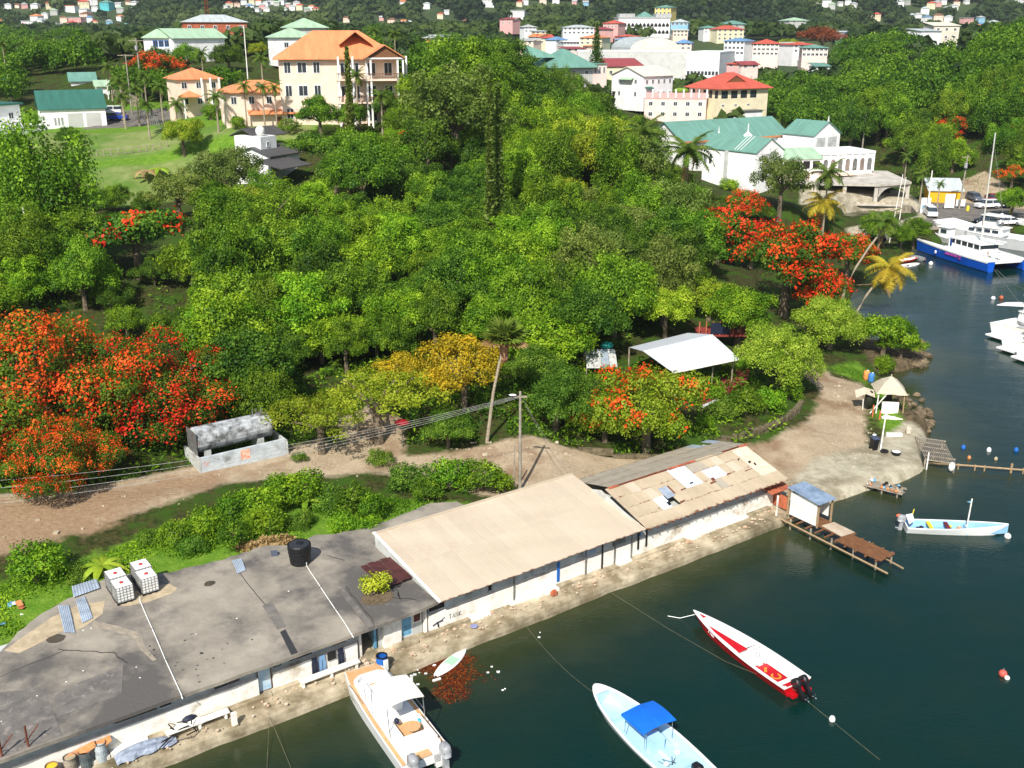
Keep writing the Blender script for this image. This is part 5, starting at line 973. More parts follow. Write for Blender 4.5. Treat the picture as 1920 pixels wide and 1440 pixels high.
def crown(kind, R_, H_, nl, nleaf, leaf, seed, flat_=.75, lobe=(.34,.5), flower=None, fl=0., thin=0., under=-.35, spray=6, hang=0.):
    r = np.random.default_rng(seed); lob = []; sx, sy = r.uniform(.82, 1.1), r.uniform(.82, 1.1)
    for i in range(nl):
        for _ in range(30):
            d = r.normal(size=3); d /= np.linalg.norm(d)
            if d[2] < under: continue
            f = r.uniform(.35, .92)
            rad = R_*r.uniform(*lobe)*(1.15 - .35*max(0, f-.6)/.26*.8); c = d*np.array([R_*sx, R_*sy, H_])*f
            if all(np.linalg.norm(c-l[0]) > .7*min(rad, l[1]) for l in lob): break
        lob.append((c, rad, r.uniform(-.22, .22)))
    lob.append((np.array([0, 0, H_*.1]), R_*.5, 0.))
    per = nleaf//spray; areas = np.array([l[1]**2 for l in lob]); cnt = (areas/areas.sum()*per).astype(int)
    Cs, Ns, Ts, Ms, Ss = [], [], [], [], []
    for (c, rad, tn), k in zip(lob, cnt):
        k = int(k*1.6); d = r.normal(size=(k, 3)); d /= np.linalg.norm(d, axis=1, keepdims=True); d = d[d[:, 2] > -.55]
        rr = rad*np.where(r.random(len(d)) < .8, r.uniform(.86, 1.06, len(d)), r.uniform(.4, .9, len(d))); p = c + d*rr[:, None]*np.array([1, 1, flat_])
        keep = np.ones(len(p), bool)
        for (c2, r2, _) in lob:
            if c2 is c: continue
            keep &= np.linalg.norm((p-c2)/np.array([1, 1, flat_]), axis=1) > r2*.78
        if thin: # open gaps
            keep &= np.array([mnoise.noise(Vector(q)*(1.9/R_)*2.2 + Vector((seed, 0, 0))) for q in p]) > -.35+thin
        p = p[keep]; d = d[keep]; m = len(p)
        if not m: continue
        cl = np.array([mnoise.noise(Vector(q)*.9 + Vector((0, seed, 0))) for q in p])
        isf = np.zeros(m)
        if flower:
            fn = np.array([mnoise.noise(Vector(q)*(1.15) + Vector((seed*3, 0, 5))) + .35*mnoise.noise(Vector(q)*(.3) + Vector((seed, 0, 9))) for q in p]); isf = ((fn > fl) & (d[:, 2] > -.15)).astype(float)
        for s_ in range(spray):
            off = r.normal(size=(m, 3))*leaf*(.75+.25*isf)[:, None]; q = p + off
            if hang: q[:, 2] -= r.random(m)**2*hang
            nn = d*.9 + r.normal(size=(m, 3))*.55 + np.array([0, 0, .45]); Cs.append(q); Ns.append(nn); sf = (r.random(m) < .85)*isf
            Ts.append(np.clip(.5 + tn + cl*.55 + r.normal(size=m)*.16 + d[:, 2]*.12, 0, 1)); Ms.append(sf); Ss.append(leaf*r.uniform(.6, 1.35, m)*(1+.25*sf))
            if flower: Cs[-1] = Cs[-1] + sf[:, None]*d*leaf*.5
    C = np.concatenate(Cs); N = np.concatenate(Ns); T = np.concatenate(Ts); M = np.concatenate(Ms); Sz = np.concatenate(Ss)
    me = quads_mesh('crown', C, N, Sz, T, [LM[kind]] + ([LM[flower]] if flower else []), M if flower else None, seed=seed)
    return me, lob
def trunk(lob, h, R_, seed, r0=None, mat=None):
    m = MB(); random_ = random.Random(seed); r0 = r0 or R_*.055+.08
    m.tube([(0,0,-h-.6),(random_.uniform(-.2,.2),random_.uniform(-.2,.2),-h*.45),(0,0,-h*.1)], [r0*1.3, r0, r0*.75], 7)
    for c, rad, _ in lob[:8]:
        c = Vector(c); m.tube([(0,0,-h*.3), tuple(c*.5+Vector((0,0,-h*.1))), tuple(c)], [r0*.6, r0*.35, r0*.12], 5)
    return m.mesh('trunk', mat or BARK)
PROTO = {}
def proto(key, kind, R_, H_, h, *a, n=3, **k):
    PROTO[key] = [(lambda cr: (cr[0], trunk(cr[1], h, R_, i), R_, h))(crown(kind, R_, H_, a[0], a[1], a[2], 100+i*17+(sum(map(ord, key)) % 50), **k)) for i in range(n)]
proto('bright', 'bright', 4.6, 3.6, 4.6, 34, 17000, .26, lobe=(.15,.28))
proto('mid', 'mid', 4.6, 3.8, 4.8, 36, 17000, .25, n=4, lobe=(.15,.27))
proto('dark', 'dark', 4.8, 3.6, 4.6, 34, 17000, .26, lobe=(.15,.28))
proto('olive', 'olive', 4.4, 3.8, 4.8, 36, 15000, .23, thin=.06, lobe=(.14,.27))
proto('lime', 'lime', 4.2, 3.2, 4.0, 28, 13000, .24, n=2, lobe=(.15,.28))
proto('vine', 'mid', 4.4, 5.2, 5.4, 34, 18000, .24, lobe=(.15,.27), hang=2.0, under=-.8, n=2)
proto('flat', 'dark', 5.0, 1.7, 4.6, 16, 11000, .27, flat_=.32, lobe=(.26,.4), under=-.1, n=2)
proto('flatflower', 'flame', 5.0, 1.9, 4.6, 14, 6600, .36, flat_=.34, lobe=(.26,.4), under=-.1, n=2, flower='red', fl=.33)
proto('redflame', 'flame', 5.0, 2.8, 4.6, 22, 16000, .24, flat_=.42, lobe=(.22,.34), under=-.3, n=3, flower='scarlet', fl=.06)
proto('someflame', 'flame', 5.0, 2.9, 4.6, 18, 9500, .34, flat_=.5, lobe=(.26,.38), under=-.35, n=2, flower='red', fl=.20)
proto('brownflame', 'redbrown', 5.0, 2.2, 4.6, 14, 6000, .36, flat_=.4, lobe=(.26,.4), under=-.1, n=1)
def cr_one(key, *a, h=4.6, **k):
    me, lob = crown(*a, **k); PROTO[key] = [(me, trunk(lob, h, a[1], 5), a[1], h)]
cr_one('bigflame', 'flame', 10.5, 6.2, 44, 78000, .24, 41, h=5.6, flat_=.55, lobe=(.17,.27), under=-.7, flower='orange', fl=.10, hang=.9)
cr_one('bigflame2', 'flame', 9.5, 6.0, 40, 66000, .24, 57, h=5.2, flat_=.55, lobe=(.17,.28), under=-.7, flower='scarlet', fl=.10, hang=.9)
cr_one('feather', 'feather', 6.5, 4.8, 22, 26000, .27, 61, h=5.0, flat_=.6, lobe=(.24,.36), under=-.5, hang=.9)
cr_one('gold', 'gold', 4.6, 3.6, 16, 12000, .27, 71, h=4.6, flat_=.6, lobe=(.28,.4), thin=.05)
cr_one('goldthin', 'lime', 5.6, 2.8, 20, 11000, .24, 73, h=4.4, flat_=.35, lobe=(.2,.34), thin=.28, under=-.2)
cr_one('fern', 'fern', 4.6, 3.8, 18, 15000, .25, 77, h=4.2, flat_=.4, lobe=(.26,.4), hang=.5)
cr_one('limeflame', 'lime', 6.2, 4.2, 22, 24000, .27, 79, h=4.8, flat_=.55, lobe=(.22,.34), under=-.5, flower='scarlet', fl=.36, hang=.6)
cr_one('seagrape', 'bright', 4.6, 1.6, 18, 9000, .30, 83, h=3.0, flat_=.3, lobe=(.2,.34), thin=.1)
cr_one('bush', 'bright', 1.5, 1.2, 9, 3600, .19, 91, h=1.0, lobe=(.36,.55), under=-.6)
cr_one('bush2', 'mid', 1.6, 1.3, 10, 4000, .18, 93, h=1.0, lobe=(.36,.55), under=-.6)
cr_one('fernbush', 'fern', 1.7, 1.3, 10, 3600, .17, 95, h=1.0, lobe=(.34,.5), under=-.6, flat_=.5, hang=.4)
cr_one('roofbush', 'lime', .75, .7, 7, 1400, .12, 97, h=.5, under=-.6)
TREES = []       # (x, y, r)
NAMES = {'gold': 'flowering_tree', 'bush': 'bush', 'bush2': 'bush', 'fernbush': 'bush', 'roofbush': 'bush'}
def place(key, x, y, R_, label, group=None, name='broadleaf_tree', hs=1., rz=None, z=None, drop=0., cat=None):
    me, tr, Rp, h = random.choice(PROTO[key]); s = R_/Rp; e = random.uniform(.88, 1.14); z = hz(x, y) if z is None else z
    o = tag(put(name, None, None, (x, y, z-drop), random.uniform(0, 6.28) if rz is None else rz, (s*e, s/e, s*hs)), label, cat or ('bush' if name == 'bush' else 'tree'), group)
    put('crown', me, o, (0, 0, h)); put('trunk', tr, o, (0, 0, h)); TREES.append((x, y, R_)); return o
def tree_at(px, py, rpx, key, label, hs=1., name=None, group=None, grow=1., drop=0.):
    D = 120.; h = PROTO[key][0][3]; Rp = PROTO[key][0][2]
    for _ in range(6):
        R_ = rpx*(.98 if 'bush' in key else 1)*math.hypot(D, 20)/FPX; p = R(px, py, h*R_/Rp*hs*grow - drop)
        if p is None: return
        D = p.y
    nm = name or ('flame_tree' if 'flame' in key or key == 'flatflower' else ('bush' if 'bush' in key else 'broadleaf_tree'))
    R_ = min(R_, rpx*(.98 if 'bush' in key else 1)*math.hypot(p.y, 20)/FPX*1.1)
    return place(key, p.x, p.y, R_, label, group, nm, hs*grow if False else hs, drop=drop)
def tree_d(px, py, rpx, key, label, D, name='broadleaf_tree'):
    me, tr, Rp, h = PROTO[key][0]; q = Q(px, py, D); R_ = rpx*D/FPX; s = R_/Rp; g = hz(q.x, D); need = q.z-g; hs = max(.7, min(2.2, need/(h*s))) if need > 0 else .7
    return place(key, q.x, D, R_, label, None, name, hs=1., drop=max(0, h*s-need) if need > h*s*.4 else h*s*.6)
# --- single trees of the photograph
tree_at(60, 715, 235, 'bigflame', 'large flamboyant tree covered in orange blossom at left edge of the road')
tree_at(275, 735, 165, 'bigflame2', 'wide flamboyant tree with scarlet blossom overhanging the old tank', name='flame_tree')
tree_at(95, 850, 130, 'bigflame', 'lower orange blossomed flamboyant crown hanging over the dirt road')
tree_at(1215, 765, 125, 'limeflame', 'lime green flamboyant with scattered red flowers in front of the white sheet roof')
tree_at(1135, 790, 62, 'limeflame', 'small yellow green tree at left foot of the red flecked flamboyant')
tree_at(1042, 745, 82, 'fern', 'feathery green tree between utility pole and red flecked flamboyant')
tree_at(1010, 690, 62, 'fern', 'soft green tree right of the yellow flowering tree')
tree_at(868, 690, 86, 'gold', 'dense golden yellow flowering tree beside the fan palm', name='flowering_tree')
tree_at(705, 750, 118, 'goldthin', 'thin crowned yellow green tree between golden tree and old tank')
tree_at(600, 785, 98, 'goldthin', 'sparse yellow flowering tree leaning over the dirt road', name='flowering_tree')
tree_at(760, 700, 60, 'gold', 'small golden tree left of the dense golden yellow one', name='flowering_tree')
tree_at(840, 800, 50, 'fern', 'small ferny tree under the golden yellow one')
tree_at(1468, 672, 92, 'feather', 'big light green feathery tree beside the white sheet roof')
tree_at(1560, 610, 70, 'feather', 'rounded light green tree between feathery tree and leaning palm')
tree_at(1385, 590, 70, 'bright', 'bright green tree behind the red floored terrace')
tree_at(1250, 580, 62, 'lime', 'yellow green tree uphill of the white sheet roof')
tree_at(1330, 560, 50, 'lime', 'small lime green tree between the wood and red blossomed trees')
tree_at(1475, 488, 120, 'redflame', 'broad flamboyant with brilliant red blossom nearest the harbour palms')
tree_at(1540, 545, 75, 'redflame', 'scarlet flamboyant crown just left of the leaning yellow palm')
tree_at(1345, 430, 70, 'someflame', 'flat flamboyant with orange red tips left of the brilliant red ones')
tree_at(1400, 388, 52, 'redflame', 'small red flamboyant below the dark harbour tree')
tree_at(1592, 475, 62, 'redflame', 'orange red flamboyant by the moored dinghies')
tree_at(1410, 450, 60, 'someflame', 'orange flecked flamboyant above the broad scarlet one')
tree_at(1660, 622, 62, 'seagrape', 'flat branching sea grape tree over the rocky point', hs=1.3)
tree_at(1690, 655, 45, 'seagrape', 'smaller sea grape bough at water side of the rocky point', hs=1.0)
tree_at(1466, 340, 56, 'olive', 'dark glossy tree with pale blossoms before the white inn', hs=1.2)
tree_at(85, 350, 108, 'vine', 'tall vine draped dark tree at far left of the wood', hs=1.2)
tree_at(-10, 380, 80, 'vine', 'vine draped tree cut by the left frame edge'); tree_at(150, 450, 75, 'mid', 'green tree between the vine draped tree and dark flamboyant'); tree_at(30, 470, 80, 'vine', 'vine hung tree above the large orange flamboyant')
tree_at(255, 440, 95, 'flatflower', 'dark layered flamboyant with a few red flowers in the left wood')
tree_at(330, 365, 60, 'olive', 'grey green tree right of the lower lawn', drop=1.5)
tree_at(430, 325, 70, 'olive', 'grey green tree below the royal palm row', drop=1.5)
tree_at(343, 255, 42, 'lime', 'round yellow green bush at the lawn corner', name='bush')
tree_at(583, 165, 48, 'bright', 'bright green tree before the left end of the orange roofed hotel', hs=1.1); tree_at(600, 215, 44, 'mid', 'green tree at the foot of the orange roofed hotel, left one'); tree_at(722, 205, 36, 'dark', 'dark tree at the foot of the hotel porch columns'); tree_at(660, 225, 34, 'mid', 'low green tree at the foot of the hotel balconies')
tree_at(300, 128, 50, 'redflame', 'red flamboyant beside the small orange roofed villa')
tree_at(765, 195, 34, 'someflame', 'small red flowered tree at right foot of the hotel')
tree_at(775, 268, 36, 'redflame', 'low red flamboyant crown on the wood top below the hotel')
tree_at(850, 210, 105, 'olive', 'broad pale green tree right of the hotel')
tree_at(630, 285, 85, 'flat', 'dark flat layered tree above the middle of the wood')
tree_at(870, 150, 92, 'mid', 'very large dark green tree on the hilltop right of the hotel'); tree_at(945, 120, 60, 'dark', 'dark green crown top right of the largest hilltop tree')
tree_at(985, 190, 70, 'dark', 'dark crown on the hilltop left of the teal pyramid roof')
tree_at(1190, 260, 60, 'dark', 'round dark tree left of the white inn')
tree_at(1110, 215, 60, 'dark', 'dark tree below the white house with the cream roof')
tree_at(1100, 600, 85, 'dark', 'deep green broad tree behind the white sheet roof')
tree_d(480, 45, 20, 'lime', 'bright lime green tree behind the pale roofed school', 275)
tree_d(1545, 45, 38, 'brownflame', 'red brown flat topped tree on the far slope', 520); tree_d(1480, 62, 26, 'lime', 'flat bright green tree left of the red brown one', 510)
for k, (x, y, r_) in enumerate([(1708,235,22),(1785,240,34),(1780,262,26),(1900,330,30),(1905,245,18),(1785,295,14)]): tree_at(x, y, r_, 'redflame', ['small red crown at the left edge of the right hand wood','larger red flowered crown in the right hand wood','red flowered crown just below the larger one in the right wood','red flamboyant above the parked cars','red flowered crown at the right frame edge of the wood','tiny red flowered crown low in the right hand wood'][k])
tree_at(1900, 375, 34, 'bright', 'round green tree beside the parked cars')
for k, (x, y, r_) in enumerate([(1650,430,40),(1715,440,36),(1690,452,24)]): tree_at(x, y, r_, 'mid', ['green shrubby tree on the harbour bank behind the dinghies','green shrubby tree left of the blue catamaran','low green bush at the waterline by the dinghies'][k])
for k, (x, y, r_, kd, wh) in enumerate([(300,112,26,'dark','below the raised clinic, left'),(352,112,34,'mid','below the long white school block'),(428,108,34,'dark','right of the long white school block'),(560,98,24,'dark','before the green roofed annex'),(205,560,42,'dark','left of the bare earth patch'),(235,605,44,'mid','just above the scarlet flamboyant'),(355,605,42,'dark','right of the bare earth patch'),(400,560,46,'bright','above right of the bare earth patch'),(150,520,44,'mid','above the orange flamboyant, left'),(290,520,40,'dark','directly above the bare earth patch'),(445,236,16,'bush','left foot of the two storey villa'),(540,240,18,'bush2','right foot of the two storey villa'),(395,212,18,'bush','between the two orange roofed villas'),(300,620,30,'bush2','below the bare earth patch'),(340,640,30,'fernbush','left of the crimson drum')]): tree_at(x, y, r_, kd, ('green shrub ' if 'bush' in kd else 'green tree ')+wh, drop=.8 if 'bush' not in kd else 0)
for k, (x, y, r_, kd) in enumerate([(1262,335,36,'mid'),(1310,372,32,'bright'),(1345,392,28,'dark'),(1235,372,36,'dark'),(1425,405,26,'mid'),(1365,352,18,'bush')]): tree_at(x, y, r_, kd, ['green tree at the left foot of the white inn','bright green tree below the tall royal palm','dark tree between inn front and small red flamboyant','dark tree left of the royal palm trunk','small green tree right of the small red flamboyant','green shrub at the foot of the white inn front block'][k], drop=.8)
for k, (x, y, r_, kd) in enumerate([(215,378,36,'mid'),(275,385,32,'dark'),(165,375,36,'dark'),(130,262,26,'dark'),(15,285,42,'dark')]): tree_at(x, y, r_, kd, ['green tree below the middle of the lower lawn','dark tree below the dry banana clump','dark tree at the left end of the lower lawn','small dark tree in front of the green roofed hall','dark tree below the flat hall wing'][k], drop=1.2)
# --- the wood: individuals scattered on the slope, each a tree
VIEW = [(25,160,202,243,205),(-30,190,40,262,205),(152,240,305,292,180),(172,298,305,345,170),(195,203,250,230,215),(490,232,600,300,168),(325,130,420,190,202),(417,148,566,238,184),(512,62,764,155,192),(620,150,705,220,190),(262,52,442,92,266),(328,28,464,56,336),(512,35,622,82,266),(128,136,208,172,246),(1005,84,1140,130,310),(1080,70,1355,137,440),(1137,112,1210,135,355),(1150,120,1266,188,325),(1207,165,1328,222,304),(1278,137,1452,212,308),(1232,220,1572,268,250),(1316,256,1470,345,230),(1460,276,1642,318,232),(1508,315,1708,388,218),(1735,333,1815,378,214),(960,20,1300,95,600),(1320,40,1560,132,600),(1728,40,1802,76,500),(1785,345,1960,420,230),(262,548,322,572,150),(1170,610,1400,760,120),(1560,385,1740,430,230),(-90,0,330,60,560),(330,0,520,28,560),(500,0,660,36,560),(640,0,1010,62,400),(1560,0,1735,52,560),(1735,0,1990,36,560),(925,575,965,820,80)]
def pxof(x, y, z):
    z -= CAM_H; d = y*CT - z*ST; return 960+FPX*x/d, 720-FPX*(y*ST+z*CT)/d, d
def clear(x, y, R_, hc, f=.62):
    for a, b, c in TREES:
        if (a-x)**2+(b-y)**2 < (f*(R_+c))**2: return False
    for a, b, c in KEEP:
        if (a-x)**2+(b-y)**2 < (R_*.75+c)**2: return False
    px, py, d = pxof(x, y, hz(x, y)+hc); rp = R_*FPX/d*.8
    for x0, y0, x1, y1, D in VIEW:
        if y < D and x0-rp < px < x1+rp and y0-rp*.9 < py < y1+rp*1.0: return False
    return True
ROADS = [ROAD, ROAD2, PALE, CONC, DIRT2] + TAR + LAWN
_LD = sdist(_gx, _gy, LAND); _PD = sdist(_gx, _gy, POND); _RD = np.max([sdist(_gx, _gy, q) for q in ROADS], 0)
def gl(G, x, y): i = int(min(max((x-GX0)/GS, 0), GNX-1)); j = int(min(max((y-GY0)/GS, 0), GNY-1)); return G[j, i]
def region(polypx, dz):
    out = []
    for a, b in polypx:
        p = R(a, b, dz)
        if p is not None: out.append((p.x, p.y))
    return out
def scatter(polypx, n, rr, kinds, labelf, group, lo=.60, tries=60, dz=5., merged=None):
    poly = region(polypx, dz); xs = [p[0] for p in poly]; ys = [p[1] for p in poly]; made = 0
    for _ in range(n*tries):
        if made >= n: break
        x, y = random.uniform(min(xs), max(xs)), random.uniform(min(ys), max(ys))
        if not inpoly([x], [y], poly)[0]: continue
        R_ = random.uniform(*rr)*(1+max(0, y-130)/800)
        if gl(_LD, x, y) < 2 or gl(_PD, x, y) > -3 or gl(_RD, x, y) > -R_*.45: continue
        if not clear(x, y, R_, 5, lo): continue
        k = kinds(x, y); made += 1
        if merged is None and x > 60 and y > 262: MERGED.append((x, y, R_)); TREES.append((x, y, R_)); continue
        if merged is not None: merged.append((x, y, R_)); TREES.append((x, y, R_)); continue
        lb = labelf(k, x, y); place(k, x, y, R_, lb, lb.replace(' tree ', ' trees ', 1), NAMES.get(k, 'broadleaf_tree'), hs=random.uniform(.8, 1.4), drop=R_*random.uniform(.1, .5))
    return made
def kw(x, y):
    v = mnoise.noise((x*.045, y*.045, 3.)) + random.uniform(-.28, .28)
    if y > 105 and x > 5 and v > -.05 and v < .25: return 'olive'
    return 'dark' if v < -.25 else ('mid' if v < .02 else ('bright' if v < .38 else ('vine' if random.random() < .6 else 'lime')))
KD = {'olive': 'grey green tree', 'dark': 'dark green tree', 'mid': 'green broadleaf tree', 'bright': 'bright green tree', 'vine': 'vine draped tree', 'lime': 'yellow green tree', 'flat': 'flat topped tree', 'someflame': 'red flecked tree'}
def lw(where):
    def f(k, x, y):
        px, py, d = pxof(x, y, hz(x, y)+5)
        if 'wood' not in where or 'edge' in where: return f'{KD[k]} standing in {where}'
        if px > 1420: a = 'left' if px < 1600 else ('middle' if px < 1770 else 'right'); b = 'top' if py < 150 else ('middle' if py < 240 else 'foot')
        else: a = 'far left' if px < 250 else ('left' if px < 500 else ('middle' if px < 800 else ('right' if px < 1080 else 'far right'))); b = 'upper edge' if py < 280 else ('upper half' if py < 400 else ('lower half' if py < 530 else 'lower edge'))
        return f'{KD[k]} in {a} part, {b}, of {where}'
    return f
VIEW.append((560,640,950,840,100)); VIEW.append((1395,600,1540,760,110))
MERGED = []
WOODS = [
 ([(-60,360),(120,400),(260,520),(330,480),(470,340),(640,240),(800,160),(1000,150),(1150,200),(1240,300),(1330,380),(1290,480),(1200,600),(1060,610),(960,690),(860,650),(700,690),(540,740),(440,680),(330,590),(200,520),(60,540),(-80,560)], 262, (3.0,5.1), kw, 'the dense wood behind the warehouses'),
 ([(1455,225),(1480,150),(1560,100),(1650,85),(1740,110),(1800,100),(1935,60),(2050,140),(2050,340),(1850,345),(1720,345),(1640,310),(1590,260)], 150, (3.6,5.4), lambda x, y: random.choice(['mid','mid','bright','dark','dark','vine']), 'the steep wood right of the white inn'),
 ([(-90,75),(150,72),(330,60),(470,62),(640,60),(800,85),(960,90),(980,130),(800,170),(700,140),(520,130),(430,150),(320,160),(230,170),(200,150),(120,170),(30,190),(-90,210)], 210, (3.2,5.2), lambda x, y: random.choice(['mid','mid','bright','dark','flat']), 'the tree belt behind the hillside houses'),
 ([(1420,200),(1400,140),(1300,150),(1150,150),(1000,130),(1200,80),(1450,90),(1560,90),(1600,150),(1500,200)], 40, (3.4,4.6), lambda x, y: random.choice(['mid','bright','dark']), 'the town gardens'),
 ([(560,470),(460,700),(520,790),(700,800),(880,760),(1000,800),(1120,820),(1130,760),(960,700)], 22, (2.2,3.4), lambda x, y: random.choice(['mid','dark','bright']), 'the wood edge along the dirt road'),
 ([(200,150),(330,190),(430,240),(620,240),(740,230),(760,300),(500,320),(330,300),(310,240),(230,230)], 24, (2.2,3.4), lambda x, y: random.choice(['mid','dark','bright','olive']), 'the gardens below the orange roofed houses'),
]
for pl, n, rr, kf, wh in WOODS:
    mg = MERGED if ('belt' in wh or 'town' in wh) else None
    made = scatter(pl, n, rr, kf, lw(wh), None, lo=.37 if mg is None else .6, merged=mg); print('WOOD', wh, made)
def join_crowns(name, label, items, cat):
    base = []
    for i in range(4):
        me, _ = crown('mid', 4.6, 3.8, 12, 2600, .6, 700+i, lobe=(.28,.46)); v = np.zeros(len(me.vertices)*3, np.float32); me.vertices.foreach_get('co', v); t = np.zeros(len(me.polygons), np.float32); me.attributes['tint'].data.foreach_get('value', t); base.append((v.reshape(-1, 3), t)); bpy.data.meshes.remove(me)
    Vs, Ts = [], []
    for x, y, R_ in items:
        v, t = base[int(rng.integers(4))]; a = rng.uniform(0, 6.28); c, s = math.cos(a), math.sin(a); q = R_/4.6; M = np.array([[c,-s,0],[s,c,0],[0,0,rng.uniform(.9,1.2)]]); Vs.append(v@M.T*q + np.array([x, y, hz(x, y)+3.6*q])); Ts.append(np.clip(t*.75+rng.uniform(-.12,.3), 0, 1))
    V = np.concatenate(Vs).astype(np.float32); T = np.concatenate(Ts).astype(np.float32); n = len(T); me = bpy.data.meshes.new(name); me.vertices.add(4*n); me.vertices.foreach_set('co', V.ravel()); me.loops.add(4*n); me.loops.foreach_set('vertex_index', np.arange(4*n, dtype=np.int32)); me.polygons.add(n); me.polygons.foreach_set('loop_start', np.arange(0, 4*n, 4, dtype=np.int32)); me.polygons.foreach_set('loop_total', np.full(n, 4, np.int32)); me.materials.append(LM['mid']); me.update(calc_edges=True); me.attributes.new('tint', 'FLOAT', 'FACE').data.foreach_set('value', T); tag(put(name, me), label, cat, kind='stuff')
join_crowns('tree_belt', 'belt of green trees behind the hillside houses and among the town', MERGED, 'tree belt')
# shrubs behind the flat roof and along the road (px, py, r px)
BL = [(70,1075,55,'bush','round green bush at left beyond the flat roof corner'),(330,1010,34,'bush2','leafy bush left end of the roadside thicket'),(385,985,40,'bush',''),(430,965,42,'bush2',''),(480,950,44,'bush',''),(520,930,40,'bush2',''),(570,925,46,'bush',''),(620,940,40,'fernbush',''),(665,945,38,'bush2',''),(700,960,34,'bush',''),(360,1030,30,'fernbush',''),(440,1010,36,'bush2',''),(500,990,38,'bush',''),(560,985,30,'fernbush',''),(280,1010,26,'fernbush',''),(150,1090,30,'fernbush',''),
 (640,990,32,'bush',''),(690,1000,30,'lime' if False else 'bush',''),(775,895,44,'fernbush','dark ferny bush left of the utility pole'),(850,895,42,'bush','bright bush in the trio left of the utility pole'),(905,905,44,'bush2','wide bush just left of the utility pole'),(940,915,26,'bush','small bush touching the utility pole foot'),(800,925,30,'bush2',''),(715,858,26,'fernbush','single small ferny bush on the dirt road verge'),
 (1400,765,34,'bush2','bush above the curved stone wall'),(1440,755,30,'bush',''),(1360,775,32,'fernbush',''),(1480,740,26,'bush',''),(1655,700,22,'bush','small bright bush behind the thatched hut'),(1320,800,20,'bush',''),(470,690,30,'bush2',''),(560,860,16,'fernbush','')]
nb_ = 0
for x, y, r_, k, lb in BL:
    tree_at(x, y, r_, k, lb or ('leafy green shrub in the thicket between dirt road and flat roof' if x < 760 or x == 800 else 'green shrub on the bank above the stone wall'), name='bush', group=None if lb else ('roadside thicket shrubs' if x < 760 or x == 800 else 'bank shrubs'))
o = place('roofbush', *W(15.65, 4.1)[:2], .95, 'bright green bush growing out of the broken flat roof', None, 'bush', z=3.05)
# --- ground cover, grass, litter
def cover(name, label, polys, n, hmax, leaf, mats, tint, density_fn=None, cat='grass', up=.8, seed=5, z0=0.):  # seedable ground cover
    r = np.random.default_rng(seed); P_, N_ = [], []
    for poly, share in polys:
        xs = [p[0] for p in poly]; ys = [p[1] for p in poly]; k = int(n*share); x = r.uniform(min(xs), max(xs), k*3); y = r.uniform(min(ys), max(ys), k*3); ok = inpoly(x, y, poly); x, y = x[ok][:k], y[ok][:k]
        for q in (ROAD, ROAD2, CONC): m = sdist(x, y, q) < -.15; x, y = x[m], y[m]
        z = np.array([hz(a, b) for a, b in zip(x, y)]); nz = np.array([max(0, .35+mnoise.noise((a*.35, b*.35, 1))*1.3) for a, b in zip(x, y)]); m = nz > .12; x, y, z, nz = x[m], y[m], z[m], nz[m]
        P_.append(np.stack([x, y, z + z0 + r.random(len(x))**1.4*hmax*nz], 1)); N_.append(r.normal(size=(len(x), 3))*.7 + np.array([0, 0, up]))
    C = np.concatenate(P_); N = np.concatenate(N_); n2 = len(C); t = np.array([.5+mnoise.noise(Vector(c)*.25)*.8 for c in C]) + r.normal(size=n2)*.15
    me = quads_mesh(name, C, N, leaf*r.uniform(.5, 1.4, n2), t, [LM[mats]], seed=seed, asp=.4); tag(put(name, me), label, cat, kind='stuff')
wood_w = region(WOODS[0][0], 3); hill_w = region([(1480,230),(1560,120),(1930,80),(2050,340),(1720,365),(1600,300)], 2)
edge = PP([(-150,1000),(0,960),(330,900),(540,840),(700,840),(830,830),(1060,845),(1130,835),(1330,830),(1480,780),(1440,700),(1200,700),(900,700),(400,720),(-100,820)], 2.8)
cover('undergrowth', 'low leafy undergrowth on the floor of the wood', [(wood_w, .5), (edge, .3), (hill_w, .2)], 95000, 2.2, .40, 'mid', .4, cat='undergrowth')
cover('verge_growth', 'rank green weeds between dirt road and flat roof', [(GRASS[0], 1.)], 26000, .55, .2, 'bright', .5, cat='weeds', seed=8)
cover('verge_grass', 'short grass tufts beside the road end and landing', [(GRASS[1], .3), (GRASS[2], .3), (GRASS[3], .4)], 6000, .18, .12, 'bright', .5, seed=9)
straw = PP([(400,1030),(450,1010),(540,1000),(600,1010),(570,1035),(480,1035),(420,1050),(360,1062)], 3.1)
cover('dead_stalks', 'heap of dry straw coloured stalks at back edge of the flat roof', [(straw, 1.)], 2600, .8, .42, 'straw', .5, cat='dry stalks', seed=11, up=.2)
cover('fallen_leaves', 'reddish brown fallen leaves on the road edge under the flamboyant', [(PP([(-100,1010),(100,960),(330,905),(470,885),(450,905),(300,960),(60,1020),(-100,1050)], 3), 1.)], 1, .02, .08, 'redbrown', .5, cat='leaves') if False else None
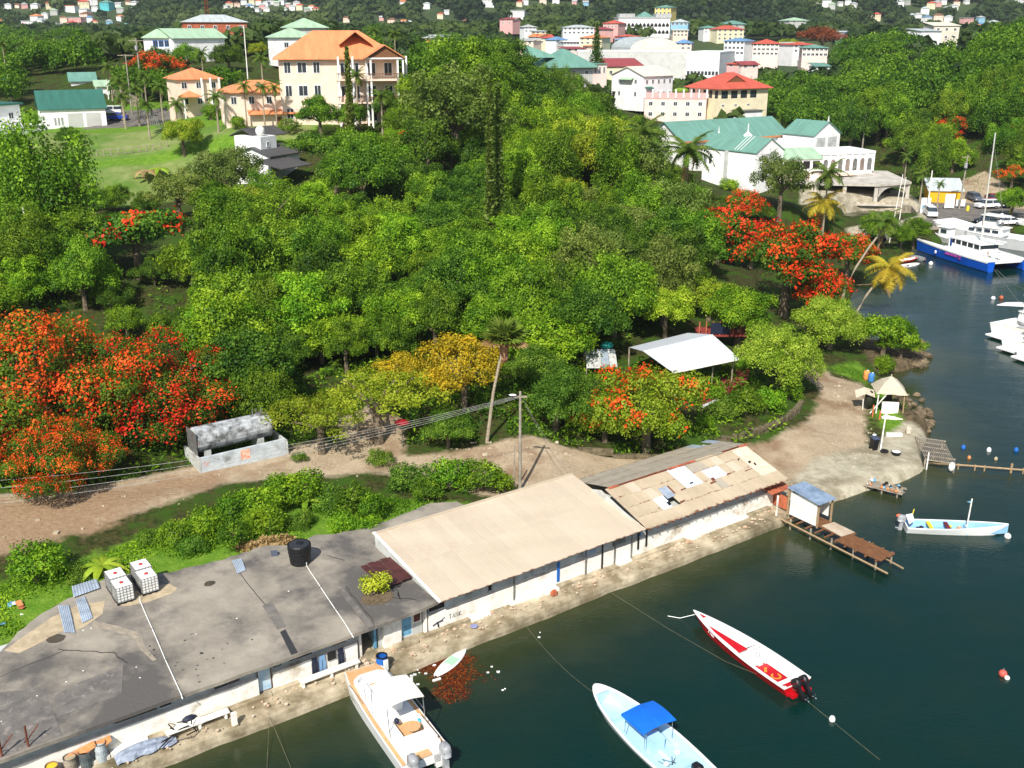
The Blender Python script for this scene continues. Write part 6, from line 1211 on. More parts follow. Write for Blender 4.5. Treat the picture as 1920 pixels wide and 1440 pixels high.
# --- palms
def frond_mesh(L=3.2, nl=22, wd=.75, mat='palm', droop=1.0, seed=1):
    r = np.random.default_rng(seed); C = []; F = []; mi = []
    pts = [Vector((L*t*(1-.18*droop*t*t), 0, L*(.28*t - .62*droop*t*t))) for t in [i/nl for i in range(nl+1)]]
    m = MB(); m.tube(pts[::3], .03, 4, caps=False)
    for i in range(1, nl+1):
        p = pts[i]; d = (pts[i]-pts[i-1]).normalized(); ww = wd*math.sin(math.pi*min(1, (i/nl)*.9+.12))**.7
        for s in (-1, 1):
            tip = p + Vector((.28*ww, s*ww, -.42*ww*droop-.06)) + Vector((r.normal()*.05, 0, r.normal()*.06)); m.add([p-d*.09, p+d*.09, tip], [(0,1,2)])
    me = m.mesh('frond', LM[mat]); a = me.attributes.new('tint', 'FLOAT', 'FACE'); a.data.foreach_set('value', np.clip(r.normal(.5, .18, len(me.polygons)), 0, 1).astype(np.float32)); return me
FR = {('palm', k): frond_mesh(mat='palm', seed=k, droop=.7+.3*k) for k in range(3)}; FR.update({('palmyellow', k): frond_mesh(mat='palmyellow', seed=k+5, droop=.9+.35*k, wd=.9) for k in range(3)}); FR.update({('straw', k): frond_mesh(mat='straw', seed=k+9, droop=2.2, wd=.4) for k in range(3)})
def palm(x, y, h, label, size=1., n=18, lean=(0, 0), mat='palm', group=None, dead=3, low=-.5, tr=.16):
    z = hz(x, y); t = thing('palm_tree', label, 'palm tree', (x, y, z), 0, group); top = Vector((lean[0], lean[1], h))
    pts = [Vector((lean[0]*f**1.6, lean[1]*f**1.6, h*f - .4*(f == 0))) for f in [0, .25, .5, .75, 1]]; MB().tube(pts, [tr*1.35, tr, tr*.9, tr*.85, tr*.8], 8).obj('trunk', BARKP, t)
    if mat == 'palm': MB().tube([top, top+Vector((0,0,1.1*size))], [tr*.95, tr*.6], 7).obj('crownshaft', pm('crownshaft', (120,146,70), (96,124,56)), t); top = top+Vector((0,0,1.0*size))
    for k in range(n):
        el = 1.15 - (1.15-low)*(k/(n-1)); mt = mat if k < n-dead else 'straw'; o = put('frond', FR[(mt, k % 3)], t, top, scale=(size,)*3); o.rotation_euler = (random.uniform(-.3, .3), -el + .25, k*2.4 + random.uniform(-.2, .2)); o.rotation_mode = 'ZYX' if False else 'XYZ'
    KEEP.append((x, y, 1)); TREES.append((x, y, 1.)); return t
def palm_at(px, py, hpx_m, label, **k):      # (px,py): crown centre; hpx_m: trunk height in metres
    p = R(px, py, hpx_m, 40)
    return palm(p.x, p.y, hpx_m, label, **k) if p else None
palm_at(1290, 305, 12, 'tall royal palm with grey trunk left of the white inn', size=1.45, n=22)
palm_at(1205, 275, 9, 'coconut palm with yellowing fronds in the wood left of the inn', size=1.5, n=20, dead=1)
palm_at(1125, 292, 7, 'coconut palm half sunk in the wood, left of the yellowing one', size=1.3, n=18, dead=0)
palm_at(1552, 340, 10, 'coconut palm before the concrete boat hall', size=1.3, n=18, dead=0)
palm_at(1545, 382, 6, 'yellow fronded coconut palm before the pond', size=1.35, n=16, mat='palmyellow', dead=1)
_b = P(1600, 598, .8); palm(_b.x, _b.y, 7.2, 'yellow fronded coconut palm leaning over the harbour water', size=1.15, n=22, lean=(3.9, .4), mat='palmyellow', dead=4, low=-1.3)
_b = P(1575, 572, .9); palm(_b.x, _b.y, 9.8, 'green coconut palm just behind the leaning yellow one', size=.95, n=18, lean=(5.0, 1.5), dead=2)
for k, (x, y) in enumerate([(458,172),(492,172),(515,175)]): palm_at(x, y, 6.3, ['left royal palm of three before the orange roofed villa','middle royal palm of three before the orange roofed villa','right royal palm of three before the orange roofed villa'][k], size=.62, n=13, dead=1, tr=.13)
for k, (x, y, h_) in enumerate([(378,108,8),(490,118,8),(668,150,8),(715,190,6),(300,170,6),(255,175,6),(205,135,6),(230,190,5),(330,205,5),(275,205,5),(405,190,5),(700,65,9),(740,70,9),(5,90,9),(270,150,7),(225,160,7)]):
    palm_at(x, y, h_, 'palm among the hillside gardens left of and behind the orange hotel', size=.8, n=14, group='palms of the hillside gardens', dead=1)
for k, (x, y, s_) in enumerate([(1730,335,.8),(1762,350,.45),(1700,300,.7),(1500,165,.6),(1565,165,.7)]): palm_at(x, y, 5, 'palm at the foot of the right hand wood', size=s_, n=13, group='palms at the right hand wood', dead=0)
def fan_palm(px, py, h):
    p = P(912, 822, 3.2); t = thing('fan_palm', 'fan palm with thin pale trunk and skirt of dead leaves by the golden tree', 'palm tree', (p.x, p.y, hz(p.x, p.y)))
    top = P(945, 640, 3.2+h); top = Q(945, 640, p.y+1.0) - Vector((p.x, p.y, hz(p.x, p.y))); MB().tube([(0,0,-.3), tuple(top*.5+Vector((-.15,0,0))), tuple(top)], [.16,.12,.11], 8).obj('trunk', BARKP, t)
    MB().lathe([(.12,-1.8),(.34,-1.5),(.4,-.5),(.2,.1)], tuple(top), 9).obj('dead_skirt', pm('dead_skirt', (176,132,98), (120,86,62), scale=5, bump=.5), t)
    def leaf(mat, seed):
        m = MB(); n = 13
        for i in range(n):
            a = -1.9+3.8*i/(n-1); d = Vector((math.cos(a), math.sin(a), 0)); q = Vector((-math.sin(a), math.cos(a), 0))*.13; c = Vector((.55, 0, 0)); m.add([c, c+d*.5+q+Vector((0,0,.05)), c+d*1.02+Vector((0,0,-.12)), c+d*.5-q+Vector((0,0,.0))], [(0,1,2,3)])
        m.tube([(0,0,0),(.6,0,0)], .02, 4); me = m.mesh('fan_leaf', LM[mat]); a = me.attributes.new('tint', 'FLOAT', 'FACE'); a.data.foreach_set('value', np.random.default_rng(seed).uniform(.35, .9, len(me.polygons)).astype(np.float32)); return me
    g, d = leaf('palm', 1), leaf('straw', 2)
    for k in range(15):
        o = put('fan_leaf', g if k < 12 else d, t, top+Vector((0,0,.2)), scale=(1.4,)*3); el = 1.2-1.5*k/14; o.rotation_euler = (0, -el, k*2.4)
fan_palm(945, 640, 9)
def banana(px, py, label, s=1., n=7, mat='banana', z=None):
    p = R(px, py, .3) if z is None else P(px, py, z); t = thing('banana_plant', label, 'plant', (p.x, p.y, p.z if z else hz(p.x, p.y))); MB().tube([(0,0,0),(0,0,.8*s)], [.12*s,.08*s], 6).obj('stem', pm('banana_stem', (150,150,80), (110,110,60)), t)
    for k in range(n):
        m = MB(); a = k*2.4; d = Vector((math.cos(a), math.sin(a), 0)); q = Vector((-math.sin(a), math.cos(a), 0)); L_ = 1.5*s; rs = []
        for i in range(7): f = i/6; w_ = .24*s*math.sin(math.pi*(f*.85+.1)); c = d*L_*f + Vector((0,0,.8*s+L_*(.7*f-.9*f*f))); rs.append([c+q*w_+Vector((0,0,-.08*s)), c, c-q*w_+Vector((0,0,-.08*s))])
        m.loft(rs); me = m.mesh('leaf', LM[mat]); at = me.attributes.new('tint', 'FLOAT', 'FACE'); at.data.foreach_set('value', [random.uniform(.3, 1)]*len(me.polygons)); put('leaf', me, t)
banana(195, 1085, 'young banana plant with yellow green leaves behind the flat roof', 1.1, 8); banana(575, 960, 'banana plant with a yellowing leaf in the roadside thicket', .9, 5); banana(275, 335, 'ragged dry banana clump at the corner of the lower lawn', 1.6, 9, 'straw'); banana(300, 335, 'green banana clump beside the dry one on the lower lawn', 1.5, 7)
def pine(px, py, hp, h, label, k=1., name='pine_tree'):
    p = R(px, py, 0.5, 60); t = thing(name, label, 'tree', (p.x, p.y, hz(p.x, p.y))); MB().tube([(0,0,-1),(0,0,h)], [.22, .04], 6).obj('trunk', BARK, t); r = np.random.default_rng(3); C = []; N = []
    for i in range(34):
        f = i/33; z = h*(.12+.88*f); L_ = k*(1-f)*h*.2+.2; n = 6
        for j in range(n):
            a = j*6.28/n+i; m = int(12*L_)+4; q = r.random(m); C.append(np.stack([np.cos(a)*q*L_, np.sin(a)*q*L_, z-.25*q*L_+r.normal(size=m)*.1], 1)+r.normal(size=(m, 3))*.12); N.append(r.normal(size=(m, 3))+np.array([0,0,1.2]))
    C = np.concatenate(C); N = np.concatenate(N); put('crown', quads_mesh('crown', C, N, r.uniform(.3, .7, len(C)), r.uniform(.2, .8, len(C)), [LM['dark' if k > .7 else 'olive']]), t)
_pt = P(1118, 128, 8); _q = Q(1118, 126, 330); 
def pine_world(x, y, h, label, k): 
    global R; R0 = R; R = lambda *a, **kk: Vector((x, y, hz(x, y))); pine(0, 0, 0, h, label, k); R = R0
pine_world(_q.x, 330, _q.z - hz(_q.x, 330) + 12.5, 'tall conical pine tree in front of the long pale warehouse', 1.)
for k, (x, y0, D) in enumerate([(918,150,128),(935,160,130)]): g = Q(x, y0, D); pine_world(g.x, D, g.z-hz(g.x, D), ['slender columnar pine, left of two rising from the wood centre','slender columnar pine, right of two rising from the wood centre'][k], .14)
g = Q(650, 90, 168); pine_world(g.x, 168, g.z-hz(g.x, 168), 'slim columnar pine in front of the orange roofed hotel', .2)
# --- far hillside forest: one mass
def far_forest():
    r = np.random.default_rng(21); base = []
    for v in range(4):
        k = 34; d = r.normal(size=(k*3, 3)); d /= np.linalg.norm(d, axis=1, keepdims=True); d = d[d[:, 2] > -.1][:k]; lump = 1+.3*np.sin(d[:, 0]*5+v)*np.cos(d[:, 1]*4+v*2); base.append((d*np.array([1, 1, .8])*lump[:, None]*.85, d + r.normal(size=(len(d), 3))*.35, r.uniform(.5, .8, len(d))))
    Cs, Ns, Ss, Ts = [], [], [], []; y = 285.; cnt = 0; ks = np.array([(a, b, c) for a, b, c in KEEP if b > 240]); fs = np.array(far_spots)
    while y < 1230:
        R_ = 4.4 + (y-300)*.0035; step = R_*(1.3 if not 640 < y < 960 else 1.9); half = 60 + .56*y; nx = int(2*half/step)
        for i in range(nx):
            x = -half + i*step + r.uniform(-.5, .5)*step; yy = y + r.uniform(-.6, .6)*step
            if yy < 330 and any((a-x)**2+(b-yy)**2 < (R_*.8+c*.7)**2 for a, b, c in TREES): continue
            if len(ks) and (((ks[:, 0]-x)**2+(ks[:, 1]-yy)**2) < (R_*.7+ks[:, 2])**2).any(): continue
            if ((np.abs(fs[:, 0]-x) < 5+R_*.5) & (fs[:, 1]-yy > -7) & (fs[:, 1]-yy < 30+R_)).any(): continue
            z = hz(x, yy); px, py, d = pxof(x, yy, z+R_*.5); rp = R_*FPX/d
            if any(yy < D and x0-rp*.7 < px < x1+rp*.7 and y0-rp*.7 < py < y1+rp*.9 for x0, y0, x1, y1, D in VIEW): continue
            if z < .5: continue
            c, n_, s_ = base[r.integers(4)]; a = r.uniform(0, 6.28); ca, sa = math.cos(a), math.sin(a); M = np.array([[ca, -sa, 0], [sa, ca, 0], [0, 0, 1]]); q = R_*r.uniform(.7, 1.25)
            Cs.append(c@M.T*q + np.array([x, yy, z+q*.65])); Ns.append(n_@M.T); Ss.append(s_*q*.95); Ts.append(np.full(len(c), .5+mnoise.noise((x*.012, yy*.012, 0))*.7 + r.uniform(-.25, .25)) + r.normal(size=len(c))*.06); cnt += 1
        y += step
    print('FAR', cnt); C = np.concatenate(Cs)
    me = quads_mesh('hillside_forest', C, np.concatenate(Ns), np.concatenate(Ss), np.concatenate(Ts), [LM['far']], asp=.85); tag(put('hillside_forest', me), 'distant forest covering the hills behind the town', 'forest', kind='stuff')
far_forest()
# ================================================================ boats
M_HULLW = pm('boat_white', (248,248,246), (236,236,232), scale=.8, rough=.25, bump=0); M_RED = pm('boat_red', (204,24,34), (184,18,28), scale=.8, rough=.25, bump=0)
M_PBLUE = pm('boat_pale_blue', (186,222,242), (170,208,232), scale=1, rough=.35, bump=0); M_CATB = pm('boat_strong_blue', (22,92,204), (18,80,184), scale=.5, rough=.25, bump=0)
M_CANV = pm('blue_canvas', (10,112,220), (8,100,204), scale=1, rough=.7, bump=.05); M_TEAK = pm('teak_deck', (216,172,124), (196,150,104), scale=4, stretch=(1,6,1), bump=.1)
M_CHROME = flat('chrome', (190,192,194), rough=.2, metal=.8); M_GREYP = pm('grey_plastic', (170,172,174), (140,142,144), scale=2, rough=.35, bump=0)
def halfw(t, B, stern=.86, p=2.2, q=.8): return B/2*max(0., (1-t**p))**q*(stern+(1-stern)*math.sin(min(1, t/.45)*math.pi/2))
def hull(root, L, B, hs, hb, mat, top, inner=None, stern=.86, p=2.2, q=.8, draft=.3, floor=.12, wall=.07, deck0=1.0, name='hull', chine=.75, flare=1.12):
    """outer shell from stern (x=0) to bow (x=L); hs/hb: freeboard at stern/bow; inner: open cockpit liner up to deck0"""
    n = 22; ts = [i/n for i in range(n)] + [.985, 1.0]; sh = lambda t: hs + (hb-hs)*t**2
    R_ = []; 
    for t in ts:
        w_ = halfw(t, B, stern, p, q); x = L*t; z = sh(t); xb = x - .10*L*t**6
        R_.append([(x, -w_*flare, z), (x-.0, -w_*flare*.99, z-.06), (xb, -w_*chine*1.08, .02), (xb-.02*L*t, -w_*chine*.7, -draft*.6), (xb-.05*L*t**3, 0, -draft*(1-t**6))] + [(xb-.02*L*t, w_*chine*.7, -draft*.6), (xb, w_*chine*1.08, .02), (x, w_*flare*.99, z-.06), (x, w_*flare, z)])
    m = MB(); m.loft(R_); m.add(R_[0], [tuple(range(9))]); o = m.obj(name, mat, root, smooth=False)
    g = MB(); rg = []
    for t in ts:
        w_ = halfw(t, B, stern, p, q)*flare; x = L*t; z = sh(t); rg.append((x, w_, z))
    for s in (-1, 1): g.loft([[(x, s*(w_+.03), z), (x, s*(w_+.03), z+.04), (x-(.06 if x > L*.97 else 0), s*max(0, w_-wall), z+.04), (x-(.06 if x > L*.97 else 0), s*max(0, w_-wall), z-.04)] for x, w_, z in rg])
    g.box(-.02, wall, -rg[0][1], rg[0][1], hs-.03, hs+.045); g.obj('gunwale', top, root)
    if inner is not None:
        k = MB(); R2 = []
        for t in [t for t in ts if t <= deck0+1/22+1e-6]:
            w_ = max(.01, halfw(t, B, stern, p, q)*flare-wall-.005); x = L*t+(wall if t == 0 else 0); z = sh(t); wf = w_*.8; R2.append([(x, -w_, z), (x, -wf, floor), (x, wf, floor), (x, w_, z)])
        k.loft(R2); k.add(R2[0], [(0,1,2,3)]); k.add(R2[-1], [(3,2,1,0)]); k.obj('cockpit', inner, root)
    if deck0 < 1:
        k = MB(); k.loft([[(L*t, -halfw(t, B, stern, p, q)*flare+.03, sh(t)+.02), (L*t, 0, sh(t)+.07*(1-t)+.03), (L*t, halfw(t, B, stern, p, q)*flare-.03, sh(t)+.02)] for t in ts if t >= deck0-1e-6]); k.obj('foredeck', top, root)
    return sh
def outboard(root, x, y, mat, s=1., tilt=.5, z=.55, cowl2=None, name='outboard_engine'):
    e = put(name, None, root, (x, y, z)); e.rotation_euler = (0, tilt, 0); m = MB(); m.loft([[(px*s, py*s, pz*s) for px, py in ((.18,-.17),(.22,0),(.18,.17),(-.2,.19),(-.34,.12),(-.36,0),(-.34,-.12),(-.2,-.19))] for pz in (.0,)] + [[(px*s*f, py*s*f, pz*s) for px, py in ((.18,-.17),(.22,0),(.18,.17),(-.2,.19),(-.34,.12),(-.36,0),(-.34,-.12),(-.2,-.19))] for pz, f in ((.3,1.05),(.45,.95),(.52,.6))], closed=True, cap=True)
    me = m.mesh(name, mat, True); bpy.data.objects.remove(e); e = put(name, me, root, (x, y, z)); e.rotation_euler = (0, tilt, 0)
    MB().box(-.16*s, .1*s, -.1*s, .1*s, -.75*s, .02).obj('leg', mat, e); MB().box(-.4*s, .12*s, -.09*s, .09*s, -.62*s, -.58*s).obj('cavitation_plate', mat, e); p = MB(); p.ell((-.08*s,0,-.82*s), (.25*s,.08*s,.08*s), 8, 5); p.obj('gearcase', mat, e, True)
    q = MB()
    for a in range(3): c, s_ = math.cos(a*2.09), math.sin(a*2.09); q.add([(-.34*s, -.04*s_, -.82*s+.04*c), (-.36*s, .16*s*c, -.82*s+.16*s*s_), (-.32*s, .16*s*c-.08*s*s_, -.82*s+.16*s*s_+.08*s*c)], [(0,1,2)])
    q.obj('propeller', M_CHROME, e); MB().box(-.3*s, .05*s, -.19*s, .19*s, .2*s, .24*s).obj('band', cowl2 or M_CHROME, e)
    return e
def boat(name, label, stern, bow, cat='boat', z=0., group=None): return thing(name, label, cat, (stern[0], stern[1], z), math.atan2(bow[1]-stern[1], bow[0]-stern[0]), group), math.hypot(bow[0]-stern[0], bow[1]-stern[1])
# red and white racer
t, L = boat('speedboat', 'long slim red and white speedboat with two black outboards', (15.85,48.75), (11.31,56.22))
sh = hull(t, L, 1.98, .62, .72, M_RED, M_HULLW, M_HULLW, stern=.93, p=2.6, q=.95, deck0=.42, floor=.3, wall=.16)
f = MB(); f.box(.9, 3.3, -.62, .62, .31, .36); f.obj('cockpit_sole', M_HULLW, t)
MB().box(.9, 2.7, -.22, .62, .365, .385).obj('red_mat', M_RED, t); rg = MB(); n = 12
rg.loft([[(1.35+.3*math.cos(a)*k, .25+.3*math.sin(a)*k, .392) for k in (1., .62)] for a in [5.2*i/n for i in range(n+1)]]); rg.obj('gold_emblem', flat('orange_flame_paint', (240,150,50)), t); MB().slab([(1.9,.4,.395),(2.25,.1,.395),(2.32,.2,.395),(2.0,.54,.395)], .01).obj('gold_emblem', flat('orange_flame_paint', (240,150,50)), t)
c = MB(); c.loft([[(3.0,-.45,.36),(3.0,.45,.36),(3.55,.42,.36),(3.55,-.42,.36)], [(3.1,-.4,.95),(3.1,.4,.95),(3.5,.36,.98),(3.5,-.36,.98)]], closed=True, cap=True); c.obj('console', M_HULLW, t); w_ = MB(); w_.loft([[(3.0+.02*math.cos(a),.1+.17*math.cos(a),.82+.17*math.sin(a)),(3.0,.1+.15*math.cos(a),.82+.15*math.sin(a))] for a in [i*.524 for i in range(13)]]); w_.obj('steering_wheel', M_BLACK, t)
for y in (-.25, .25): MB().box(2.55, 2.8, y-.16, y+.16, .37, .8).obj('seat', M_HULLW, t)
for k in range(5): MB().ell((3.3, -.3+.15*k, 1.0), (.035,.035,.02), 6, 4).obj('gauge', M_BLACK, t)
zt = sh(.6)+.06
MB().slab([(3.8,.78,sh(.44)+.075),(3.8,.12,sh(.44)+.125),(6.9,.40,sh(.8)+.085),(6.2,.56,sh(.7)+.07)], .012).obj('red_stripe', M_RED, t)
MB().slab([(3.85,.74,sh(.44)+.08),(4.0,.45,sh(.46)+.11),(3.85,.16,sh(.44)+.125),(4.4,.45,sh(.44)+.11)], .012).obj('red_stripe', M_RED, t)
MB().slab([(7.7,-.14,sh(.88)+.07),(7.7,.1,sh(.88)+.07),(8.15,.02,sh(.93)+.06),(8.1,-.05,sh(.93)+.06)], .012).obj('red_triangle', M_RED, t)
MB().box(.0, .16, -.78, .78, .665, .69).obj('red_transom', M_RED, t); MB().box(.4, .56, -.55, .6, .36, .40).obj('red_bar', M_RED, t); MB().box(-.42, -.0, -.72, -.35, .1, .3).obj('swim_step', M_RED, t); MB().box(-.42, -.0, .35, .72, .1, .3).obj('swim_step', M_RED, t)
for y in (-.28, .28): outboard(t, -.28, y, M_BLACK, .95, .75, .66, M_RED)
# name on the side, white capitals
def strokes(text, x0, z0, h, y, parent, mat, step=None, th=.014, along=-1, axis='x'):
    G = {'F': [[(0,0),(0,1),(.6,1)],[(0,.55),(.45,.55)]], 'I': [[(.2,0),(.2,1)]], 'R': [[(0,0),(0,1),(.5,1),(.5,.55),(0,.55)],[(.25,.55),(.6,0)]], 'E': [[(.6,0),(0,0),(0,1),(.6,1)],[(0,.5),(.45,.5)]]}
    m = MB()
    for k, ch in enumerate(text):
        for q in G[ch]: m.tube([(x0+along*(k*.85*h + a*h*.8), y, z0+b*h) for a, b in q], th, 4)
    m.obj('lettering', mat, parent)
for k, ch in enumerate('FIRE'):
    x = 6.7-.17*k; strokes(ch, x, .40, .17, halfw(x/L, 1.98, .93, 2.6, .95)*1.02+.03, t, M_HULLW)

# blue open boat with blue canopy
t, L = boat('open_boat', 'pale blue open fishing boat with bright blue canopy', (9.0,41.1), (4.55,48.35))
sh = hull(t, L, 2.55, .62, .86, M_HULLW, M_HULLW, M_PBLUE, stern=.86, p=2.8, q=.62, floor=.15, deck0=.88, wall=.1)
MB().box(5.9, 6.1, -.75, .75, .16, .5).obj('bulkhead', M_PBLUE, t); MB().box(1.1, 1.5, -.85, .85, .16, .48).obj('thwart', M_PBLUE, t); MB().box(2.9, 3.6, -.35, .35, .16, .95).obj('console', M_PBLUE, t); MB().box(2.2, 3.2, -.12, .0, .16, .2).obj('white_board', M_HULLW, t)
r0 = []; 
for i in range(9): x = 2.8+1.9*i/8; r0.append([(x, -.98, 1.78+.10*math.sin(math.pi*i/8)), (x, 0, 1.9+.10*math.sin(math.pi*i/8)), (x, 1.08, 1.78+.1*math.sin(math.pi*i/8)), (x, 1.13, 1.68)])
MB().loft(r0).obj('canopy', M_CANV, t)
for x in (2.95, 4.55):
    for y in (-.84, .94): MB().tube([(x, y, .7), (x, y, 1.78)], .02, 5).obj('canopy_pole', M_CHROME, t)
for (x, y, r_, mt) in ((5.2,-.45,.16,M_HULLW),(4.8,-.6,.13,M_GREYP),(4.3,-.8,.14,M_ORANGE),(2.3,-.7,.16,M_HULLW),(1.4,-.5,.14,M_GREYP),(1.9,.35,.15,M_HULLW)): MB().ell((x, y, .28), (r_, r_, .12), 10, 6).obj('gear', mt, t, True)
for k in range(6): MB().tube([(random.uniform(.9,2.6), random.uniform(-.5,.6), .17), (random.uniform(.9,2.6), random.uniform(-.5,.6), .2), (random.uniform(.9,2.4), random.uniform(-.5,.6), .17)], .02, 4).obj('hose', M_BLACK, t)
MB().tube([(5.6,-.55,.55),(4.9,-.62,.3),(4.2,-.9,.5),(3.0,-.85,.3)], .012, 4).obj('rope', M_STEEL, t); outboard(t, .15, -.1, M_BLACK, 1.1, .1, .75, M_CHROME)
# white motor catamaran
t, L = boat('motor_catamaran', 'white motor catamaran with cream canopy and teak decks moored at the quay', (-4.25,42.3), (-8.45,49.55)); t.scale = (1, 1.12, 1)
for s in (-1, 1):
    m = MB(); rs = []
    for i in range(15):
        q = i/14; x = L*q; w_ = .48*(1-.55*q**5); yc = s*(.88-.06*q**3); z = .85+.25*q**2; rs.append([(x, yc-w_, z), (x-.3*q**5, yc-w_*.7, .0), (x-.5*q**5, yc, -.4*(1-q**6)), (x-.3*q**5, yc+w_*.7, .0), (x, yc+w_, z)])
    m.loft(rs); m.add(rs[0], [(0,1,2,3,4)]); m.add(rs[-1], [(4,3,2,1,0)]); m.obj('hull', M_HULLW, t)
m = MB(); zf = lambda q: .85+.25*q**2
m.loft([[(L*q, -1.36+.35*q**5, zf(q)+.0), (L*q, -1.36+.35*q**5, zf(q)+.02), (L*q, 1.36-.35*q**5, zf(q)+.02), (L*q, 1.36-.35*q**5, zf(q)-.0)] for q in [i/14 for i in range(15)]]); m.obj('deck', M_HULLW, t)
MB().box(.0, L-.1, -.8, .8, .35, .8).obj('bridge_deck', M_HULLW, t)
m = MB(); [m.loft([[(L*q, s*(1.30-.35*q**5), zf(q)+.03), (L*q, s*(1.08-.35*q**5), zf(q)+.035)] for q in [i/14 for i in range(15)]]) for s in (1,)]; m.obj('teak_side_deck', M_TEAK, t); m = MB(); m.loft([[(L*q, -(1.30-.35*q**5), zf(q)+.03), (L*q, -(1.08-.35*q**5), zf(q)+.035)] for q in [i/14 for i in range(15)]]); m.obj('teak_side_deck', M_TEAK, t)
m = MB(); m.loft([[(L-1.0,-.98,1.12),(L-1.0,.98,1.12)],[(L-.08,-.8,1.16),(L-.08,.8,1.16)]]); m.obj('teak_bow_deck', M_TEAK, t)
def coam(x0, x1, w0, w1, z0, z1, th, name, mat):
    m = MB(); q = [(x0,-w0),(x0,w0),(x1-.3,w1),(x1,w1*.55),(x1,-w1*.55),(x1-.3,-w1)]; m2 = [(a+(th if a == x0 else -th), b*(1-th/abs(b))) for a, b in q]; m.loft([[(a,b,z0) for a, b in q], [(a,b,z1) for a, b in q], [(a,b,z1) for a, b in m2], [(a,b,z0) for a, b in m2]], closed=True); m.obj(name, mat, t)
coam(L-3.1, L-.95, 1.0, .95, .9, 1.36, .14, 'bow_lounge_coaming', M_HULLW); MB().box(L-3.0, L-1.3, -.42, .42, 1.0, 1.1).obj('lounge_floor', M_HULLW, t)
for s in (-1, 1): MB().box(L-2.9, L-1.5, s*.66-.22, s*.66+.22, 1.0, 1.3).obj('bench_cushion', M_HULLW if s > 0 else pm('pale_grey_cushion', (212,220,226), (196,206,214)), t)
for k in range(2): MB().box(L-1.95-.42*k, L-1.7-.42*k, -.3, .22, 1.105, 1.13).obj('teak_step', M_TEAK, t)
MB().box(L-2.85, L-2.45, -.35, .1, 1.105, 1.14).obj('teak_table', M_TEAK, t)
MB().box(L-4.4, L-3.25, -.55, .6, .95, 1.75).obj('helm_console', M_HULLW, t); w_ = MB(); w_.slab([(L-3.2,-.5,1.7),(L-3.2,.55,1.7),(L-3.45,.45,2.1),(L-3.45,-.4,2.1)], .02); w_.obj('windscreen', GLASS, t)
coam(.75, 3.1, 1.0, .95, .9, 1.3, .16, 'stern_seat_coaming', M_HULLW); MB().box(.9, 3.2, -.8, .8, .88, .95).obj('stern_floor', M_TEAK, t)
MB().lathe([(0,.02),(.42,.02),(.42,-.02),(.05,-.05),(.05,-.42)], (1.9,-.15,1.42), 16).obj('round_table', M_TEAK, t); MB().box(1.05, 1.5, -.85, .85, .95, 1.28).obj('seat_cushion', M_HULLW, t); MB().box(1.5, 2.8, .5, .85, .95, 1.25).obj('seat_cushion', M_HULLW, t)
MB().ell((2.75,.35,1.35), (.18,.14,.16), 8, 5).obj('navy_bag', M_NAVY, t, True); MB().ell((2.3,-.72,1.3), (.16,.1,.06), 8, 5).obj('turquoise_towel', flat('turquoise_cloth', (70,180,200)), t, True)
MB().box(.0, .5, -.35, .4, .9, .93).obj('teak_stern_step', M_TEAK, t); MB().box(.5, .72, -1.05, 1.05, .88, 1.15).obj('stern_beam', M_HULLW, t)
r0 = [[(2.35+2.15*i/8, y, 2.62+.16*math.cos((y)/1.05*math.pi/2)+.05*math.sin(math.pi*i/8)) for y in (-1.05,-.7,-.35,0,.35,.7,1.05)] for i in range(9)]; m = MB(); m.loft(r0); m.loft([[(a, b, c-.06) for a, b, c in r] for r in r0]); m.loft([[r0[0][k], (r0[0][k][0], r0[0][k][1], r0[0][k][2]-.06)] for k in range(7)]); m.loft([[r[0], (r[0][0], r[0][1], r[0][2]-.06)] for r in r0]); m.obj('canopy', pm('cream_canvas', (236,232,224), (222,218,210), scale=1, rough=.8, bump=.05), t)
for (x, y) in ((2.4,-1.0),(2.4,1.0),(4.45,-1.0),(4.45,1.0)): MB().tube([(x-(.3 if x < 3 else 0), y, .95), (x, y, 2.62)], .025, 6).obj('canopy_pole', M_CHROME, t)
MB().tube([(4.5,1.0,1.0),(4.6,1.15,1.0),(4.9,1.3,3.1)], .012, 4).obj('antenna', M_CHROME, t)
for s in (-1, 1): outboard(t, -.32, s*.88, M_GREYP, 1.2, .05, .95, M_CHROME)
MB().tube([(L-1.2,-1.2,1.1),(L-3.5,-1.32,1.35),(L-5.5,-1.32,1.3)], .02, 5).obj('side_rail', M_CHROME, t); MB().tube([(L-1.2,1.2,1.1),(L-3.5,1.32,1.35)], .02, 5).obj('side_rail', M_CHROME, t)
t.scale = (1,1,1)
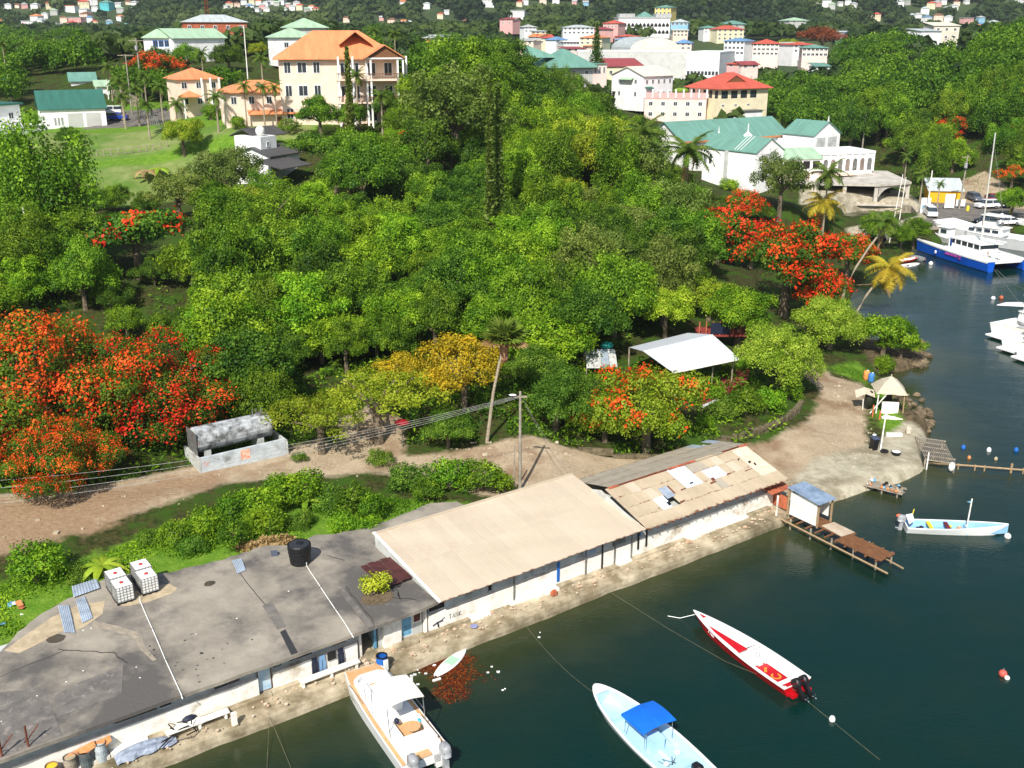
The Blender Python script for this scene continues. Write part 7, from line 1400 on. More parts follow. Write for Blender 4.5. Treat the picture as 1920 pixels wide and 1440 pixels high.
# pirogue with mast
t, L = boat('pirogue', 'white open pirogue with pale blue inside, short mast and blue pennant', (29.0,68.55), (36.2,67.75))
sh = hull(t, L, 1.5, .5, .85, M_HULLW, M_HULLW, pm('light_blue_liner', (150,196,228), (134,180,214)), stern=.9, p=2.4, q=.75, floor=.12, wall=.06)
for (x, mt) in ((1.75, M_YEL), (3.0, pm('maroon_cloth', (126,40,56), (100,30,44)))): MB().box(x-.14, x+.14, -.66, .66, .42, .5).obj('thwart', mt, t)
MB().box(4.25, 4.33, -.55, .55, .12, .55).obj('thwart', M_PBLUE, t); MB().tube([(4.35,0,.12),(4.42,0,2.75)], .05, 7).obj('mast', M_WALL, t); MB().slab([(4.38,0,2.6),(4.1,.03,2.5),(4.1,.03,2.5),(4.4,0,2.4)], .01).obj('pennant', M_SKYB, t)
MB().tube([(.35,.2,.3),(.75,.9,1.3)], .035, 6).obj('tiller_pole', M_YEL, t); MB().slab([(-.05,.0,1.25),(.5,.35,1.2),(.65,.1,.75),(.15,-.45,.7)], .02).obj('white_sheet', M_HULLW, t); MB().ell((-.45,.15,1.05), (.26,.2,.14), 10, 6).obj('orange_cover', flat('orange_cover', (222,108,74)), t, True)
for (x, y, mt) in ((.9,-.1,M_NAVY),(1.1,-.3,M_TERRA),(1.2,.1,M_NAVY),(3.6,-.2,M_NAVY),(3.8,.1,M_ORANGE),(4.0,-.3,M_BLUE),(5.4,0,M_RED),(5.7,-.1,M_YEL),(3.3,.45,M_YEL),(4.0,.4,M_SAND)): MB().ell((x, y, .24), (.18,.13,.12), 8, 5).obj('gear', mt, t, True)
outboard(t, -.25, 0, M_GREYP, .95, .1, .7, M_CHROME)
# surf board
t, L = boat('paddle_board', 'white stand up paddle board with pale green centre panel', (-4.38,50.25), (-2.75,52.95), 'board')
m = MB(); m.loft([[(L*q, -.42*math.sin(math.pi*min(1,(q*.93+.06)))**.7, .05), (L*q, -.38*math.sin(math.pi*min(1,(q*.93+.06)))**.7, .11), (L*q, .38*math.sin(math.pi*min(1,(q*.93+.06)))**.7, .11), (L*q, .42*math.sin(math.pi*min(1,(q*.93+.06)))**.7, .05), (L*q, 0, -.03)] for q in [i/18 for i in range(19)]], closed=True); m.obj('deck', M_HULLW, t)
MB().slab([(1.35,-.3,.118),(1.95,-.36,.118),(2.1,.0,.118),(1.95,.36,.118)] if False else [(1.3,-.33,.118),(2.1,-.33,.118),(2.1,.33,.118),(1.3,.33,.118)], .01).obj('green_pad', flat('mint_pad', (176,230,186)), t)
m = MB(); m.box(-.35,.15,-.5,-.38,.02,.1); tag(m.obj('driftwood', M_WALL, None, loc=(-4.4,50.35,0), rz=.5), 'pale floating plank at the tail of the white board', 'plank')
# floating leaves and scraps
def float_stuff():
    r = np.random.default_rng(4); P_ = []; T_ = []
    for (px, py, rx, ry, n) in ((850,1264,50,26,1300),(846,1296,42,22,900),(862,1235,34,14,500),(835,1250,40,16,900),(800,1255,24,10,200),(900,1265,40,20,60)):
        for _ in range(n): a = r.uniform(0, 6.28); q = math.sqrt(r.random())*(.6+.5*r.random()); p = P(px+rx*q*math.cos(a), py+ry*q*math.sin(a), .012); P_.append((p.x, p.y, .012+r.random()*.02)); T_.append(r.random()**1.6)
    C = np.array(P_); tag(put('floating_leaves', quads_mesh('floating_leaves', C, r.normal(size=(len(C), 3))*.12+np.array([0,0,1]), r.uniform(.05, .17, len(C)), np.array(T_), [leafmat('rotting_leaf', (84,36,16), (206,130,40), (132,62,26))])), 'patch of floating rusty brown leaves and weed around the board', 'leaves', kind='stuff')
    C = np.array([tuple(P(px, py, .03)) for px, py in ((768,1262),(778,1257),(783,1278),(795,1262),(763,1268),(816,1246),(1020,1130),(760,1276),(745,1270),(1010,1185),(928,1262),(936,1297),(934,1255)) for _ in range(2)]) + r.normal(size=(26, 3))*np.array([.2,.2,0]); m = MB()
    for c in C: s = random.uniform(.03, .08); m.box(c[0]-s, c[0]+s*1.4, c[1]-s*.6, c[1]+s*.6, .0, .05)
    tag(m.obj('floating_scraps', M_HULLW), 'small white scraps floating beside the board', 'litter', kind='stuff')
float_stuff()
# blue catamaran and yachts at the far quay
t, L = boat('sailing_catamaran', 'big day charter catamaran with blue hulls and white deck', (72.6,153.6), (67.7,170.6))
for s, yo in ((0, 0), (1, -6.4)):
    m = MB(); rs = []
    for i in range(17):
        q = i/16; x = L*q; w_ = .85*(1-.8*q**4)*(.8+.2*min(1, q*4)); z = 1.55+.35*q**2; rs.append([(x, yo-w_, z), (x-.3*q**5, yo-w_*.72, .1), (x-.4*q**5, yo, -.5*(1-q**5)), (x-.3*q**5, yo+w_*.72, .1), (x, yo+w_, z)])
    m.loft(rs); m.add(rs[0], [(0,1,2,3,4)]); m.obj('hull', M_CATB, t); m = MB(); m.loft([[(x[0][0], x[0][1]-.02, x[0][2]-.16), (x[0][0], x[0][1]-.04, x[0][2]+.05), (x[4][0], x[4][1]+.04, x[4][2]+.05), (x[4][0], x[4][1]+.02, x[4][2]-.16)] for x in rs]); m.obj('hull_top', M_HULLW, t)
MB().box(.3, 12.5, -5.9, -.4, 1.2, 1.66).obj('bridge_deck', M_HULLW, t); MB().box(4.0, 11.5, -5.3, -1.0, 3.3, 3.42).obj('cabin_roof', M_HULLW, t); MB().box(4.6, 11.0, -4.9, -1.4, 1.67, 2.5).obj('cabin', M_HULLW, t); MB().box(4.7, 10.9, -4.95, -1.35, 2.5, 3.1).obj('cabin_window', GLASS, t)
for k in range(6): MB().box(4.2+1.4*k, 4.35+1.4*k, -1.15, -1.05, 1.6, 3.3).obj('roof_post', M_HULLW, t)
for k in range(5): MB().box(1.0+.8*k, 1.5+.8*k, -2.4-.3*(k%2), -1.9-.3*(k%2), 1.67, 1.72).obj('deck_hatch', M_STEEL, t)
for k in range(5): MB().box(2.8+.9*k, 3.3+.9*k, -3.8+.2*k, -3.3+.2*k, 1.67, 2.2).obj('seat', random.choice([M_TERRA, M_HULLW, M_HULLW]), t)
MB().tube([(6.6,-3.2,1.7),(7.0,-3.2,20.0)], [.13,.09], 8).obj('mast', M_CHROME if False else pm('mast_alloy', (216,214,206), (196,194,188), rough=.4), t); MB().tube([(6.6,-3.2,3.9),(1.2,-3.2,4.2)], .12, 7).obj('boom', M_HULLW, t)
for (x, y) in ((L-.8,-3.2),(4.2,0),(4.2,-6.4),(.2,-3.2)): MB().tube([(6.97,-3.2,18.5),(x,y,1.7)], .015, 4).obj('stay', M_STEEL, t)
sg = MB()
for k in range(7): sg.tube([(9.6-.42*k, .84, 1.0+.05*(k%2)), (9.35-.42*k, .86, 1.35), (9.2-.42*k, .84, 1.02)], .05, 4)
sg.tube([(6.4,.85,1.3),(6.0,.86,1.35),(6.0,.85,1.15),(6.4,.84,.9),(5.9,.84,.9)], .06, 4)
sg.obj('pink_name', flat('pink_paint', (220,80,170)), t)
for k in range(12): t0 = k/12
m = MB(); m.ell((L-6,.95,.9), (.2,.16,.3)); m.obj('fender', M_HULLW, t, True)
def yacht(label, stern, bow, Bm, hs=1.5, fly=True, group=None):
    t, L = boat('motor_yacht', label, stern, bow, group=group); hull(t, L, Bm, hs, hs*1.35, M_HULLW, M_HULLW, M_HULLW, stern=.92, p=2.6, q=.8, draft=.5, floor=hs*.55, deck0=.32, wall=.15)
    MB().box(-1.1, -.02, -Bm*.4, Bm*.4, .25, .42).obj('swim_platform', M_HULLW, t)
    c = MB(); w_ = Bm*.36; c.loft([[(L*.3,-w_,hs),(L*.3,w_,hs),(L*.72,w_*.6,hs*1.2),(L*.72,-w_*.6,hs*1.2)], [(L*.3,-w_*.9,hs+1.2),(L*.3,w_*.9,hs+1.2),(L*.6,w_*.6,hs+1.2),(L*.6,-w_*.6,hs+1.2)]], closed=True, cap=True); c.obj('cabin', M_HULLW, t)
    for s in (-1, 1):
        for k in range(4): x = L*.33+L*.075*k; MB().slab([(x,s*w_*.985+s*.02,hs+.95),(x+L*.06,s*w_*.93+s*.02,hs+.95),(x+L*.06,s*w_*.95+s*.03,hs+.94),(x,s*w_*1.0+s*.03,hs+.94)], .45).obj('cabin_window', GLASS, t)
    if fly:
        MB().box(L*.28, L*.58, -w_*.95, w_*.95, hs+1.2, hs+1.35).obj('flybridge_deck', M_HULLW, t); c = MB(); c.loft([[(L*.4,-w_*.7,hs+1.35),(L*.4,w_*.7,hs+1.35),(L*.58,w_*.5,hs+1.35),(L*.58,-w_*.5,hs+1.35)], [(L*.4,-w_*.7,hs+2.1),(L*.4,w_*.7,hs+2.1),(L*.52,w_*.5,hs+2.1),(L*.52,-w_*.5,hs+2.1)]], closed=True, cap=True); c.obj('flybridge', M_HULLW, t); MB().box(L*.3, L*.52, -w_*.8, w_*.8, hs+3.2, hs+3.3).obj('hardtop', M_HULLW, t)
        for x in (L*.32, L*.5):
            for y in (-w_*.75, w_*.75): MB().tube([(x, y, hs+1.3), (x, y, hs+3.2)], .04, 5).obj('hardtop_post', M_CHROME, t)
        MB().lathe([(.3,0),(.32,.25),(.1,.4)], (L*.36,0,hs+3.3), 8).obj('radar_dome', M_HULLW, t)
    MB().box(L*.05, L*.12, -Bm*.35, Bm*.35, hs*.55, hs*.9).obj('stern_bench', pm('cream_seat', (232,220,196), (214,200,176)), t); MB().box(L*.18, L*.25, -.5, .4, hs*.55, hs*.8).obj('deck_locker', M_GREYP, t)
    return t
a = P(1812,462,.5); b = P(1990,500,.5); yacht('white motor yacht with flybridge moored just behind the blue catamaran', (b.x+3,b.y+14), (a.x-1,a.y+12), 4.6, 1.8)
a = P(1905,440,.5); yacht('white yacht at right frame edge behind the flybridge yacht', (a.x+16,a.y-1), (a.x+2,a.y+9), 4.0, 1.5)
for k, (px, py, L_, B_, hs, fl) in enumerate([(1882,632,13,4.3,1.5,True),(1898,655,10,3.2,1.1,False),(1925,672,9,3.0,1.0,False)]):
    a = P(px, py, .3); d = Vector((.90,.43)); yacht(['beige white sports yacht stern at right edge, largest of the three','small grey sided motorboat stern between two white ones at right edge','white motorboat stern lowest of the three at the right edge'][k], (a.x,a.y), (a.x+d.x*L_, a.y+d.y*L_), B_, hs, fl)
m = MB(); a = P(1905,572,3.6); m.slab([(a.x-2.2,a.y+.2,3.6),(a.x+3,a.y-1.0,3.6),(a.x+3.5,a.y+1.5,3.6),(a.x-.6,a.y+1.4,3.6)], .08); m.tube([(a.x+1,a.y,3.5),(a.x+1,a.y,1.6)], .05, 5); tag(m.obj('boat_awning', M_HULLW), 'pointed white boat awning above the sports yacht at right edge', 'awning')
t, L = boat('cabin_boat', 'small white cabin boat between the dock sheds and blue catamaran', tuple(P(1795,455,.3)[:2]), tuple(P(1752,446,.3)[:2])); hull(t, L, 2.4, .9, 1.2, M_HULLW, M_HULLW, M_HULLW, floor=.4, deck0=.5, wall=.1); MB().box(1.5, 3.4, -.9, .9, .9, 2.6).obj('cabin', M_HULLW, t); MB().box(1.2, 3.8, -1.1, 1.1, 2.6, 2.7).obj('roof', M_HULLW, t)
for s in (-1, 1): MB().box(1.8, 3.0, s*.9-.02, s*.9+.02, 1.6, 2.3).obj('window', GLASS, t)
for k, (a, b, mt, lb) in enumerate([((1680,492),(1718,486),M_RED,'red rubber dinghy on the harbour bank by the leaning palm'),((1690,502),(1722,497),M_HULLW,'white dinghy with orange seats below the red one'),((1712,482),(1732,488),M_GREYP,'grey inflatable tender right of the red dinghy')]):
    A, B = P(*a, .2), P(*b, .2); t, L = boat('dinghy', lb, (A.x,A.y), (B.x,B.y), 'dinghy', group='dinghies by the leaning palm'); hull(t, L, 1.5, .4, .5, mt, flat('orange_rubber', (226,110,80)) if k == 0 else mt, M_HULLW if k < 2 else M_GREYP, floor=.15, p=3, q=.5, wall=.2)
    for j in range(4): MB().ell((.6+.6*j, random.uniform(-.3,.3), .3), (.2,.16,.12), 7, 5).obj('gear', random.choice([M_NAVY, M_ORANGE, M_HULLW]), t, True)
# buoys
for (px, py, r_, mt, lb) in [(1889,1008,.24,M_HULLW,'white ball buoy beside the bow of the pirogue'),(1560,1351,.17,M_HULLW,'oval white buoy behind the red speedboat'),(1880,1266,.24,flat('red_buoy',(206,92,78)),'faded red buoy alone in the open water at lower right'),(1888,1273,.15,M_WALL,'small cream buoy touching the faded red buoy'),(1745,496,.35,M_HULLW,'white buoy off the bow of the blue catamaran'),(1862,561,.3,M_HULLW,'small white float, left of two before the yacht awning'),(1877,560,.3,M_TERRA,'white and orange float, right of two before the yacht awning'),(1817,860,.16,M_ORANGE,'brown float between blue and white marker floats'),(1867,862,.15,M_SAND,'tan stake float right of the white marker float'),(1854,846,.2,M_HULLW,'white marker float near the slatted platform'),(1806,841,.2,M_BLUE,'blue marker float nearest the slatted platform'),(1905,846,.2,M_BLUE,'blue marker float nearest the right frame edge'),(1780,862,.1,M_SAND,'tiny float by the end of the platform')]:
    p = P(px, py, 0); t = thing('buoy', lb, 'buoy', (p.x, p.y, 0)); MB().ell((0,0,r_*.45), (r_,r_,r_*(1.4 if 'marker' in lb or 'oval' in lb else 1)), 12, 8).obj('float', mt, t, True); MB().tube([(0,0,r_*1.2),(0,0,r_*1.9)], r_*.15, 6).obj('ring', M_STEEL, t)
# ropes
def rope(pts, label, r_=.014, mt=None, sag=0.): 
    m = MB(); q = [Vector(p) for p in pts]
    if len(q) == 2 and sag: a, b = q; q = [a.lerp(b, f) - Vector((0,0,4*sag*f*(1-f))) for f in [i/12 for i in range(13)]]
    m.tube(q, r_, 4); tag(m.obj('rope' if 'wire' not in label else 'wire', mt or pm('rope_fibre', (120,116,92), (92,90,70))), label, 'rope' if 'wire' not in label else 'wire')
rope([P(985,1172,.6), P(1112,1298,.75)], 'mooring rope from the quay to the bow of the pale blue boat', .011, sag=.35)
rope([P(1128,1100,.7), P(1255,1180,.1), P(1360,1240,.02), P(1505,1300,.45)], 'long mooring rope from the quay to the stern of the red speedboat', .011)
rope([P(1252,1155,.05), P(1275,1159,.05), P(1304,1152,.55)], 'short white bow line of the red speedboat', .025, M_HULLW); rope([P(1518,1318,.3), P(1560,1352,.05), P(1650,1425,.02)], 'stern line from red speedboat past the oval white buoy', .012)
rope([P(645,1290,.7), P(700,1362,.1), P(775,1445,.05)], 'pale mooring rope along the white motor catamaran', .02, sag=0); rope([P(505,1345,.6), P(500,1450,.02)], 'thin rope dropping straight from the quay into dark water', .012); rope([P(506,1345,.6), P(550,1450,.02)], 'thin rope slanting from the quay into dark water', .012)
rope([P(1864,505,1.2), P(1890,540,.9), P(1915,572,1.5)], 'pair of mooring lines from catamaran stern, left line', .04, M_STEEL); rope([P(1868,505,1.2), P(1895,530,.9), P(1925,545,1.5)], 'pair of mooring lines from catamaran stern, right line', .04, M_STEEL)

# ================================================================ land details
# poles and wires
def pole(px, py, z, h, label, arms=(), r_=.13, mat=None, lamp=False, box=False, name='utility_pole', lean=(0,0)):
    p = P(px, py, z) if z is not None else R(px, py, .2); p.z = hz(p.x, p.y) if z is None else z; t = thing(name, label, 'pole', tuple(p)); MB().tube([(0,0,-.5),(lean[0],lean[1],h)], [r_, r_*.7], 8).obj('pole', mat or pm('grey_pole', (168,160,144), (130,124,110), scale=2), t)
    for a in arms: MB().box(-a[1], a[1], -.05, .05, a[0]-.06, a[0]+.06).obj('cross_arm', M_GREYW, t)
    if lamp: MB().tube([(0,0,h-.5),(-.35,-.1,h-.25)], .03, 5).obj('lamp_arm', M_STEEL, t); MB().ell((-.55,-.12,h-.22), (.3,.11,.08), 8, 5).obj('lamp_head', M_HULLW, t, True)
    if box: MB().lathe([(0,0),(.3,0),(.3,.9),(.0,1.0)], (0,-.4,h-2.4), 10).obj('transformer', M_GREYP, t)
    KEEP.append((p.x, p.y, .5)); return t, p
t, up = pole(975, 912, 2.3, 7.6, 'grey utility pole with street lamp behind the beige roofed warehouse', ((7.2,.5),), lamp=True); MB().tube([(0,.0,4.6),(.0,.0,4.7),(-.4,-.2,0)], .0, 3) if False else None
MB().tube([(-.45,-.2,-.3),(-.42,-.2,3.4)], .06, 6).obj('side_stub', M_GREYW, t)
for k, (dx, z1, x1, y1) in enumerate([(-.35,9.55,-60,905),(-.12,9.6,-60,920),(.12,9.45,-60,935),(.35,9.3,-60,950)]): e = Q(x1, y1, 64); rope([up+Vector((dx,0,7.25)), e], f'overhead wire from the utility pole across the orange flamboyant, {["highest","second","third","lowest"][k]} of four', .013, M_STEEL, sag=1.0)
for k, (px, py, z) in enumerate([(1092,908,3.3),(1072,895,3.3)]): rope([up+Vector((.2,0,7.0)), P(px, py, z)], ['service wire from the utility pole to the patched roof','service wire from the utility pole to the beige roof'][k], .012, M_STEEL, sag=.5)
pole(268, 190, None, 12.5, 'tall wooden pole with cross arm beside the red flamboyant on the hill', ((12,1.5),(10.8,.4)), .2, box=True); pole(248, 215, None, 11.5, 'pole with cross arm leaning by the palm row at the lawn corner', ((11.3,1.6),), .16)
pole(465, 150, None, 11.5, 'slim white pole between the two orange roofed villas', ((11,.6),), .14, M_WALL); pole(204, 185, None, 4, 'short white post right of the teal roofed hall', (), .14, M_WALL)
pole(1617, 276, 8, 8, 'grey pole standing at the wood edge above the concrete hall', (), .2); pole(1798, 392, 1.6, 10.4, 'utility pole with transformer beside the orange kiosk', ((10,.9),), .18, box=True, lean=(.3,0)); pole(1737, 405, 1.6, 8.5, 'white post by the sign at the car park entrance', (), .14, M_WALL)
pole(1668, 450, 1.2, 11, 'thin leaning mast by the harbour bank, left of two', (), .09, M_WALL, name='mast', lean=(.9,0)); pole(1685, 420, 1.2, 8.5, 'thin mast by the pond wall with small top, right of two', (), .09, M_WALL, name='mast', lean=(.3,0))
pole(72, 545, None, 9.0, 'bare white pole rising out of the left wood above the orange flamboyant', (), .1, M_WALL, lean=(-.3,0)); pole(1238, 120, 12, 14, 'thin lamp post before the barrel vaulted warehouse', (), .22) ; pole(1310, 175, 12, 9, 'grey pole before the red orange roof', ((8.6,.9),), .16)
tw = Q(386, 5, 380); t = thing('radio_mast', 'tall rust red lattice mast behind the pale roofed school', 'mast', (tw.x, 380, hz(tw.x, 380))); hh = tw.z-hz(tw.x, 380)+14
for a in range(3): c_, s_ = math.cos(a*2.09), math.sin(a*2.09); MB().tube([(c_*.9,s_*.9,0),(c_*.3,s_*.3,hh)], .16, 4).obj('leg', M_RUST, t)
for k in range(12): z_ = hh*k/12; w2 = .9-.6*k/12; MB().tube([(w2,0,z_),(-.5*w2,.87*w2,z_+hh/24),(-.5*w2,-.87*w2,z_+hh/12)], .1, 4).obj('brace', M_RUST, t)
t, p = pole(21, 190, None, 5.4, 'white flagpole with blue yellow pennant at the hall', (), .08, M_WALL, name='flagpole'); f = MB(); f.slab([(0,0,5.3),(-1.0,.1,4.6),(-.9,.1,3.6),(0,0,4.0)], .03); f.obj('flag', flat('flag_blue', (60,150,200)), t); MB().slab([(-.4,-.03,4.9),(-.6,-.03,4.7),(-.6,-.03,4.3),(-.35,-.03,4.4)], .02).obj('emblem', M_YEL, t)
# chain link fence at the lawn and picket fence behind the cars
def fence(pts, h, label, mat, n=14, slats=False):
    A, B = pts; t = thing('fence', label, 'fence', (A.x, A.y, hz(A.x, A.y)))
    for i in range(n+1):
        p = A.lerp(B, i/n); z = hz(p.x, p.y)-hz(A.x, A.y); MB().box(p.x-A.x-.06, p.x-A.x+.06, p.y-A.y-.06, p.y-A.y+.06, z, z+h).obj('picket' if slats else 'post', mat, t)
    for f in ((.9, .5) if slats else (1., .1)): MB().tube([(A.lerp(B,i/8).x-A.x, A.lerp(B,i/8).y-A.y, hz(*A.lerp(B,i/8)[:2])-hz(A.x,A.y)+h*f) for i in range(9)], .04, 4).obj('rail', mat, t)
fence((R(262,205,0), R(212,180,0)), 2.2, 'grey vertical slat fence behind the parked blue car', M_GREYW, 26, True); fence((R(264,220,0), R(312,255,0)), 1.8, 'wire fence with grey posts at right end of the lawn', M_STEEL, 12); fence((R(155,298,0), R(315,283,0)), .9, 'low wire fence along the bank between upper and lower lawn', M_GREYW, 12)
# cars
M_TYRE = flat('tyre', (28,28,28), rough=.9)
def car(p, ang, paint, label, L=4.3, Wd=1.75, kind='car', group=None):
    t = thing('car' if kind != 'van' else 'van', label, 'van' if kind == 'van' else ('pickup truck' if kind == 'pickup' else 'car'), tuple(p), ang, group); H1, H2 = (.85, 1.48) if kind == 'car' else ((1.0, 1.78) if kind == 'suv' else ((1.05, 2.0) if kind == 'van' else (1.0, 1.75)))
    prof = {'car': [(0,.32),(0,.78),(.35,.88),(1.05,.95),(3.6,.98),(4.25,.95),(4.3,.4)], 'suv': [(0,.4),(0,.95),(.3,1.02),(1.0,1.08),(4.2,1.12),(4.28,.5)], 'van': [(0,.4),(0,1.05),(.35,1.2),(4.3,1.25),(4.3,.45)], 'pickup': [(0,.45),(0,1.0),(.3,1.08),(1.1,1.12),(4.3,1.15),(4.3,.55)]}[kind]
    s = L/4.3; m = MB(); m.loft([[(x*s, -Wd/2*f, z) for x, z in prof] for f in (-1, -.94, .94, 1)], cap=True); m.add([(x*s, y*Wd/2, prof[0][1]) for x, y in ((0,-1),(4.28,-1),(4.28,1),(0,1))], [(0,1,2,3)]); m.obj('body', paint, t)
    cab = {'car': (1.0,1.55,3.1,3.95), 'suv': (1.0,1.5,4.0,4.22), 'van': (.25,.75,4.2,4.28), 'pickup': (1.0,1.45,2.5,2.75)}[kind]; zb = prof[3][1] if kind != 'van' else 1.2
    g = MB(); w0, w1 = Wd/2*.93, Wd/2*.76; g.loft([[(cab[0]*s,-w0,zb-.03),(cab[0]*s,w0,zb-.03),(cab[3]*s,w0,zb-.03),(cab[3]*s,-w0,zb-.03)], [(cab[1]*s,-w1,H2-.06),(cab[1]*s,w1,H2-.06),(cab[2]*s,w1,H2-.06),(cab[2]*s,-w1,H2-.06)]], closed=True); g.obj('windows', GLASS, t)
    MB().loft([[(cab[1]*s-.03,-w1-.02,H2-.08),(cab[1]*s-.03,w1+.02,H2-.08),(cab[2]*s+.03,w1+.02,H2-.08),(cab[2]*s+.03,-w1-.02,H2-.08)], [(cab[1]*s+.1,-w1+.08,H2),(cab[1]*s+.1,w1-.08,H2),(cab[2]*s-.1,w1-.08,H2),(cab[2]*s-.1,-w1+.08,H2)]], closed=True, cap=True).obj('roof', paint, t)
    for xx in ((cab[1]+cab[2])/2*s,): 
        for sd in (-1, 1): MB().slab([(xx-.05, sd*w1, H2-.06),(xx+.05, sd*w1, H2-.06),(xx+.05, sd*w0, zb),(xx-.05, sd*w0, zb)], .02).obj('door_pillar', paint, t)
    for x in (.8*s, 3.45*s):
        for sd in (-1, 1):
            w_ = put('wheel', None, t); bpy.data.objects.remove(w_); m = MB(); m.tube([(x, sd*(Wd/2-.2), .32), (x, sd*(Wd/2+.01), .32)], .32, 14); o = m.obj('wheel', M_TYRE, t); MB().tube([(x, sd*(Wd/2+.012), .32), (x, sd*(Wd/2+.025), .32)], .19, 10).obj('rim', M_CHROME, o)
    for sd in (-1, 1): MB().box(-.015, .03, sd*Wd*.36-.16, sd*Wd*.36+.16, .62, .76).obj('headlight', M_HULLW, t); MB().box(L-.03, L+.012, sd*Wd*.4-.1, sd*Wd*.4+.1, .72, .9).obj('tail_light', M_RED, t)
    if kind == 'pickup': MB().box(2.9*s, 4.15*s, -Wd/2+.12, Wd/2-.12, 1.12, 1.17).obj('bed', M_DARK, t)
    return t
def carat(px, py, ang, *a, **k): p = R(px, py, 0, 100); return car(p, ang, *a, **k)
PB = pm('car_blue', (30,66,176), (26,58,160), rough=.25, scale=1, bump=0); PW = pm('car_white', (240,240,240), (230,230,230), rough=.25, scale=1, bump=0); PD = pm('car_dark', (30,34,48), (24,28,40), rough=.25, scale=1, bump=0); PG = pm('car_grey', (110,116,126), (96,102,112), rough=.25, scale=1, bump=0); PR = pm('car_red', (150,24,32), (130,20,28), rough=.25, scale=1, bump=0)
carat(199, 228, .1, PB, 'blue hatchback parked beside the green roofed hall', L=4.2); carat(188, 217, .15, PW, 'white car half hidden behind the blue hatchback by the hall', kind='suv')
_kc = (1745,410,1800,420)
def carp(px, py, z, *a, **k): p = P(px, py, z); p.z = hz(p.x, p.y)+.03; return car(p, *a, **k)
carp(1748,411,1.6, math.radians(80), PW, 'white minibus heading down the road by the dock sheds', 4.6, 1.8, 'van')
carp(1830,390,1.7, math.radians(8), PW, 'pale gold white estate car parked before the red pickup', 4.6, 1.8, 'suv'); carp(1836,380,1.8, math.radians(95), PG, 'grey jeep nose to the bank left of the red pickup', 4.2, 1.8, 'suv'); carp(1866,381,1.9, math.radians(82), PR, 'dark red pickup between grey jeep and dark car', 4.6, 1.9, 'pickup')
carp(1888,388,1.9, math.radians(85), PD, 'dark car parked right of the red pickup', 4.3, 1.8, 'suv'); carp(1866,418,1.6, math.radians(8), PW, 'white saloon parked by the hedge above the yachts', 4.6, 1.8); carp(1828,418,1.6, math.radians(10), PD, 'dark blue car parked left of the white saloon', 4.4, 1.8); carp(1613,452,1.4, math.radians(15), PD, 'dark blue car under the flamboyants on the waterside lane', 4.4, 1.8, 'suv')
for (px, py, w_, h_, lb) in [(1779,392,1.9,3.0,'tall white notice board beside the car park'),(1800,388,1.8,1.6,'small square white sign right of the tall notice board')]:
    p = P(px, py, 1.7); t = thing('sign_board', lb, 'sign', (p.x, p.y, hz(p.x, p.y))); MB().box(-w_/2, w_/2, -.06, .06, .3, h_).obj('panel', M_HULLW, t); [MB().box(x-.05, x+.05, -.05, .05, -.2, .3).obj('leg', M_STEEL, t) for x in (-w_/2+.15, w_/2-.15)]
p = P(1733,402,1.6); t = thing('wall_sign', 'white wall panel with blue marking at the car park entrance', 'sign', (p.x, p.y, hz(p.x, p.y))); MB().box(-.9, .9, -.1, .1, 0, 2.9).obj('panel', M_HULLW, t); MB().box(-.6,.3,-.11,-.102,.7,1.5).obj('blue_mark', M_SKYB, t)
for (px, py, lb) in ((1814,396,'yellow hydrant at the roadside left of the parked cars'),(1895,400,'yellow hydrant by the round tree right of the parked cars')): p = P(px, py, 1.6); t = thing('hydrant', lb, 'hydrant', (p.x, p.y, hz(p.x, p.y))); MB().lathe([(.3,0),(.28,.8),(.2,1.05),(0,1.15)], n=10).obj('body', flat('hydrant_yellow', (232,214,40)), t); MB().lathe([(.36,0),(.36,.12)], n=10).obj('flange', M_STEEL, t)
# dock sheds by the catamaran
h = house('dock_shed', 'blue sheet roofed open dock shed beside the catamaran', (1739,421,188), (1794,417,194), 4, 2.6, 'shed', .8, M_BROWNW, RC['blue'], 1, 0, cat='shed', base=1)
h = house('dock_kiosk', 'white flat roofed dock kiosk right of the blue shed roof', (1790,422,184), (1822,420,186), 4, 2.8, 'shed', .4, WC['white'], WC['white'], 1, 2, cat='kiosk', base=1)
h = house('dock_hut', 'brown dock hut under the trees at the catamaran bow', (1741,430,180), (1766,428,182), 3, 2.5, 'flat', .15, M_MAROON, M_GREYW, 1, 1, cat='hut', base=1)
# hedge and round the car park
for k in range(9): p = P(1835+13*k, 432+random.uniform(-2,3), 1.5); place('bush', p.x, p.y, random.uniform(1.1,1.6), 'clipped green hedge bush above the moored yachts', 'hedge bushes above the yachts', 'bush')
# old tank
T0 = (-23.61, 72.09, 3.0); t = thing('storage_tank', 'big rusty grey white horizontal storage tank by the dirt road', 'tank', T0, QR)
m = MB(); n = 20; rs = []
for x, r_ in ((.0,.75),(.06,.93),(.15,1.0),(6.1,1.0),(6.2,.93),(6.26,.7)): rs.append([(x, 1.6+r_*math.cos(2*math.pi*k/n), 2.15+r_*math.sin(2*math.pi*k/n)) for k in range(n)])
m.loft(rs, closed=True, cap=True); m.obj('shell', pm('peeling_tank_paint', (182,186,188), (92,92,90), scale=1.6, mix=(.4,.62), c3=(140,70,62), s3=.9, m3=(.62,.7), bump=.3), t, smooth=False)
for x in (.9, 5.2): MB().box(x-.25, x+.25, .9, 2.3, .0, 1.35).obj('cradle', M_WALLG, t)
MB().box(-.06,.0,.55,2.6,.2,3.0).obj('end_plate', M_STEEL, t)
for x in (5.0, 5.3, 5.7): MB().tube([(x, 1.7, 3.1), (x, 1.7, 3.6)], .06, 6).obj('vent_pipe', M_STEEL, t)
MB().lathe([(.3,0),(.3,.15),(0,.18)], (5.5,1.5,3.12), 10).obj('manhole', M_STEEL, t)
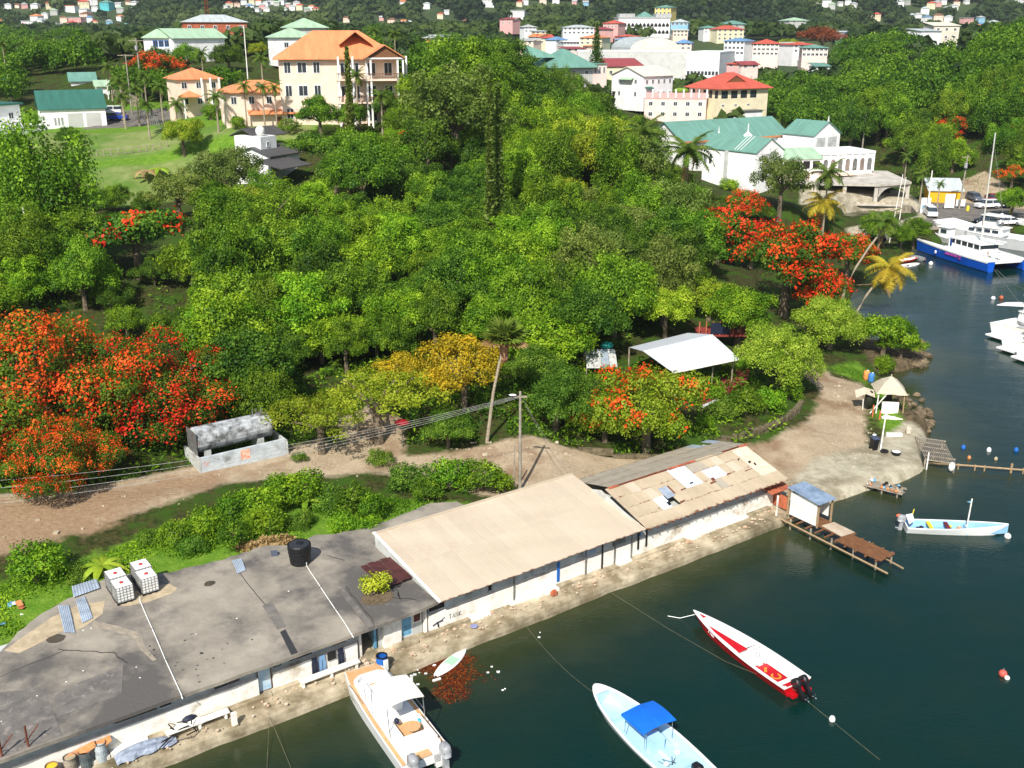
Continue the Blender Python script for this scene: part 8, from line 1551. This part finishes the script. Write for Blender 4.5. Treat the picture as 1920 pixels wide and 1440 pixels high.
t = thing('tank_wall', 'low pale grey blue concrete wall with orange notice before the old tank', 'wall', T0, QR); M_TW = pm('pale_blue_plaster', (206,214,218), (170,178,182), scale=1.2, c3=(120,120,116), s3=.8, m3=(.6,.7), bump=.25)
MB().box(0, 6.8, -.12, .1, -.6, 1.25).obj('front_wall', M_TW, t); MB().add([(-.02,-.1,-.6),(-.02,3.2,-.6),(-.02,3.2,1.2),(-.02,-.1,1.25),(-.2,-.1,-.6),(-.2,3.2,-.6),(-.2,3.2,1.2),(-.2,-.1,1.25)], [(0,1,2,3),(7,6,5,4),(3,2,6,7),(0,3,7,4)]).obj('side_wall', M_WALLG, t); MB().box(6.82, 7.0, -.12, 2.6, -.6, 1.1).obj('side_wall', M_WALLG, t)
MB().box(3.1, 3.85, -.13, -.122, .35, 1.15).obj('orange_notice', pm('faded_orange_notice', (220,120,78), (246,214,190), scale=3), t); MB().box(.15, .6, -.13, -.122, .5, .95).obj('pink_notice', pm('faded_pink_notice', (206,150,136), (190,200,204), scale=4), t)
# white roofed open restaurant
def restaurant():
    t = thing('open_pavilion', 'open pavilion with clean white sheet roof and red terrace in the trees', 'pavilion', (0,0,0)); Mw = pm('white_sheet_roof', (206,210,212), (194,198,202), rough=.5, scale=.6, bump=.03)
    ra, rb = P(1206,658,7.4), P(1336,627,7.4); fa, fb = P(1262,698,5.7), P(1387,672,5.7); ba, bb = P(1180,651,6.3), P(1290,624,6.3)
    for k in range(14):
        a, b = k/14, (k+1)/14-.003; MB().slab([fa.lerp(fb,a), fa.lerp(fb,b), ra.lerp(rb,b)+Vector((0,0,.01)), ra.lerp(rb,a)+Vector((0,0,.01))], .04).obj('roof_sheet', Mw, t); MB().slab([ra.lerp(rb,a), ra.lerp(rb,b), ba.lerp(bb,b), ba.lerp(bb,a)], .04).obj('roof_sheet', Mw, t)
    m = MB(); m.tube([fa-Vector((0,0,.1)), fb-Vector((0,0,.1))], .08, 5); m.obj('eave_beam', M_WALL, t)
    for f, a, b in ((.02, fa, fb), (.62, fa, fb), (.93, fa, fb), (0., ba, bb), (.5, ba, bb), (1., ba, bb)): p = a.lerp(b, f)+(Vector((0,.9,0)) if a is fa else Vector((0,0,0))); MB().tube([(p.x,p.y,2.6), (p.x,p.y,p.z-.05)], .07, 6).obj('post', M_GREYW, t)
    fl = [P(x, y, 3.1) for x, y in ((1270,708),(1330,700),(1405,690),(1402,712),(1322,760),(1290,740))]; MB().add([tuple(p) for p in fl] + [(p.x,p.y,2.) for p in fl], [tuple(range(6))] + [(i,6+i,6+(i+1)%6,(i+1)%6) for i in range(6)]).obj('red_terrace', pm('red_painted_floor', (150,62,54), (126,50,46), scale=1.5), t)
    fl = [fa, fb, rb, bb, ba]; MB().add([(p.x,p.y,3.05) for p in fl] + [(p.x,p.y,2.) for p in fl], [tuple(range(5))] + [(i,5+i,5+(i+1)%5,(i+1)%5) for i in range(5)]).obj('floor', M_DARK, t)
    for k in range(7): p = fa.lerp(bb, random.uniform(.2,.8)) + Vector((random.uniform(-3,3),0,0)); MB().box(p.x-.5,p.x+.5,p.y-.4,p.y+.4,3.7,3.8).obj('table_top', M_BROWNW, t)
    MB().tube([P(1318,762,3.6), P(1345,750,3.6)], .13, 6).obj('white_parapet', M_WALLG, t)
    t = thing('red_timber_deck', 'red railed timber deck with green sheets behind the white sheet roof', 'deck', tuple(P(1310,628,5.2)))
    for k in range(9): MB().box(.7*k, .7*k+.1, 0, .1, 0, 1.4).obj('post', M_TERRA, t)
    MB().box(0, 6, 0, 3, -.2, 0).obj('floor', pm('red_painted_floor', (150,62,54), (126,50,46)), t); MB().box(1.2, 3.2, -.02, 0, .1, 1.3).obj('dark_sheet', M_NAVY, t); MB().box(3.4, 5.0, .5, 2.4, 1.5, 1.56).obj('green_sheet', RC['green'], t)
    t = thing('rusty_lean_to', 'rusty and pale sheet lean-to left of the white sheet roof', 'shed', tuple(P(1100,690,4.4)))
    for k in range(4): MB().slab([(.75*k,0,0),(.75*k+.72,0,.02),(.75*k+.72,3.2,.9),(.75*k,3.2,.9)], .03).obj('roof_sheet', random.choice([M_TERRA, M_WALLG, M_GALV, M_WALLG]), t)
    for x in (0, 3): MB().tube([(x,.1,-2),(x,.1,0)], .08, 5).obj('post', M_GREYW, t)
    MB().ell((2.2,3.5,1.2), (.7,.5,.35), 10, 6).obj('teal_tarp', flat('teal_tarp', (24,150,140)), t, True)
restaurant()
for x, y, r_ in ((1300,716,16),(1335,712,14),(1270,712,16),(1368,700,16),(1395,690,18),(1340,745,18),(1290,745,20)): tree_at(x, y, r_, 'bush', 'green shrub between red terrace and the white sheet roof', name='bush', group='terrace shrubs')
# curved retaining wall of rough stones
t = thing('stone_wall', 'curved low rough stone wall holding the planted bank above the road end', 'wall', (0,0,0)); pts = [P(x, y, 1.4) for x, y in ((1335,838),(1380,830),(1420,820),(1455,806),(1480,790),(1496,774),(1502,762))]; M_ST = pm('rough_wall_stone', (126,114,88), (78,70,52), scale=3, bump=.5); cnt = 0
for i in range(len(pts)-1):
    a, b = pts[i], pts[i+1]; n = max(2, int((b-a).length/.55)); d = (b-a).normalized(); q = Vector((-d.y, d.x, 0))
    for k in range(n):
        for r_ in range(2):
            c = a.lerp(b, (k+.5+.3*(r_ % 2))/n); z = hz(c.x, c.y)-.1+.32*r_; s = [random.uniform(.22,.3), random.uniform(.2,.28), random.uniform(.14,.18)]; m = MB(); vs = []
            for sx, sy, sz in ((-1,-1,0),(1,-1,0),(1,1,0),(-1,1,0),(-1,-1,2),(1,-1,2),(1,1,2),(-1,1,2)): v = c + d*sx*s[0]*random.uniform(.8,1.1) + q*sy*s[1]*random.uniform(.8,1.1); vs.append((v.x, v.y, z+sz*s[2]*random.uniform(.85,1.1)))
            m.add(vs, [(3,2,1,0),(4,5,6,7),(0,1,5,4),(1,2,6,5),(2,3,7,6),(3,0,4,7)]); m.obj('stone', M_ST, t)
t = thing('kerb_wall', 'low stone kerb along the bank behind the patched roof', 'wall', (0,0,0)); kp = [P(x, y, 1.9) for x, y in ((1085,848),(1150,850),(1220,848),(1300,842),(1340,838))]
for i in range(4): a, b = kp[i], kp[i+1]; d = (b-a).normalized()*.0; m = MB(); z = hz(a.x,a.y); m.add([(a.x,a.y,z-.2),(b.x,b.y,z-.3),(b.x,b.y+.3,z-.3),(a.x,a.y+.3,z-.2),(a.x,a.y,z+.35),(b.x,b.y,z+.25),(b.x,b.y+.3,z+.25),(a.x,a.y+.3,z+.35)], [(4,5,6,7),(0,1,5,4),(1,2,6,5),(3,0,4,7)]); m.obj('kerb_length', M_ST, t)
# pond wall
t = thing('sea_wall', 'pale curved sea wall of rough masonry round the pond', 'wall', (0,0,0)); q = [P(x, y, 1.5) for x, y in ((1560,392),(1590,380),(1640,381),(1690,383),(1712,389),(1722,400),(1712,410),(1690,415),(1640,424),(1590,432))]
for i in range(9): a, b = q[i], q[i+1]; d = (b-a).normalized(); n_ = Vector((-d.y, d.x, 0))*.35; MB().add([(a-n_).to_tuple()[:2]+(-.8,), (b-n_).to_tuple()[:2]+(-.8,), (b+n_).to_tuple()[:2]+(-.8,), (a+n_).to_tuple()[:2]+(-.8,), (a-n_).to_tuple()[:2]+(1.75,), (b-n_).to_tuple()[:2]+(1.75,), (b+n_).to_tuple()[:2]+(1.75,), (a+n_).to_tuple()[:2]+(1.75,)], [(4,5,6,7),(0,1,5,4),(1,2,6,5),(2,3,7,6),(3,0,4,7)]).obj('wall_length', pm('rough_masonry', (206,192,170), (150,138,116), scale=1.5, bump=.4), t)
# thatched hut
hp = P(1667, 776, .9); t = thing('thatched_hut', 'small bar hut with pale thatch roof on the shore', 'hut', (hp.x, hp.y, .85), -.15); M_TH = pm('pale_thatch', (220,208,184), (172,160,138), scale=5, stretch=(1,1,5), bump=.6)
ap = (0, .9, 3.5); c4 = [(-1.45,-.5,2.25),(1.35,-.5,2.2),(1.45,2.3,2.3),(-1.5,2.3,2.3)]; 
for k in range(4): a, b = Vector(c4[k]), Vector(c4[(k+1)%4]); m = MB(); m.loft([[a.lerp(b, i/7)+Vector((0,0,-.1+random.uniform(-.05,.03))) for i in range(8)], [a.lerp(b, i/7).lerp(Vector(ap), .5)+Vector((0,0,.07)) for i in range(8)], [Vector(ap)]*8]); m.obj('thatch', M_TH, t)
MB().tube([ap, (.0,.9,3.65)], .06, 5).obj('finial', M_TH, t)
for x, y in ((-1.2,-.3),(1.1,-.3),(1.1,2.0),(-1.2,2.0)): MB().tube([(x*1.05,y,0),(x,y,2.3)], .06, 6).obj('post', M_WOOD if x > 0 else M_WALL, t)
MB().tube([(-1.9,-.4,0),(-.9,-.35,1.5),(-.4,-.3,2.2)], .06, 6).obj('crooked_post', M_WALL, t)
MB().box(-.75, .75, -.15, .0, .05, 1.25).obj('counter', M_WALL, t); MB().box(-.8, .8, .0, .6, 1.0, 1.06).obj('counter_top', M_GREYW, t); MB().box(-.3, .3, .9, 1.4, .1, 1.8).obj('dark_store', M_DARK, t); MB().box(-.9, .95, -1.5, -.2, -.1, .12).obj('step', M_WALL, t)
t = thing('palm_shelter', 'leaning palm leaf canopy left of the thatched hut', 'shelter', (hp.x-2.3, hp.y+.9, .9), 0); m = MB(); m.loft([[(-.9+.3*i, -.7, 1.9-.12*abs(i-3)) for i in range(7)], [(-.8+.3*i, .1, 2.3-.1*abs(i-3)) for i in range(7)], [(-.7+.3*i, .8, 2.1-.12*abs(i-3)) for i in range(7)]]); m.obj('canopy', M_TH, t); MB().tube([(.1,0,0),(0,0,2.2)], .05, 5).obj('post', M_WALL, t); MB().ell((.6,-.1,1.2), (.5,.4,.85), 8, 6).obj('dark_cloth', flat('dark_green_cloth', (40,44,32)), t, True)
t = thing('orange_post', 'short orange striped marker post before the thatched hut', 'post', (hp.x-1.9, hp.y-1.0, .85)); MB().tube([(0,0,0),(0,0,1.3)], .06, 6).obj('post', flat('orange_paint', (226,120,80)), t); MB().tube([(.5,-.5,0),(.5,-.5,.9)], .07, 6).obj('post', flat('orange_paint', (226,120,80)), t)
pole(1650, 846, .75, 3.4, 'slender cream pole beside the black bin on the apron', (), .07, M_WALL, name='post', lean=(.35,.6))
p = P(1638, 843, .75); t = thing('wheeled_bin', 'black wheeled bin beside the slender pole on the apron', 'bin', tuple(p), .2); MB().loft([[(-.25*f,-.3*f,z),(.25*f,-.3*f,z),(.25*f,.3*f,z),(-.25*f,.3*f,z)] for f, z in ((.85,.05),(1.1,1.0))], closed=True, cap=True).obj('body', M_BLACK, t); MB().slab([(-.3,-.36,1.1),(.3,-.36,1.1),(.3,.34,1.16),(-.3,.34,1.16)], .06).obj('lid', pm('bin_lid', (74,86,110), (60,70,92)), t); MB().ell((.1,.3,1.25), (.2,.14,.08), 8, 5).obj('white_bag', M_HULLW, t, True); [MB().tube([(x,.32,.1),(x+.05,.32,.1)], .1, 8).obj('wheel', M_TYRE, t) for x in (-.25,.2)]
p = P(1658, 848, .75); m = MB(); m.lathe([(.16,.02),(.22,0),(.34,.04),(.36,.12),(.30,.2),(.2,.2),(.15,.12)], n=16); tag(m.obj('tyre', M_TYRE, loc=tuple(p)), 'old black tyre lying right of the slender pole', 'tyre')
p = P(1680, 853, .75); t = thing('tub', 'round black tub with white lid on the apron near the ramp', 'tub', tuple(p)); MB().lathe([(0,0),(.3,0),(.42,.3),(.4,.32)], n=16).obj('body', M_BLACK, t); MB().lathe([(0,.05),(.36,.02)], (0,0,.3), 16).obj('lid', M_HULLW, t)
p = P(1703, 812, .8); m = MB(); m.lathe([(0,0),(.22,0),(.24,.5),(.2,.55),(0,.55)], n=9); tag(m.obj('pink_bucket', flat('pale_pink_plastic', (228,204,184)), loc=tuple(p)), 'pale pink bucket at the rock edge by the platform', 'bucket')
p = P(1676, 818, .8); m = MB(); m.box(-.7,.7,-.15,.15,0,.3); tag(m.obj('concrete_block', M_WALL, loc=tuple(p)), 'long cream concrete block between hut and ramp', 'block')
for (px, py, mt, lb) in ((1624,704,flat('orange_plastic',(230,150,80)),'orange plastic drum under the sea grape by the shore path'),(1633,708,flat('bright_blue_plastic',(70,130,196)),'bright blue plastic drum under the sea grape tree'),(417,668,flat('crimson_plastic',(200,30,60)),'crimson red drum behind the orange flamboyant blossom'),(754,800,flat('deep_red_plastic',(150,16,28)),'round deep red umbrella top among the golden trees')):
    p = P(px, py+6, 1.1 if px > 1000 else 4.2); z = max(.8, hz(p.x, p.y)) if 'umbrella' not in lb else hz(p.x, p.y); t = thing('drum' if 'umbrella' not in lb else 'umbrella', lb, 'drum' if 'umbrella' not in lb else 'umbrella', (p.x, p.y, z))
    if 'umbrella' in lb: MB().lathe([(0,.25),(.4,.15),(.62,-.03)], (0,0,2.1), 12).obj('canopy', mt, t); MB().tube([(0,0,0),(0,0,2.3)], .04, 6).obj('pole', M_STEEL, t)
    else: MB().lathe([(0,0),(.3,0),(.32,.3),(.3,.6),(.32,.9),(.2,1.0),(0,1.0)], n=14).obj('body', mt, t, True); MB().lathe([(.08,0),(.08,.06),(0,.06)], (.1,0,1.0), 8).obj('cap', M_HULLW, t)
# shore rocks
def rock(p, s, label=None, group='brown rocks along the shore'):
    m = MB(); sd = random.random()*99; n, k = 8, 5; m.ell((0,0,0), (s, s*random.uniform(.7,1.1), s*.65), n, k); m.v = [tuple(Vector(v)*(1+.45*mnoise.noise(Vector(v)/s*1.4+Vector((sd,0,0))))) for v in m.v]; o = m.obj('rock', pm('shore_rock', (136,118,90), (78,68,52), scale=2, bump=.7), loc=(p.x, p.y, p.z), rz=random.random()*6); tag(o, label or 'rough brown boulder on the shore below the thatched hut', 'rock', group)
for _ in range(60):
    px, py = random.choice([(random.uniform(1690,1745), random.uniform(770,815)), (random.uniform(1684,1740), random.uniform(735,812))]); p = P(px, py, .25)
    if abs(sdist([p.x],[p.y],LAND)[0]) < 1.6: p.z = .15; rock(p, random.uniform(.25,.65))
for _ in range(40):
    px, py = random.uniform(1620,1738), random.uniform(642,690); p = P(px, py, .25)
    if abs(sdist([p.x],[p.y],LAND)[0]) < 2.2: p.z = .2; rock(p, random.uniform(.4,1.0), 'brown boulder at the rocky point under the sea grape', 'boulders of the rocky point')
# rubbish heap at the left edge
t = thing('rubbish_heap', 'heap of broken boards and plastic at left edge behind the flat roof', 'rubbish', tuple(P(5,1160,2.6)))
for k in range(34): a = Vector((random.uniform(-2,1.0), random.uniform(-1.2,1.4), .05+.3*random.random())); d = Vector((random.uniform(-.5,.5), random.uniform(-.5,.5), random.uniform(-.1,.2))); q = Vector((-d.y, d.x, 0)).normalized()*random.uniform(.06,.2); MB().slab([a-q, a+d-q, a+d+q, a+q], .03).obj('scrap', random.choice([M_WALL, M_ORANGE, M_GREYW, M_HULLW, M_SKYB, M_TERRA]), t)
# stones and trash along the road bank
m = MB()
for _ in range(500):
    px, py = random.choice([(random.uniform(840,1150), random.uniform(835,860)), (random.uniform(1480,1620), random.uniform(905,945)), (random.uniform(1560,1640), random.uniform(700,880)), (random.uniform(0,800), random.uniform(870,1040))]); p = R(px, py, 0, 50); s = random.uniform(.02,.07)*(2.2 if random.random() < .06 else 1)
    if p is None or not (any(sdist([p.x],[p.y],q)[0] > -1.5 for q in (ROAD, CONC))): continue
    m.box(p.x-s, p.x+s*1.2, p.y-s, p.y+s, p.z-.02, p.z+s)
tag(m.obj('road_stones', pm('loose_stone', (206,194,170), (150,132,108), scale=1)), 'loose stones and scraps scattered on the dirt road', 'stones', kind='stuff')

# ================================================================ air
hz_m = bpy.data.materials.new('haze_air'); hz_m.use_nodes = True; hn = hz_m.node_tree.nodes; hn.remove(hn['Principled BSDF']); pv = hn.new('ShaderNodeVolumePrincipled'); pv.inputs['Density'].default_value = .00013; pv.inputs['Color'].default_value = (.86,.92,1,1); pv.inputs['Anisotropy'].default_value = .3; hz_m.node_tree.links.new(pv.outputs[0], hn['Material Output'].inputs['Volume'])
hb = MB(); hb.box(-2600, 2600, -400, 3100, -4, 900); tag(hb.obj('haze', hz_m), 'thin humid haze over the far hillsides', 'haze', kind='stuff')
